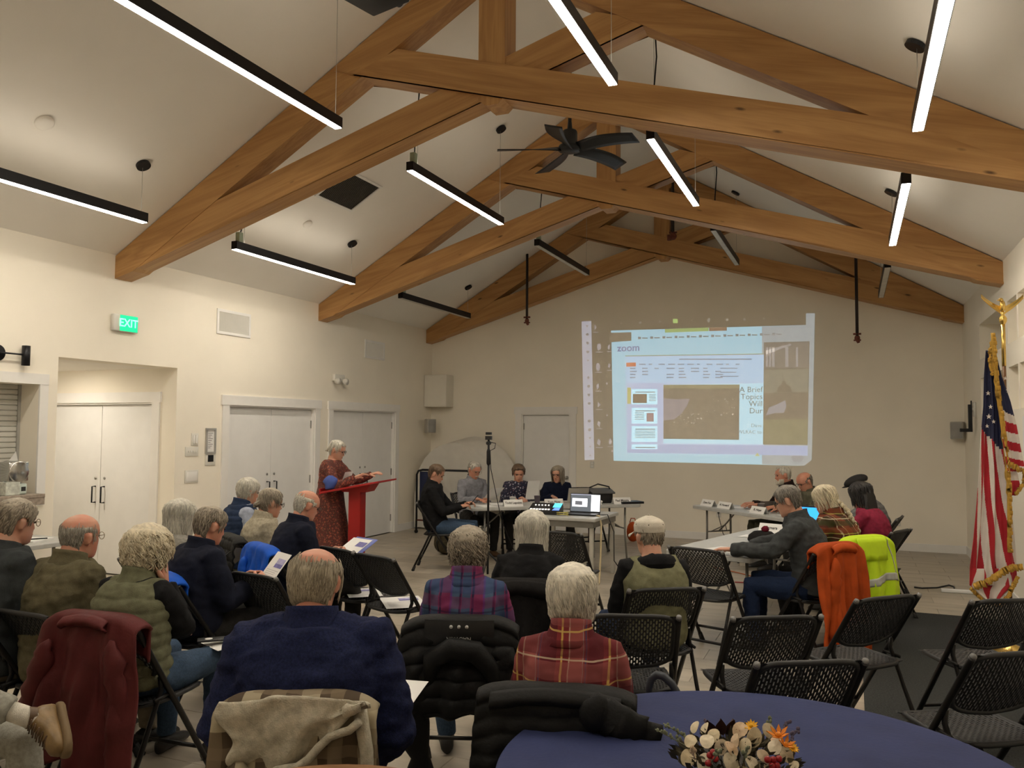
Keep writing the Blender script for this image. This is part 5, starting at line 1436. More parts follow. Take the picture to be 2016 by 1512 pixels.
    # ---- body: one continuous surface
    mb = MB(); torso(mb, -.018, -.13, 1.02)
    mb.tube([sp(.9), Nk, Nk.lerp(HC, .5)+Vector((0, -.012, 0)), HC+Vector((0, -.015, -.03))], [.066*(.7+.3*wd), .060*(.65+.35*wd), .057*(.65+.35*wd), .052], 18)
    for s in (-1, 1): armtube(mb, s, -.008); legtube(mb, s, -.014)
    HM = Matrix.Translation(HC) @ Matrix.Rotation(yaw, 4, 'Z') @ Matrix.Rotation(-pitch, 4, 'X') @ Matrix.Rotation(roll, 4, 'Y') @ Matrix.Diagonal((hscale, hscale, hscale, 1))
    hd = head_mb().xf(HM); mb.add(hd.v, hd.f)
    me = remesh(mb, voxel, 2, .35)
    hb = MB()
    for s in (-1, 1):
        E_l, W_l = A[s]; d = (W_l-E_l).normalized()
        ps = arms[0 if s > 0 else 1]
        nr = Vector((-s*.25, 0, 1))
        cu = .45
        if ps == 'chin': d = Vector((-s*.15, .1, 1)); nr = Vector((s*1., .5, .0)); cu = .7
        elif ps == 'paper': nr = Vector((s*.9, 0, .3)); cu = .9; d = (d+Vector((-s*.3, .3, .2))).normalized()
        elif ps == 'table': d = Vector((-s*.25, 1, -.06)); cu = .3
        elif not isinstance(ps, str) and len(ps) > 2: d, nr, cu = Vector(ps[2]), Vector(ps[3]), ps[4]
        else: d = (d+Vector((0, 0, -.1))).normalized()
        q = hand_mb(W_l+d*.01, d, nr, -s if nr.z >= 0 else s, cu); hb.add(q.v, q.f)
    me = append_mesh(me, hb); me.name = 'body'
    body = obj('body', me, sk, t)
    def hobj(name, mb_, m, par=body, **kw): return obj(name, mb_.xf(HM), m, par, **kw)
    if face:
        for s in (-1, 1):
            hobj('eye', MB().sph((s*.031, .0815, .003), (.0125, .008, .0065), 10, 8), M_eye)
        if brow: 
            for s in (-1, 1): hobj('eyebrow', MB().tube([(s*.014, .0965, .022), (s*.032, .0955, .027), (s*.05, .084, .021)], [.0025, .0035, .002], 6), brow)
        hobj('mouth', MB().tube([(-.022, .087, -.064), (-.01, .0945, -.0635), (0, .096, -.064), (.01, .0945, -.0635), (.022, .087, -.064)], [.0015, .0032, .0035, .0032, .0015], 6), M_lip)
    if hair:
        hobj('hair', make_hair(hair, rnd, pitch), hmat)
    if beard:
        def bp(u, v):
            th = radians(-85+170*u); z = -.118+v*(.075 if abs(u-.5) > .25 else .054)
            p = head_pt(th, z); n = (p-Vector((0, 0, -.06))).normalized()
            return p+n*(.012*sin(pi*min(1, max(0, u)))**.5*(.5+.5*sin(pi*v))+.002+.003*mnoise.noise(p*90))
        hobj('beard', MB().grid(bp, 30, 14), beard)
    if beard or stache:
        hobj('moustache', MB().tube([(-.03, .084, -.062), (-.014, .1, -.052), (0, .104, -.050), (.014, .1, -.052), (.03, .084, -.062)], [.003, .0075, .007, .0075, .003], 8), beard or stache)
    if glasses:
        g = MB()
        for s in (-1, 1):
            g.tube([(s*.033+.024*cos(a*pi/8), .107-.006*abs(s*.033+.024*cos(a*pi/8))/.05, .002+.019*sin(a*pi/8)) for a in range(17)], .0019, 6, cap=False)
            g.tube([(s*.057, .101, .008), (s*.072, .07, .008), (s*.0775, .03, .009), (s*.079, -.012, .008), (s*.077, -.025, -.006)], .0019, 6)
        g.tube([(-.010, .107, .006), (0, .110, .009), (.010, .107, .006)], .0019, 6)
        hobj('glasses', g, glasses)
    # ---- clothes
    mb = MB()
    if not (vest and sleeve is None and shirt is None):
        torso(mb, loose*(.5 if vest else 1.), tail if not skirt else -.06, 1.0)
        for s in (-1, 1): armtube(mb, s, loose, .97)
        me = remesh(mb, .011, 3, .5); wrinkle(me, sd, wr, puff=None if vest else puff)
        me.name = 'shirt'; sh = obj('shirt', me, sleeve or shirt, t)
    if vest:
        mb = MB(); torso(mb, loose+.012, tail, 1.0, 1.02)
        for s in (-1, 1): mb.tube([sp(.84)+Vector((s*sw*.4, 0, 0)), S[s]+Vector((s*.002, 0, .006))], [.074*aw, .072*aw], 14)
        me = remesh(mb, .010, 3, .5); wrinkle(me, sd+2, wr*.7, puff=puff); me.name = 'vest'; obj('vest', me, vest, t)
    if collar:
        cm, chh, copen = collar
        def cf(u, v):
            a = -pi+2*pi*u if copen <= 0 else (-pi+copen)+(2*pi-2*copen)*u
            ex = .008+.045*(1-v)**2+loose*.35
            rr_ = .060*(.65+.35*wd)+ex
            q = Nk+Vector((0, -.004, -.012))
            zz = (min(chh, .055)+.04)*v-.045
            return (q.x+sin(a+pi)*rr_*1.06, q.y+cos(a+pi)*rr_ , q.z+zz-.03*max(0, cos(a+pi))*(1-0*v)+.018*max(0, -cos(a+pi)))
        def cf2(u, v): return cf(u, v)
        o = obj('collar', MB().grid(cf2, 28, 5), cm, t); o.modifiers.new('thick', 'SOLIDIFY').thickness = .008
    if skirt:
        mb = MB(); rs = []
        for z, a, b in ((PZ+.16, .165, .125), (PZ+.05, .19, .15), (PZ-.12, .215, .17), (.6, .235, .20), (.4, .26, .225), (.22, .28, .245), (.13, .285, .25)):
            rs.append([Vector((p.x*(1+.05*sin(9*atan2(p.x, p.y)+z*3)*(1 if z < .8 else .2)), p.y*(1+.05*sin(9*atan2(p.x, p.y)+z*3)*(1 if z < .8 else .2)), p.z)) for p in ring((0, 0, z), a*wd, b, n=48)])
        loft(mb, rs); me = mb.mesh('skirt'); obj('skirt', fix_normals(me), skirt, t)
    elif legs_m:
        mb = MB(); rs = [ring(sp(f), a*wd+.006, b*dp+.006) for f, a, b in TOR if f <= .21]; loft(mb, rs)
        for s in (-1, 1): legtube(mb, s, .010, 1.0)
        me = remesh(mb, .012, 3, .5); wrinkle(me, sd+5, wr*.8, zs=1.); me.name = 'trousers'; obj('trousers', me, legs_m, t)
    if shoe:
        for s in (-1, 1):
            An, td = LG[s][2], LG[s][3].normalized(); up = Vector((0, 0, 1)); lt = td.cross(up); q = Vector((An.x, An.y, An.z-.085)) if abs(td.z) < .5 else An
            upv = up if abs(td.z) < .5 else Vector((0, -1, 0))
            rs = []
            for a, w_, hh_ in ((-.075, .022, .05), (-.06, .034, .075), (-.02, .038, .095), (.03, .041, .085), (.09, .047, .062), (.14, .046, .050), (.175, .034, .040), (.19, .016, .028)):
                c = q+td*a; rs.append([c+lt*(w_*cos(2*pi*j/14))+upv*(hh_*.5+.006+hh_*.5*sin(2*pi*j/14)) for j in range(14)])
            obj('shoe', loft(MB(), rs), shoe, t)
    if hat == 'cap':
        cp = MB()
        def capf(u, v):
            th = 2*pi*u; z = .028+.098*v
            r_ = 1.10+.0*v; p = head_raw(th, min(.1165, z-.006)); k = 1-.0*v
            zz = z+.012*(1-v)*cos(th)*0
            pn = .004*abs(sin(3*th))*(1-v)
            return (p.x*(1.12+.25*v*v)*(1-.0*v) if z < .1 else p.x*1.2, p.y*(1.10+.22*v*v), zz+.008)
        cp.grid(capf, 48, 14)
        c_o = hobj('cap', cp, M_cap)
        hobj('cap_button', MB().sph((0, -.002, .137), (.009, .009, .006), 10, 6), M_cap)
        vs = []
        def bill(u, v):
            a = radians(-62+124*u); p = head_raw(a, .03); r_ = 1.10
            q = Vector((p.x*r_, p.y*r_, .036)); o_ = Vector((sin(a)*.35, 1, 0)).normalized()
            return q+o_*(.078*v*cos(radians(-62+124*u))**.6)+Vector((0, 0, -.018*v-.02*(u-.5)**2*4*v))
        b_o = hobj('bill', MB().grid(bill, 16, 5), M_cap); b_o.modifiers.new('thick', 'SOLIDIFY').thickness = .004
        mb2 = MB()
        for k in range(6):
            a = radians(60*k+30); p = head_raw(a, .07); mb2.sph((p.x*1.17, p.y*1.15, .082), (.004, .004, .004), 6, 4)
        hobj('eyelets', mb2, M_eye, kind='stuff')
    if hat == 'flat':
        fc = MB()
        fc.sph((0, .004, .075), (.104, .130, .066), 28, 14)
        for i, p in enumerate(fc.v): fc.v[i] = Vector((p.x, p.y, max(p.z, .040)-.016*p.y/.12))
        hobj('flat_cap', fc, M_flat); 
        hobj('bill', MB().sph((0, .105, .036), (.066, .058, .010), 18, 8), M_flat)
    return t
def to_world(key, p):
    x, y, rz, _ = PEOPLE[key]; return (x+cos(rz)*p[0]-sin(rz)*p[1], y+sin(rz)*p[0]+cos(rz)*p[1], p[2])
def seat_for(key, label, ddeg=0., dy=.06):
    x, y, rz, _ = PEOPLE[key]
    rz2 = rz+radians(ddeg)
    return chair(key, label, x-sin(rz2)*dy, y+cos(rz2)*dy, rz2)
M_cap = mat('cream_cap_cloth', (.58, .53, .44), .85, var=.12, scale=(20, 20, 20), bump=.3, bscale=300); M_flat = mat('black_cap_cloth', (.012, .011, .011), .8)
def cloth_mat(name, col, rough=.88, var=.2, sc=25, bump=.25, bs=260, sheen=.0): return mat(name, col, rough, var=var, scale=(sc, sc, sc), bump=bump, bscale=bs, spec=.15, sheen=sheen)
K_char = cloth_mat('charcoal_shirt', (.040, .045, .047)); K_olive = cloth_mat('olive_jacket', (.115, .10, .058)); K_vestgreen = cloth_mat('olive_quilt', (.14, .14, .085)); K_black = cloth_mat('black_knit', (.010, .010, .011)); K_greysw = cloth_mat('grey_sweater', (.26, .245, .215), sc=60); K_navyj = cloth_mat('dark_navy_jacket', (.010, .012, .024)); K_navyv = cloth_mat('navy_vest', (.022, .036, .075)); K_pale = cloth_mat('pale_blue_shirt', (.36, .40, .50)); K_beige = cloth_mat('beige_sweater', (.36, .32, .24), sc=60); K_fleece = cloth_mat('navy_fleece', (.014, .019, .060), sc=120, var=.35, bump=.5, bs=420, sheen=.0)
K_khaki = cloth_mat('khaki_trousers', (.26, .225, .165)); K_jean = cloth_mat('blue_jeans', (.045, .075, .125), sc=90); K_djean = cloth_mat('dark_jeans', (.012, .022, .055), sc=90); K_darkt = cloth_mat('dark_trousers', (.022, .021, .020)); K_sage = cloth_mat('sage_vest', (.175, .170, .098)); K_greyshirt = cloth_mat('slate_shirt', (.215, .215, .24)); K_dgrey = cloth_mat('dark_grey_shirt', (.050, .054, .056)); K_navyt = cloth_mat('navy_top', (.008, .011, .028)); K_red = cloth_mat('raspberry_cloth', (.24, .022, .05)); K_gcheck = plaid_mat('grey_check_shirt', (.13, .13, .13), [(.25, .12, (.2, .2, .2), .6), (.7, .05, (.06, .06, .06), .7)], [(.3, .12, (.2, .2, .2), .6), (.75, .05, (.06, .06, .06), .7)], .05)
K_sweat = cloth_mat('grey_sweatpants', (.30, .29, .25), sc=60); K_ogrey = cloth_mat('olive_grey_shirt', (.10, .095, .065)); K_brownj = cloth_mat('dark_brown_pullover', (.020, .012, .010))
K_plaidblue = plaid_mat('blue_magenta_plaid', (.16, .028, .085), [(.12, .14, (.030, .085, .15), .85), (.52, .12, (.16, .025, .075), .7), (.80, .13, (.035, .10, .16), .85), (.33, .035, (.02, .015, .05), .9), (.66, .03, (.10, .04, .20), .9), (.95, .03, (.02, .015, .05), .9)], [(.2, .20, (.03, .05, .13), .5), (.75, .16, (.16, .02, .08), .45), (.48, .025, (.02, .015, .05), .6)], .16)
K_plaidred = plaid_mat('red_tartan', (.20, .028, .030), [(.20, .16, (.30, .085, .075), .75), (.62, .16, (.085, .012, .018), .85), (.42, .020, (.05, .05, .10), .8), (.36, .012, (.30, .22, .20), .7), (.90, .022, (.62, .40, .10), .9), (.06, .012, (.55, .42, .30), .7)], [(.28, .17, (.29, .085, .08), .55), (.70, .15, (.09, .014, .018), .65), (.50, .016, (.55, .42, .30), .75), (.02, .018, (.60, .40, .12), .75)], .17)
K_plaidautumn = plaid_mat('autumn_tartan', (.085, .026, .016), [(.3, .15, (.20, .055, .025), .7), (.62, .10, (.055, .045, .02), .8), (.85, .025, (.52, .44, .32), .85), (.10, .02, (.50, .36, .16), .7)], [(.3, .13, (.20, .05, .02), .6), (.65, .12, (.05, .05, .02), .7), (.88, .025, (.52, .44, .32), .85), (.12, .02, (.45, .40, .10), .7)], .15)
K_floral = spots_mat('red_floral_dress', (.10, .022, .016), [(30, .34, (.26, .060, .035)), (44, .24, (.040, .030, .016)), (60, .20, (.32, .16, .085)), (26, .14, (.20, .03, .03))])
K_blouse = spots_mat('navy_floral_blouse', (.010, .010, .030), [(26, .28, (.34, .33, .38)), (34, .22, (.20, .10, .13)), (20, .24, (.012, .014, .05))])
K_shoe = mat('dark_shoe', (.022, .020, .019), .5); K_brownshoe = mat('brown_leather', (.10, .055, .025), .45, var=.25); K_sock = cloth_mat('white_sock', (.62, .58, .5))
G_dark = mat('black_glasses_frame', (.02, .018, .016), .35); G_gold = mat('wire_glasses_frame', (.30, .24, .16), .3, metal=.8)
def T(px, py, d): return at_d(px, py, d)
sh = lambda n, **k: dict(dict(style='short', n=n, len=.045, vol=.010), **k)
# -- audience, left block
person('p1', 'person in a charcoal shirt with grey hair and glasses, at the left picture edge', T(33, 982, 4.4), -4, wd=1.08, dp=1.1, pitch=.12, yaw=-.05, hair=sh(1235, sweep=-.5, vol=.013, len=.06), hmat=H_SALT, shirt=K_char, legs_m=K_khaki, shoe=K_shoe, glasses=G_gold, loose=.02, wr=0.0074, belly=.05, collar=(K_char, .03, 0))
person('p2', 'bald person in an olive jacket and wire glasses, second from the left', T(160, 1010, 4.35), -2, wd=1.10, dp=1.12, pitch=.05, yaw=0., skin=M_skinp, hair=dict(style='bald', n=988, len=.035, vol=.006, r=0.0020), hmat=H_GREY, shirt=K_olive, legs_m=K_khaki, shoe=K_shoe, glasses=G_gold, loose=.026, wr=.013, collar=(K_olive, .06, .5), tail=-.13, belly=.05)
person('p3', 'person with curly blond hair in a quilted olive vest, hand on cheek', T(292, 1040, 4.15), 4, wd=.98, dp=1.08, pitch=.22, yaw=-.1, hair=dict(style='curly', n=1178, len=.10, vol=.034, curl=1., r=0.0038), hmat=H_BLOND, sleeve=K_black, shirt=K_black, vest=K_vestgreen, legs_m=K_jean, shoe=K_shoe, arms=('chin', 'lap'), puff=(.062, .012), loose=.018, collar=(K_vestgreen, .07, .4), wr=.009)
person('p4', 'person with a straight grey bob and grey sweater, before the hallway doors', T(355, 984, 5.9), -8, wd=.92, pitch=.15, hair=dict(style='bob', n=798, len=.20, vol=.018, r=0.0032), hmat=H_SILVER, shirt=K_greysw, legs_m=K_darkt, shoe=K_shoe, collar=(K_greysw, .03, 0))
person('p5', 'balding person in a dark navy jacket holding a flyer, by the blue jacket', T(415, 997, 5.2), -20, wd=1.08, dp=1.08, pitch=.30, skin=M_skinp, hair=dict(style='thin', n=798, len=.05, vol=.009), hmat=H_SALT, shirt=K_navyj, legs_m=K_darkt, shoe=K_shoe, arms=('paper', 'paper'), loose=.026, collar=(K_navyj, .085, .6), wr=0.0062)
person('p6', 'person with white hair and a navy puffer vest over a pale shirt', T(489, 941, 7.6), -28, wd=1.0, pitch=.22, hair=sh(722, r=.0026, style='crop', vol=.015, len=.06), hmat=H_SILVER, sleeve=K_pale, shirt=K_pale, vest=K_navyv, legs_m=K_khaki, shoe=K_shoe, glasses=G_gold, puff=(.06, .012), loose=.02, collar=(K_navyv, .075, .5))
person('p7', 'person with brown hair in a low bun and a beige sweater', T(533, 961, 6.9), -32, wd=.94, pitch=.22, hair=dict(r=.0026, style='pony', n=570, len=.07, vol=.010, sweep=.3), hmat=H_SALT, shirt=K_beige, legs_m=K_darkt, shoe=K_shoe, glasses=G_dark, collar=(K_beige, .06, 0), loose=.02)
person('p8', 'bald person in a dark navy jacket reading a clipboard, near the red lectern', T(604, 964, 6.4), -30, wd=1.08, dp=1.08, pitch=.38, lean=.12, skin=M_skinp, hair=dict(style='bald', n=532, len=.03, vol=.005), hmat=H_SILVER, shirt=K_navyj, legs_m=K_darkt, shoe=K_shoe, arms=('paper', 'paper'), glasses=G_dark, loose=.022, collar=(K_navyj, .055, .5), wr=0.0062)
# -- audience, centre
person('p9', 'large balding person in a navy fleece, seen from behind in the foreground', T(622, 1077, 3.02), 26, wd=1.42, dp=1.30, pitch=.34, lean=.02, yaw=-.12, skin=M_skinp, hair=dict(style='bald', bz=.004, n=1710, len=.075, vol=.012, r=0.0024), hscale=1.06, hmat=H_SAND, shirt=K_fleece, legs_m=K_jean, shoe=K_shoe, arms=('side', 'side'), loose=.030, wr=.014, collar=(K_fleece, .085, .35), belly=.08, tail=-.10)
person('p10', 'person with curly grey-brown hair in a blue and magenta plaid shirt', T(922, 1039, 4.2), 20, wd=.98, pitch=.10, hair=dict(style='curly', n=1178, len=.07, vol=.021, curl=1., r=0.0034), hmat=H_SALT, shirt=K_plaidblue, legs_m=K_jean, shoe=K_shoe, loose=.016, collar=(K_plaidblue, .06, .5))
person('p11', 'person with a long grey bob in a black coat, near the square table', T(1048, 1007, 5.0), 14, wd=.98, pitch=.12, hair=dict(style='bob', n=1178, len=.215, vol=.020, r=0.0032), hmat=H_SILVER, shirt=K_black, legs_m=K_darkt, shoe=K_shoe, loose=.024, collar=(K_black, .05, 0), wr=.010)
person('p12', 'person with short white hair in a dark red tartan shirt', T(1127, 1114, 3.15), 14, wd=.94, pitch=.16, yaw=-.1, hair=dict(style='crop', n=1805, len=.075, vol=.020, r=0.0028, sweep=.25), hmat=H_WHITE, shirt=K_plaidred, legs_m=K_djean, shoe=K_shoe, loose=.014, collar=(K_plaidred, .055, .5))
person('p13', 'person in a cream baseball cap and sage vest with a black hood', T(1278, 1018, 5.05), 33, wd=1.04, dp=1.05, pitch=.05, yaw=.1, lean=.03, hair=dict(style='short', n=200, len=.03, vol=.005), hmat=H_SALT, sleeve=K_black, shirt=K_black, vest=K_sage, legs_m=K_djean, shoe=K_shoe, hat='cap', loose=.020, tail=-.18)
x, y, rz, t13 = PEOPLE['p13']
def hoodf(u, v):
    a = 2*pi*u; b = 2*pi*v; R_ = .092; r_ = .036+.016*max(0, -cos(a))
    n = .010*mnoise.noise(Vector((cos(a)*3, sin(a)*3, b)))
    return (sin(a)*(R_+(r_+n)*cos(b)), cos(a)*(R_*.9+(r_+n)*cos(b))-.012, top13-.272+(r_*1.05+n)*sin(b)+.02*max(0, -cos(a))-.03*max(0, cos(a)))
top13 = T(1278, 1018, 5.05).z
obj('hood', MB().grid(hoodf, 30, 14), K_black, t13)
# -- the speaker
wt = at_d(664, 866, 9.95)
person('L', 'person in a long red flowered dress speaking at the red lectern', wt, -76, wd=.98, dp=1.05, stand=True, pitch=.34, lean=.06, hair=dict(style='pony', n=240, len=.07, vol=.008, sweep=.2), hmat=H_SILVER, shirt=K_floral, skirt=K_floral, shoe=K_shoe, glasses=G_dark, brow=H_GREY, voxel=.006, arms=(((.25, .16, wt.z-.56), (.13, .36, wt.z-.44)), ((-.26, .22, wt.z-.52), (-.16, .46, wt.z-.42))))
# -- left panel
person('m1', 'person in a black pullover and jeans looking at a phone', at_d(859, 914, 10.4), -70, wd=1.10, dp=1.1, lean=-.10, pitch=.42, yaw=-.05, hair=sh(240, vol=.012, len=.05), hmat=H_BROWN, shirt=K_black, legs_m=K_jean, shoe=K_shoe, face=True, brow=H_BROWN, voxel=.006, arms=(((.22, .10, .72), (.06, .30, .78), (-.5, .8, .15), (.3, 0, 1), .8), ((-.22, .14, .72), (-.05, .36, .80), (.4, .8, .2), (-.5, 0, .8), .8)), collar=(K_black, .05, .4))
person('m2', 'person with grey hair and moustache in a slate shirt at the left panel', at_d(934, 908, 11.6), 228, wd=1.02, pitch=.40, yaw=.25, skin=M_skinp, hair=sh(200, vol=.007, len=.035), hmat=H_GREY, shirt=K_greyshirt, legs_m=K_darkt, shoe=K_brownshoe, glasses=G_gold, brow=H_GREY, stache=H_SILVER, voxel=.006, arms=('table', 'paper'), collar=(K_greyshirt, .05, .5))
_x, _y, _rz, _t = PEOPLE['m2']; 
person('w3', 'person with short brown hair in a navy flowered blouse', at_d(1021, 914, 11.8), 206, wd=1.0, dp=1.05, pitch=.36, hair=dict(style='curly', n=170, len=.05, vol=.016, curl=1., r=.006), hmat=H_BROWN, shirt=K_blouse, legs_m=K_darkt, shoe=K_shoe, brow=H_BROWN, voxel=.006, arms=('table', 'paper'))
person('w4', 'person with shoulder-length grey-brown hair and glasses in a navy top', at_d(1098, 917, 12.1), 205, wd=1.0, pitch=.20, yaw=-.45, hair=dict(style='bob', n=260, len=.20, vol=.014, r=.006), hmat=H_SALT, shirt=K_navyt, legs_m=K_darkt, shoe=K_shoe, glasses=G_dark, brow=H_SALT, voxel=.006, arms=('table', 'lap'))
# -- right panel
person('r1', 'person with a white beard in a dark pullover at the far right panel table', at_d(1541, 917, 10.7), 112, wd=1.04, pitch=.12, skin=M_skinp, hair=dict(style='thin', n=200, len=.035, vol=.008), hmat=H_SILVER, shirt=K_brownj, legs_m=K_ogrey, shoe=K_shoe, beard=H_WHITE, brow=H_GREY, voxel=.006, arms=('table', 'table'), collar=(K_brownj, .05, 0))
person('r2', 'balding person in glasses and an olive shirt bent over the tablet', at_d(1584, 929, 10.3), 128, wd=1.06, pitch=.5, skin=M_skinp, hair=dict(style='bald', n=200, len=.03, vol=.006), hmat=H_DGREY, shirt=K_ogrey, legs_m=K_darkt, shoe=K_shoe, glasses=G_dark, brow=H_DGREY, voxel=.006, arms=('table', 'table'), collar=(K_ogrey, .05, .5))
person('r3', 'person with dark grey hair in a grey shirt, arms on the panel table', at_d(1551, 956, 6.6), 84, wd=1.06, dp=1.08, pitch=.34, lean=.20, hair=sh(420, vol=.014, len=.06), hmat=H_DGREY, shirt=K_dgrey, legs_m=K_djean, shoe=K_shoe, glasses=G_dark, brow=H_DGREY, voxel=.006, arms=(((.24, .28, .84), (.17, .52, .79), (-.25, 1, -.05), (0, 0, 1), .55), ((-.25, .26, .82), (-.14, .60, .79), (.1, 1, -.05), (0, 0, 1), .2)), collar=(K_dgrey, .05, .5), loose=.02, wr=.012)
person('r4', 'person with a blond braid and glasses in an autumn tartan shirt', at_d(1624, 955, 7.05), 72, wd=1.08, dp=1.12, pitch=.34, lean=.16, hair=dict(style='braid', n=380, len=.10, vol=.013, sweep=.2), hmat=H_BLOND, shirt=K_plaidautumn, legs_m=K_darkt, shoe=K_brownshoe, glasses=G_dark, arms=('table', 'table'), loose=.024, wr=.012, collar=(K_plaidautumn, .055, .5))
person('r5', 'person with long black hair over a raspberry top', at_d(1694, 949, 7.9), 66, wd=.94, pitch=.25, lean=.16, hair=dict(style='long', n=260, len=.15, vol=.016, r=.006), hmat=H_BLACK, shirt=K_red, legs_m=K_darkt, shoe=K_shoe, arms=('table', 'table'))
person('r6', 'person in a black flat cap and grey checked shirt by the back wall', at_d(1689, 938, 9.0), 80, wd=1.1, dp=1.1, pitch=.25, lean=.22, hair=dict(style='short', n=120, len=.03, vol=.005), hmat=H_SILVER, shirt=K_gcheck, legs_m=K_khaki, shoe=K_brownshoe, hat='flat', arms=('table', 'table'), loose=.024)
# -- the crossed leg at the lower left corner
A14 = at_z(84, 1418, .64)
P14 = Vector((A14.x-.60, A14.y-.02)); rz14 = radians(-82)
def loc14(w): d = Vector((w[0]-P14.x, w[1]-P14.y)); c_, s_ = cos(-rz14), sin(-rz14); return Vector((c_*d.x-s_*d.y, s_*d.x+c_*d.y, w[2]))
an = loc14(A14); kn = loc14((A14.x-.33, A14.y-.20, .79)); rk = loc14((A14.x-.13, A14.y+.06, .51))
person('p14', 'person in grey sweatpants, one leg crossed, mostly beyond the lower left corner', (P14.x-sin(rz14)*.055, P14.y+cos(rz14)*.055, 1.30), -82, wd=1.0, pitch=.1, hair=sh(150), hmat=H_GREY, shirt=K_greysw, legs_m=K_sweat, shoe=None, face=False, arms=(((.24, .02, .80), (.16, .12, .66)), ((-.24, -.08, .80), (-.20, -.10, .60))),
       legs={1: (Vector((.095, .02, .52)), kn, an.lerp(kn, .24), Vector((0, 1, 0))), -1: (Vector((-.095, .02, .50)), rk, rk+Vector((0, -.02, -.42)), Vector((.1, 1, 0)))}, loose=.03)
t14 = PEOPLE['p14'][3]
obj('sock', MB().tube([an.lerp(kn, .25), an.lerp(kn, .12), an.lerp(kn, .0)+Vector((0, .0, -.005))], [.036, .036, .036], 14), K_sock, t14)
def boot(An, td, upv, m, sole, s=1.):
    td = td.normalized(); upv = (upv-td*upv.dot(td)).normalized(); lt = td.cross(upv); q = An-upv*.075*s
    rs = []
    for a, w_, hh_ in ((-.080, .026, .06), (-.065, .038, .10), (-.03, .042, .13), (.02, .043, .115), (.07, .047, .085), (.12, .050, .072), (.165, .042, .060), (.19, .022, .04)):
        c_ = q+td*a*s; rs.append([c_+lt*(w_*s*cos(2*pi*j/16))+upv*s*(hh_*.5+.012+hh_*.5*sin(2*pi*j/16)) for j in range(16)])
    b = obj('boot', loft(MB(), rs), m, t14)
    rs = []
    for a, w_ in ((-.088, .030), (-.06, .046), (0, .046), (.07, .053), (.13, .056), (.175, .048), (.20, .026)):
        c_ = q+td*a*s; rs.append([c_+lt*(w_*s*math.copysign(abs(cos(2*pi*j/12))**.5, cos(2*pi*j/12)))+upv*s*(.004+.020*sin(2*pi*j/12)) for j in range(12)])
    obj('sole', loft(MB(), rs), sole, b)
    mb_ = MB()
    for k in range(5):
        c_ = q+td*s*(.015+.025*k)+upv*s*(.130-.012*k); mb_.tube([c_-lt*.03*s, c_+upv*.006, c_+lt*.03*s], .0032, 6)
        mb_.tube([c_-lt*.028*s, c_+td*.022*s+lt*.028*s], .0028, 6)
    obj('laces', mb_, K_brownshoe, b)
    obj('ankle_cuff', MB().tube([An+upv*.03*s-td*.028*s, An+upv*.062*s-td*.03*s], [.044*s, .047*s], 16, cap=False), K_brownshoe, b)
M_boot = mat('tan_boot_leather', (.20, .125, .05), .4, var=.3, scale=(14, 14, 14), bump=.15); M_sole = mat('boot_sole', (.16, .105, .05), .7)
wd_ = lambda v: Vector((cos(-rz14)*v[0]-sin(-rz14)*v[1], sin(-rz14)*v[0]+cos(-rz14)*v[1], v[2]))
boot(an+wd_((.02, .015, -.01)), wd_((.75, -.45, -.45)), wd_((-.75, -.55, .35)), M_boot, M_sole, .86)
boot(rk+Vector((0, -.02, -.42)), Vector((.1, 1, 0)), Vector((0, 0, 1)), M_boot, M_sole)
# ------------------------------------------------------------------ chairs under the seated people
SEATS = [('p1', 'black chair under the person in charcoal at the left edge'), ('p2', 'black chair under the bald person in the olive jacket'), ('p3', 'black chair under the curly-haired person, draped with the maroon jacket'), ('p4', 'black chair under the person with the straight grey bob'),
         ('p5', 'black chair under the person in dark navy holding a flyer'), ('p6', 'black chair under the person in the navy puffer vest'), ('p7', 'black chair under the person with the low bun'), ('p8', 'black chair under the bald person reading a clipboard'),
         ('p9', 'black chair under the large person in the navy fleece'), ('p10', 'black chair under the person in blue and magenta plaid'), ('p11', 'black chair under the person with the long grey bob'), ('p12', 'black chair under the white-haired person in red tartan'),
         ('p13', 'black chair under the person in the cream cap'), ('p14', 'black chair under the person with the crossed leg'), ('m1', 'black chair under the person looking at a phone'), ('m2', 'black chair under the person in the slate shirt'), ('w3', 'black chair under the person in the flowered blouse'),
         ('w4', 'black chair under the person in the navy top'), ('r1', 'black chair under the person with the white beard'), ('r2', 'black chair under the person bent over the tablet'), ('r3', 'black chair under the person in the grey shirt, draped with an orange jacket'),
         ('r4', 'black chair under the person with the braid, draped with the hi-vis jacket'), ('r5', 'black chair under the person with long black hair'), ('r6', 'black chair under the person in the flat cap')]
for k_, lab in SEATS: seat_for(k_, lab, {'r3': -34, 'r4': -26}.get(k_, 0))

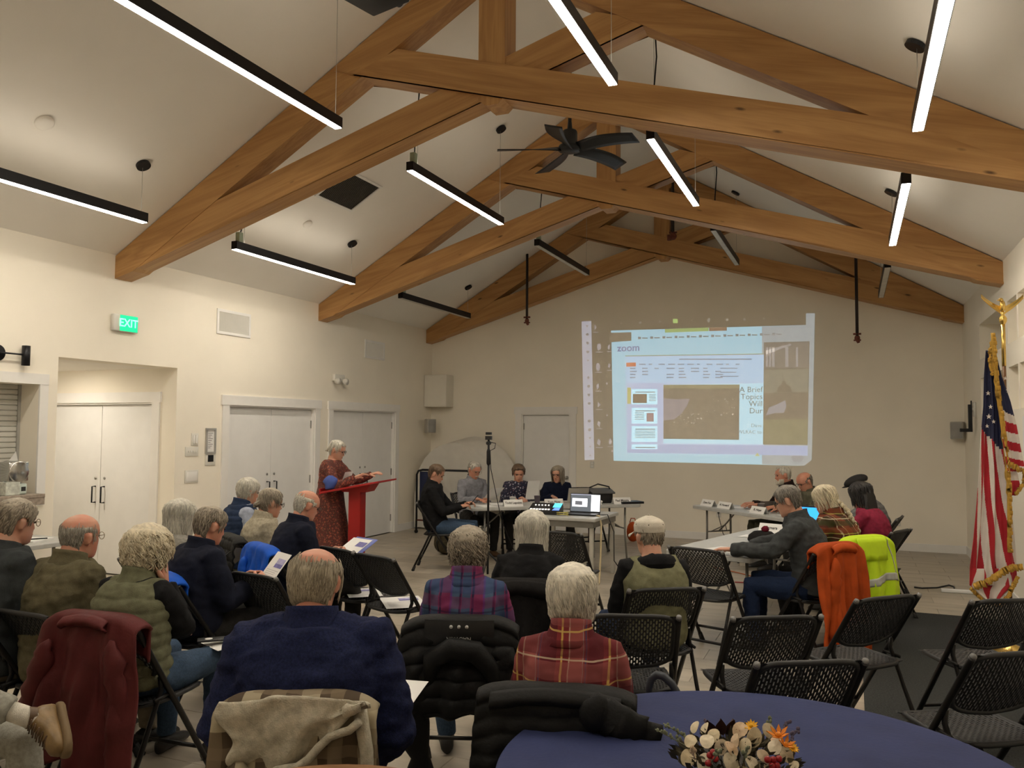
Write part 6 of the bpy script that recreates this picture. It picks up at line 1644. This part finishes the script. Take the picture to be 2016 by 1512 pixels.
# ------------------------------------------------------------------ coats over chair backs
t_fn = {}
def patch(t, name, m, u0, u1, s0, s1, wid, off=.012):
    """a band lying on the back of a coat, from s0 (left) to s1 (right) metres below the top"""
    fn, front, tot = t_fn[t.name]
    def g(u, v):
        s = front+.11+s0+(s1-s0)*u+wid*v
        p = fn(u0+(u1-u0)*u, min(1, s/tot)); return (p[0], p[1]-off, p[2])
    o = obj(name, MB().grid(g, 24, 4), m, t); o.modifiers.new('thick', 'SOLIDIFY').thickness = .004
    return o
def coat(key, name, label, cat, m, top=.868, wt=.24, wb=.29, drop=.55, front=.10, thick=.014, amp=.022, seed=1, puff=None, xoff=0., skew=0., hem=.03, slope=.05, sleeves=(), collar=False, lining=None, nf=9, yoff=0.):
    x, y, rz, z0 = CHAIRS[key]
    t = thing(name, label, cat, (x, y, z0), rz)
    tot = front+.11+drop; sv = Vector((seed*2.3, seed*5.1, seed*1.7))
    def fn(uu, v):
        u = uu*2-1; s = v*tot
        dz = slope*abs(u)**5
        if s < front: yy, zz, tt = -.235, top-.03-(front-s), 0
        elif s < front+.11:
            a = (s-front)/.11*pi; yy = -.288+.053*cos(a); zz = top-.03+.03*sin(a); tt = 0
        else:
            tt = (s-front-.11)/drop; yy = -.341-.02*tt; zz = top-.03-(s-front-.11)
        W = wt+(wb-wt)*(tt**.8 if tt > 0 else 0)
        if s < front: W *= .95
        xx = xoff + skew*tt + u*W
        zz -= dz*(1-.3*tt)
        k = max(0., min(1., tt*1.6))
        f = amp*k*(sin(u*nf+seed+1.5*sin(tt*3+seed)) + .5*sin(u*nf*2.1+seed*2+tt*4))
        n = .012*mnoise.noise(Vector((u*2.2, tt*3, seed)))*(.4+k) + .006*mnoise.noise(Vector((u*6, tt*8, seed+3)))
        yy -= abs(f)*.0 + f + .02*k + n
        yy -= .02*k*(1-u*u)
        if puff: yy -= puff[1]*(abs(sin(pi*(s+.012*mnoise.noise(Vector((u*4, s*9, seed))))/puff[0]))**.6)*(1 if s > front else 0)
        if tt > .9: zz += hem*(tt-.9)*10*mnoise.noise(Vector((u*2.5, 0, seed)))
        return (xx, yy+yoff, zz)
    nu, nv = 56, 72 if puff else 52
    o = obj('coat_body', MB().grid(fn, nu, nv), m, t); md = o.modifiers.new('thick', 'SOLIDIFY'); md.thickness = thick; md.offset = 0
    if lining:
        o2 = obj('lining', MB().grid(lambda u, v: Vector(fn(.03+.94*u, (front+.1)/tot*v+.0))+Vector((0, .012, -.004)), 30, 14), lining, t); o2.modifiers.new('thick', 'SOLIDIFY').thickness = .004
    for i, sl in enumerate(sleeves):
        pts = [Vector((q[0], -.375-(q[2] if len(q) > 2 else 0)+yoff, q[1])) for q in sl]
        K = 14; P2 = []
        for j in range(K+1):
            w = j/K*(len(pts)-1); a = min(int(w), len(pts)-2); P2.append(pts[a].lerp(pts[a+1], w-a)+Vector((.008*sin(j*1.9+seed), .006*sin(j*2.7+i), 0)))
        r = [(.060-.018*j/K)*min(1, (j+.25)/3)**.6*(1+.10*sin(j*2.3+i+seed))+(puff[1]*.7*abs(sin(j*1.3)) if puff else 0) for j in range(K+1)]
        mb = MB().tube(P2, r, 14, cap=True); mb.v = [Vector((p.x, p.y*.62-.145, p.z)) for p in mb.v]
        obj('sleeve', mb, m, t)
    if collar:
        cw, ch = collar
        def cf(u, v):
            uu = u*2-1; a = v*pi*.9
            return (xoff+uu*cw, -.335-.035*sin(a)-.012*uu*uu+yoff-.012, top+.005-ch*v*(1+.25*mnoise.noise(Vector((uu*3, seed, 0))))-.02*uu*uu)
        co = obj('collar', MB().grid(cf, 24, 8), m, t); co.modifiers.new('thick', 'SOLIDIFY').thickness = .012
    t_fn[t.name] = (fn, front, tot)
    return t
C_maroon = cloth_mat('maroon_nylon', (.098, .020, .020), rough=.55, sc=8, bump=.35, bs=30); C_blue = cloth_mat('bright_blue_shell', (.008, .085, .50), rough=.6, sc=8, bump=.2, bs=40); C_orange = cloth_mat('orange_shell', (.40, .062, .010), rough=.7, sc=8, bump=.2, bs=40)
C_black = cloth_mat('black_quilted_nylon', (.012, .012, .012), rough=.6, sc=10, bump=.25, bs=60); C_cream = cloth_mat('cream_fleece', (.46, .42, .33), sc=40, bump=.4, bs=200); C_hivis = mat('hi_vis_yellow', (.55, .78, .012), .6, var=.1, emit=None, bump=.15, bscale=40); C_reflect = mat('grey_reflective_tape', (.42, .43, .40), .35, var=.08)
C_plaid = plaid_mat('brown_cream_flannel', (.085, .062, .042), [(.3, .16, (.42, .36, .25), .75), (.75, .12, (.22, .17, .11), .6)], [(.3, .14, (.48, .42, .29), .6), (.8, .10, (.20, .15, .10), .6)], .19)
C_jblack = cloth_mat('black_fleece_coat', (.012, .011, .011), sc=60)
t = coat('p3', 'maroon_jacket', 'maroon jacket hanging over the chair of the curly-haired person', 'jacket', C_maroon, top=.885, wt=.27, wb=.34, drop=.64, seed=2, amp=.026, slope=.05, skew=-.03, collar=(.13, .055), sleeves=(((.17, .79), (.215, .55), (.215, .10)), ((-.19, .76), (-.27, .55), (-.37, .34, -.03))), hem=.06, front=.14)
t = coat('p9', 'flannel_jacket', 'cream fleece-lined plaid jacket over the chair of the person in navy fleece', 'jacket', C_plaid, top=.88, wt=.26, wb=.30, drop=.62, seed=5, amp=.022, slope=.05, sleeves=(((-.16, .70), (-.23, .5), (-.25, .12)),), front=.10)
def hoodp(u, v):
    uu = u*2-1; k = v
    x = uu*(.235-.06*k+.02*sin(k*9)); z = .895-.30*k*(.35+.65*(1-abs(uu+.35)**1.5*.9))-.02*abs(uu)
    y = -.355-.02*sin(k*pi)-.018*sin(uu*7+k*3)*k-.014*mnoise.noise(Vector((uu*4, k*4, 1)))-.02*(1-k)
    return (x, y, z)
ho = obj('hood', MB().grid(hoodp, 44, 26), C_cream, t); ho.modifiers.new('thick', 'SOLIDIFY').thickness = .018
obj('hood_edge', MB().tube([(-.235+.45*k/14, -.392-.01*sin(k), .60+.23*(k/14)**1.6+.012*sin(k*1.3)) for k in range(15)], .014, 8), C_cream, t)
obj('fleece_edge', MB().tube([(.205, -.35, .86), (.235, -.375, .72), (.245, -.385, .5), (.255, -.39, .25)], [.024, .022, .020, .018], 8), C_cream, t)
t = coat('p10', 'black_puffer_coat', 'black puffer coat with a printed neck label over the plaid person\'s chair', 'coat', C_black, top=.875, wt=.27, wb=.31, drop=.40, seed=3, amp=.016, slope=.05, puff=(.075, .020), front=.10, sleeves=(((-.17, .68), (-.20, .5), (-.17, .16)), ((.18, .76), (.24, .62), (.27, .40))), yoff=-.01)
obj('hood', MB().tube([(-.14, -.385, .58), (-.12, -.405, .70), (-.03, -.42, .755), (.08, -.42, .74), (.15, -.40, .66), (.19, -.385, .54)], [.03, .045, .05, .05, .045, .03], 14), C_black, t)
obj('neck_lining', MB().grid(lambda u, v: (-.16+.32*u, -.375-.012*sin(pi*u)-.010*sin(pi*v), .872-.115*v), 14, 6), mat('black_lining', (.014, .014, .014), .5), t)
M_lab = mat('white_print', (.55, .55, .53), .6)
text('lettering', 'NAUTICA', .026, M_lab, t, (0, -.3985, .792), (pi/2, pi, 0))
mb = MB()
for k in (-1, 0, 1): mb.tube([(k*.036, -.394, .845), (k*.036, -.399, .845)], .008, 12)
obj('label_marks', mb, M_lab, t, kind='stuff')
t = coat('p12', 'black_quilted_coat', 'black quilted coat spread over the chair of the white-haired person', 'coat', C_black, top=.875, wt=.27, wb=.31, drop=.62, seed=7, amp=.014, slope=.03, puff=(.055, .014), front=.10, xoff=-.03, sleeves=(((.05, .83), (.17, .80), (.30, .74)),), collar=(.22, .06))
t = coat('p11', 'black_coat', 'black coat with a slack hood over the grey-bob person\'s chair', 'coat', C_jblack, top=.90, wt=.265, wb=.29, drop=.60, seed=9, amp=.018, slope=.05, sleeves=(((.17, .78), (.23, .6), (.24, .3)),), collar=(.18, .09))
t = coat('p5', 'blue_jacket', 'larger bright blue jacket over the chair of the person holding a flyer', 'jacket', C_blue, top=.885, wt=.265, wb=.29, drop=.52, seed=4, amp=.03, slope=.05, sleeves=(((.10, .80), (.15, .62), (.19, .40)),), xoff=-.02, front=.06)
t = coat('p8', 'blue_jacket', 'smaller bright blue jacket over the chair of the clipboard reader', 'jacket', C_blue, top=.88, wt=.265, wb=.28, drop=.50, seed=6, amp=.026, slope=.05, sleeves=(((-.12, .78), (-.16, .6), (-.18, .36)),), front=.06)
t = coat('p7', 'black_jacket', 'black padded jacket over the chair of the person with the low bun', 'jacket', C_black, top=.88, wt=.265, wb=.28, drop=.50, seed=8, amp=.015, slope=.04, puff=(.07, .016))
t = coat('r3', 'orange_jacket', 'orange jacket hanging over the chair of the grey-shirted panel member', 'jacket', C_orange, top=.90, wt=.25, wb=.26, drop=.80, seed=11, amp=.035, slope=.06, collar=(.12, .07), sleeves=(((-.10, .80), (-.12, .5), (-.14, .22)),), nf=11, front=.10)
t = coat('r4', 'hi_vis_jacket', 'fluorescent yellow hi-vis jacket with grey reflective bands on a chair', 'jacket', C_hivis, top=.90, wt=.265, wb=.28, drop=.62, seed=12, amp=.02, slope=.06, sleeves=(((-.19, .80), (-.26, .58), (-.24, .26)),), front=.08)
patch(t, 'reflective_band', C_reflect, .03, .97, .36, .24, .06); patch(t, 'reflective_band', C_reflect, .03, .22, -.02, .02, .05); patch(t, 'reflective_band', C_reflect, .84, .95, -.02, .24, .05)
patch(t, 'back_flap', C_hivis, .22, .80, -.03, -.03, .19, .02)
t = coat('M', 'black_jacket', 'black jacket with a dark red tail over the empty chair of the left panel', 'jacket', C_jblack, top=.88, wt=.25, wb=.26, drop=.40, seed=14, amp=.014, slope=.03)
obj('dark_red_tail', MB().grid(lambda u, v: (-.24+.10*u, -.30-.02*sin(v*6), .72-.66*v), 6, 12), cloth_mat('dark_red_cloth', (.05, .010, .012)), t).modifiers.new('thick', 'SOLIDIFY').thickness = .02

# ------------------------------------------------------------------ round table in the foreground
TX, TY, TR = -.254, 2.555, .76
t = thing('round_table', 'round folding table under the navy cloth in the foreground', 'table', (TX, TY, 0))
obj('tabletop', MB().cyl((0, 0, .70), TR-.004, .038, 48), M_ttop, t, smooth=False)
for sx in (-1, 1):
    for sy in (-1, 1): obj('leg', MB().tube([(sx*.4, sy*.32, .705), (sx*.4, sy*.38, .0)], .014, 8), M_tleg, t)
K_cloth = mat('navy_tablecloth', (.031, .041, .115), .75, var=.12, scale=(6, 6, 6), bump=.18, bscale=55, spec=.2)
def clothf(u, v):
    a = 2*pi*u; R0 = TR+.012
    wr_ = .0016*mnoise.noise(Vector((cos(a)*v*9, sin(a)*v*14, 3)))
    if v < .55:
        r = R0*(v/.55); return (cos(a)*r, sin(a)*r, .7475+wr_*2+.0012*sin(r*22+4*sin(a*2)+cos(a)*18)*min(1, v*3))
    k = (v-.55)/.45
    if k < .12:
        b = k/.12*pi/2; r = R0+.012*sin(b); z = .7475-.012*(1-cos(b))
    else:
        kk = (k-.12)/.88; r = R0+.012+.035*kk+.045*kk**.7*sin(a*17+1.3*sin(a*3))*(.35+.65*kk); z = .7355-.62*kk
    return (cos(a)*r, sin(a)*r, z)
mb = MB(); nu, nv = 160, 60
vs = [clothf(i/nu, .004+.996*j/nv) for j in range(nv+1) for i in range(nu)]
mb.add(vs, [(j*nu+i, j*nu+(i+1) % nu, (j+1)*nu+(i+1) % nu, (j+1)*nu+i) for j in range(nv) for i in range(nu)] + [tuple(range(nu-1, -1, -1))])
tag(obj('tablecloth', mb, K_cloth, loc=(TX, TY, 0)), 'navy cloth covering the round table in the foreground', 'tablecloth')
fx = at_z(1447, 1500, .80)
fw = thing('dried_flower_centrepiece', 'low centrepiece of dried flowers, pale seed discs and red berries on the navy cloth', 'flower arrangement', (fx.x, fx.y, .749), radians(20))
rf = random.Random(21)
obj('bowl', MB().lathe([(.07, .0), (.10, .02), (.12, .05), (.115, .055), (.02, .05)], 24), mat('dark_bowl', (.03, .025, .02), .5), fw)
M_moss = random_mat('dry_foliage', [(.025, .02, .012), (.07, .06, .03), (.12, .10, .055), (.04, .025, .02)], .8, island=True)
mb = MB()
for k in range(520):
    a = rf.uniform(0, 6.28); r = rf.uniform(0, 1)**.6*.165; zz = .05+.06*(1-(r/.17)**2)*rf.uniform(.3, 1.2)
    c = Vector((cos(a)*r, sin(a)*r*.8, zz)); d = Vector((cos(a)*rf.uniform(.2, 1), sin(a)*rf.uniform(.2, 1), rf.uniform(.1, 1))).normalized(); w = d.cross(Vector((rf.uniform(-1, 1), rf.uniform(-1, 1), .3))).normalized()
    l = rf.uniform(.018, .045); ww = rf.uniform(.003, .009)
    mb.add([c, c+d*l*.5+w*ww, c+d*l, c+d*l*.5-w*ww], [(0, 1, 2, 3)])
obj('dry_foliage', mb, M_moss, fw, smooth=False, kind='stuff')
M_pale = random_mat('pale_seed_disc', [(.52, .42, .26), (.66, .56, .38), (.58, .50, .36), (.60, .40, .24)], .6, vamt=.15, vscale=(60, 60, 60))
M_berry = mat('red_berry', (.30, .012, .015), .3); M_yel = mat('yellow_petal', (.80, .42, .01), .6); M_ora = mat('orange_petal', (.75, .24, .015), .55); M_brn = mat('brown_leaf', (.07, .028, .018), .7, var=.3); M_lav = mat('lavender_bud', (.14, .11, .16), .8); M_sagel = mat('grey_green_sprig', (.22, .24, .15), .8)
def disc_me():
    mb = MB(); n = 14
    ring_ = [Vector((.021*cos(2*pi*j/n), .027*sin(2*pi*j/n), .003*cos(4*pi*j/n))) for j in range(n)]
    mb.add([Vector((0, 0, .0015))]+ring_+[Vector((0, 0, .0))]+[p-Vector((0, 0, .0015)) for p in ring_], [(0, 1+j, 1+(j+1) % n) for j in range(n)]+[(n+1, n+2+(j+1) % n, n+2+j) for j in range(n)]+[(1+j, n+2+j, n+2+(j+1) % n, 1+(j+1) % n) for j in range(n)])
    me = mb.mesh('seed_disc', False); me.materials.append(M_pale); return me
dm = disc_me()
spots = [(-.13, -.02, .115), (-.105, .05, .13), (-.085, -.03, .12), (-.08, .03, .135), (-.12, .02, .10), (-.05, -.05, .11), (-.025, -.07, .115), (-.01, -.05, .13), (.015, -.065, .12), (-.03, -.095, .085), (.045, -.04, .135), (.06, -.08, .10), (.03, -.10, .08), (.105, .03, .13), (.12, .0, .12), (.10, -.05, .115), (.135, -.04, .09), (-.10, -.08, .075), (.0, -.115, .07), (-.06, .0, .125), (.07, -.11, .07), (.15, -.06, .07), (-.14, -.05, .08), (.02, .02, .135)]
for i, (x, y, z) in enumerate(spots):
    o = bpy.data.objects.new('seed_disc', dm); COL.objects.link(o); o.parent = fw; o.location = (x, y, z); s_ = rf.uniform(.65, 1.15); o.scale = (s_, s_, s_)
    o.rotation_euler = (rf.uniform(.4, 1.3), rf.uniform(-.6, .6), rf.uniform(-.9, .9))
bm_ = MB().sph((0, 0, 0), .0095, 12, 8).mesh('berry'); bm_.materials.append(M_berry)
for (x, y, z) in ((-.088, -.085, .10), (-.075, -.095, .095), (-.08, -.09, .11), (.065, -.105, .10), (.082, -.10, .098), (.098, -.098, .10), (.09, -.108, .085), (.075, -.112, .085), (-.095, -.10, .085)):
    o = bpy.data.objects.new('berry', bm_); COL.objects.link(o); o.parent = fw; o.location = (x, y, z)
def flower(name, p, r, m, n, up):
    mb = MB()
    for k in range(n):
        a = 2*pi*k/n+.3; rr_ = r*rf.uniform(.8, 1.1)
        mb.add([(0, 0, 0), (cos(a-.35)*rr_*.6, sin(a-.35)*rr_*.6, up*rr_*.6), (cos(a)*rr_, sin(a)*rr_, up*rr_), (cos(a+.35)*rr_*.6, sin(a+.35)*rr_*.6, up*rr_*.6)], [(0, 1, 2, 3)])
    mb.sph((0, 0, r*.25), r*.3, 8, 6)
    o = obj(name, mb, m, fw, loc=p, rot=(rf.uniform(-.2, .6), rf.uniform(-.3, .3), 0), smooth=False); o.modifiers.new('thick', 'SOLIDIFY').thickness = .002
flower('yellow_flower', (.055, .03, .14), .022, M_yel, 12, .4); flower('yellow_flower', (.145, -.06, .115), .020, M_yel, 12, .4); flower('orange_flower', (.115, -.035, .135), .032, M_ora, 7, .8); flower('orange_flower', (.125, -.06, .12), .026, M_ora, 6, .9); flower('pink_flower', (.02, .03, .13), .016, mat('pink_petal', (.42, .24, .17), .7), 9, .5)
for (x, y, a) in ((-.03, .05, 0), (-.01, .055, .4), (-.05, .04, -.4)): obj('brown_leaf', MB().grid(lambda u, v: ((u-.5)*.035*sin(pi*(.15+.8*v)), .01*sin(u*3), .05*v), 4, 6), M_brn, fw, loc=(x, y, .105), rot=(.2, a, a))
for i, (x, y, dx, dy, m) in enumerate(((-.12, -.03, -.11, .01, M_sagel), (-.10, .0, -.10, .03, M_sagel), (.13, .05, .05, .03, M_lav), (.11, .06, .02, .05, M_sagel), (-.06, .03, -.01, .04, M_lav), (.14, .0, .05, .02, M_lav), (-.13, -.09, -.02, -.06, M_pale), (-.09, -.11, .02, -.05, M_sagel), (.0, -.10, .0, -.04, M_sagel))):
    mb = MB().tube([(x, y, .09), (x+dx*.6, y+dy*.6, .125), (x+dx, y+dy, .145)], .0018, 5)
    for k in range(10):
        w = .35+.065*k; mb.sph((x+dx*w+rf.uniform(-.006, .006), y+dy*w+rf.uniform(-.006, .006), .10+.045*w+rf.uniform(-.003, .006)), (.0045, .0035, .006), 6, 4)
    obj('sprig', mb, m, fw)
# umbrella with a crook handle, leaning on the far edge of the table
ub = at_d(1278, 1352, 3.24)
um = thing('umbrella', 'furled dark umbrella with a crook handle leaning at the navy table', 'umbrella', (ub.x, ub.y, 0), radians(12))
obj('crook_handle', MB().tube([(0, 0, .70), (0, 0, ub.z-.005), (.008, 0, ub.z+.03), (.03, 0, ub.z+.048), (.058, -.01, ub.z+.045), (.088, -.02, ub.z+.022), (.112, -.03, ub.z-.015), (.118, -.032, ub.z-.03)], [.012, .014, .0155, .016, .016, .0155, .015, .012], 12), mat('slate_rubber', (.035, .042, .055), .5), um)
obj('canopy_folds', MB().tube([(0, 0, .06), (0, 0, .14), (0, 0, .5), (0, 0, .70)], [.008, .022, .032, .016], 10), C_black, um)
obj('tip', MB().tube([(0, 0, 0), (0, 0, .06)], .005, 8), M_steel, um)
# wooden round table at the bottom edge
wt_ = thing('wooden_table', 'round wooden table top showing at the bottom edge of the view', 'table', (-1.215, 1.685, 0))
obj('tabletop', MB().lathe([(.47, .715), (.5, .72), (.5, .742), (.49, .75)], 48), wood_mat('table_wood', (.16, .075, .03), (.30, .15, .065)), wt_)
obj('pedestal', MB().lathe([(.22, .0), (.22, .02), (.05, .06), (.04, .7), (.12, .715)], 24), bpy.data.materials['table_wood'], wt_)

# ------------------------------------------------------------------ things held, on seats, on tables and on the floor
def on_seat(key, dx=0., dy=0., dz=0.):
    x, y, rz, z0 = CHAIRS[key]; return (x+cos(rz)*dx-sin(rz)*dy, y+sin(rz)*dx+cos(rz)*dy, z0+.462+dz)
sheet('white flyer lying on the empty seat nearer the centre aisle', on_seat('H', 0, .0), CHAIRS['H'][2]+radians(58), .30, .40, tilt=(.0, .0))
sheet('white flyer lying on the empty seat next to the clipboard reader', on_seat('I', 0, .0), CHAIRS['I'][2]+radians(58), .26, .34)
def held(label, key, p, w, d, tilt, drz=0., **k):
    wp = to_world(key, p); return sheet(label, wp, PEOPLE[key][2]+drz, w, d, tilt=tilt, **k)
held('white flyer held up by the person in dark navy by the blue jacket', 'p5', (.05, .50, .80), .22, .28, (radians(52), 0), -.15)
held('long white flyer hanging beside the bright blue jackets', 'p8', (-.62, -.28, .66), .20, .42, (radians(38), radians(-10)), -1.15)
cbp = to_world('p8', (.06, .48, .78))
cbd = thing('clipboard', 'blue clipboard with a printed white page and a pen', 'clipboard', cbp, PEOPLE['p8'][2]+.15); cbd.rotation_euler = (radians(30), 0, PEOPLE['p8'][2]+.15)
obj('board', MB().box(-.13, .15, -.17, .17, -.004, 0), mat('clipboard_blue', (.06, .09, .36), .4), cbd, bevel=.003)
obj('page', MB().box(-.15, .10, -.16, .15, .0005, .002), M_paper, cbd, smooth=False)
obj('printed_picture', MB().box(-.02, .09, .05, .11, .0021, .0026), M_purple, cbd, smooth=False)
obj('printed_lines', MB().box(-.12, .06, -.02, -.014, .0021, .0025).box(-.12, .05, -.05, -.044, .0021, .0025).box(-.12, .06, -.08, -.074, .0021, .0025), bpy.data.materials['grey_print'], cbd, smooth=False, kind='stuff')
obj('pen', MB().tube([(.07, -.12, .008), (-.02, -.06, .010)], .004, 6), M_black, cbd)
held('white page on the knee of the curly-haired person', 'p3', (.22, .50, .60), .22, .28, (radians(4), 0), -.5, pic=False)
ph = thing('phone', 'black phone with a white sticker on the curly-haired person\'s knee', 'phone', to_world('p3', (.14, .42, .615)), PEOPLE['p3'][2]-.9)
obj('body', MB().box(-.038, .038, -.078, .078, 0, .009), M_black, ph, bevel=.004); obj('sticker', MB().cyl((0, -.02, .0092), .02, .0006, 16), M_paper, ph, smooth=False)
ph2 = thing('phone', 'black phone held by the person in the black pullover', 'phone', to_world('m1', (.0, .47, .86)), PEOPLE['m1'][2]); ph2.rotation_euler = (radians(50), 0, PEOPLE['m1'][2])
obj('body', MB().box(-.038, .038, -.078, .078, 0, .009), M_black, ph2, bevel=.004); obj('screen', MB().box(-.034, .034, -.072, .072, .009, .0095), mat('phone_screen', (.02, .02, .025), .15), ph2, smooth=False)
held('white pages held by the person in the slate shirt', 'm2', (-.12, .48, .86), .22, .28, (radians(40), 0), .2, pic=False)
held('white page held up by the person in the flowered blouse', 'w3', (-.18, .36, .90), .20, .27, (radians(75), 0), .5, pic=False)
held('white paper on the knee of the large person in navy fleece', 'p9', (.26, .58, .61), .20, .28, (radians(10), 0), -.3, pic=False)
sheet('white page under the hand of the person in the grey shirt', on_near(.30, .05), radians(60), .25, .32, pic=False)
sheet('white page by the knitted hat on the near right panel table', on_near(1.30, -.08), radians(75), .22, .30, pic=False)
ht = thing('knitted_hat', 'black knitted hat with a dark red pompom on the near right panel table', 'hat', on_near(.98, .10), radians(10))
obj('hat_body', MB().lathe([(.12, 0), (.135, .02), (.125, .06), (.08, .095), (.01, .105)], 24), C_jblack, ht); obj('hat_fold', MB().sph((.16, .03, .035), (.08, .06, .035), 16, 10), C_jblack, ht)
mbp = MB().sph((.02, -.02, .115), .034, 14, 10); mbp.v = [p+Vector((p.x-.02, p.y+.02, p.z-.115))*.25*mnoise.noise(p*120) for p in mbp.v]
obj('pompom', mbp, cloth_mat('dark_red_wool', (.10, .006, .015)), ht)
tq = at_d(1594, 1010, 7.9)
tb = thing('tablet', 'tablet with a bright blue screen standing before the person with the braid', 'tablet', (tq.x, tq.y, .7405), radians(-14)); tb.scale = (1.25, 1.25, 1.4)
obj('body', MB().box(-.14, .14, -.006, .006, 0, .21), M_black, tb, rot=(radians(-14), 0, 0), bevel=.004, smooth=False)
obj('screen', MB().box(-.128, .128, -.0072, -.0062, .012, .198), mat('tablet_screen', (.01, .05, .1), .2, emit=(.03, .32, .95), estr=1.3), tb, rot=(radians(-14), 0, 0), smooth=False)
obj('screen_window', MB().box(-.06, .10, -.0082, -.0073, .03, .10), mat('tablet_window', (.01, .03, .1), .2, emit=(.02, .10, .55), estr=1.), tb, rot=(radians(-14), 0, 0), smooth=False)
obj('stand', MB().tube([(0, .05, .15), (0, .13, .003)], .006, 6), M_black, tb)
tag(obj('pen', MB().tube([on_right(1.72, .28, .746), on_right(1.70, .26, .90)], .004, 6), M_paper), 'white pen held upright by the bearded panel member', 'pen')
bp = at_z(880, 1090, 0)
bk = thing('backpack', 'olive brown backpack on the floor under the first panel chair', 'backpack', (bp.x, bp.y, 0), .3)
mbk = MB().sph((0, 0, .16), (.19, .14, .17), 20, 14); mbk.v = [Vector((p.x, p.y, max(.002, p.z)))*(1+.10*mnoise.noise(p*9)) for p in mbk.v]
obj('body', mbk, cloth_mat('olive_canvas', (.060, .048, .028)), bk); obj('strap', MB().tube([(-.1, -.13, .05), (-.12, -.17, .18), (-.06, -.12, .30)], .012, 6), M_blackp, bk); obj('pocket', MB().sph((0, -.12, .11), (.11, .05, .09), 14, 10), bpy.data.materials['olive_canvas'], bk)
cbx = at_z(1490, 1112, 0)
cb = thing('cardboard_box', 'pale printed carton on the floor under the near right panel table', 'box', (cbx.x, cbx.y, 0), radians(8))
obj('carton', MB().box(-.22, .22, -.15, .15, .001, .24), mat('carton_card', (.55, .50, .42), .8), cb, bevel=.004, smooth=False); obj('printed_panel', MB().box(-.08, .06, -.1515, -.15, .08, .18), mat('carton_print', (.30, .33, .28), .8), cb, smooth=False); obj('tape', MB().box(-.22, .22, -.025, .025, .24, .2415), M_paper, cb, smooth=False)
ob = at_z(1246, 1066, 0)
og = thing('orange_bag', 'orange bag on the floor by the empty panel chair', 'bag', (ob.x, ob.y, 0), 0)
mbo = MB().sph((0, 0, .15), (.10, .08, .16), 16, 12); mbo.v = [Vector((p.x, p.y, max(.002, p.z))) for p in mbo.v]; obj('body', mbo, C_orange, og); obj('handle', MB().tube([(-.05, 0, .29), (-.03, 0, .36), (.03, 0, .36), (.05, 0, .29)], .008, 6), C_orange, og)
q = at_z(1500, 1150, .012)
tag(obj('red_cord', MB().tube([(q.x-.3, q.y, .012), (q.x, q.y+.06, .012), (q.x+.35, q.y+.02, .012)], .007, 6), mat('red_cord', (.3, .03, .03), .5)), 'red cord on the floor under the near right panel table', 'cord')
q = at_z(1455, 1128, .012)
tag(obj('orange_lead', MB().tube([(q.x-.35, q.y+.3, .012), (q.x, q.y, .012), (q.x+.3, q.y-.3, .012)], .006, 6), bpy.data.materials['orange_cord']), 'thin orange lead on the floor by the pale carton', 'cord')
# left side table and serving counter things
tag(obj('paper_stack', MB().box(-.11, .11, -.14, .14, 0, .012), M_paper, loc=(-6.72, 5.18, .741), rot=(0, 0, .3), smooth=False), 'white paper stack on the grey table at the left wall', 'paper')
gb = thing('glue_box', 'teal capped white tube on the grey table at the left wall', 'tube', (-6.90, 4.86, .741), .4)
obj('box_body', MB().box(-.10, .10, -.05, .05, 0, .05), M_paper, gb, bevel=.01); obj('cap', MB().box(.10, .15, -.05, .05, 0, .06), mat('teal_plastic', (.12, .42, .42), .4), gb, bevel=.006)
tag(obj('pen', MB().tube([(-6.70, 5.10, .758), (-6.62, 5.25, .758)], .006, 6), M_black), 'black pen lying on the white paper stack', 'pen')
def on_counter(px, py, x=XL+.02): p = at_x(px, py, x); return (x, p.y, 1.121)
tp = on_counter(25, 940); td_ = thing('tissue_dispenser', 'chrome tissue dispenser with a dark triangle on the serving counter', 'dispenser', (tp[0], tp[1], 1.121), 0)
M_chr = mat('chrome', (.55, .55, .53), .15, metal=.9)
obj('base', MB().lathe([(.05, 0), (.05, .01), (.012, .02), (.012, .12)], 14), M_chr, td_); obj('drum', MB().tube([(-.09, 0, .21), (.09, 0, .21)], .10, 24).box(-.08, .08, -.10, .10, .12, .30), M_chr, td_, bevel=.01)
obj('dark_triangle', MB().prism([(-.07, .14), (-.07, .29), (.06, .215)], -.002, .0), M_black, td_, loc=(.082, 0, 0), rot=(0, 0, pi/2), smooth=False); obj('tissue', MB().add([(-.02, -.03, .31), (.02, .03, .31), (.03, .0, .40), (-.02, .02, .37)], [(0, 1, 2), (0, 2, 3)]), M_paper, td_, smooth=False)
sb = on_counter(40, 968, XL+.06); sa = thing('hand_sanitizer', 'clear hand sanitizer bottle on the serving counter', 'bottle', (sb[0], sb[1], 1.121), 0)
obj('bottle_body', MB().box(-.03, .03, -.045, .045, 0, .10), mat('pale_gel', (.62, .72, .66), .25), sa, bevel=.012); obj('pump', MB().tube([(0, 0, .10), (0, 0, .15), (.03, 0, .155)], .008, 8), M_paper, sa); obj('label', MB().box(.030, .0308, -.015, .03, .03, .07), M_ink, sa, smooth=False)
sb = on_counter(18, 968, XL+.06); sa = thing('tissue_box', 'pale floral tissue box on the serving counter', 'box', (sb[0], sb[1], 1.121), 0)
obj('box_body', MB().box(-.05, .05, -.07, .07, 0, .12), mat('tissue_box_card', (.60, .62, .55), .7, var=.25, scale=(30, 30, 30)), sa, bevel=.004, smooth=False); obj('top_slot', MB().box(-.015, .015, -.04, .04, .12, .1215), M_ink, sa, smooth=False)
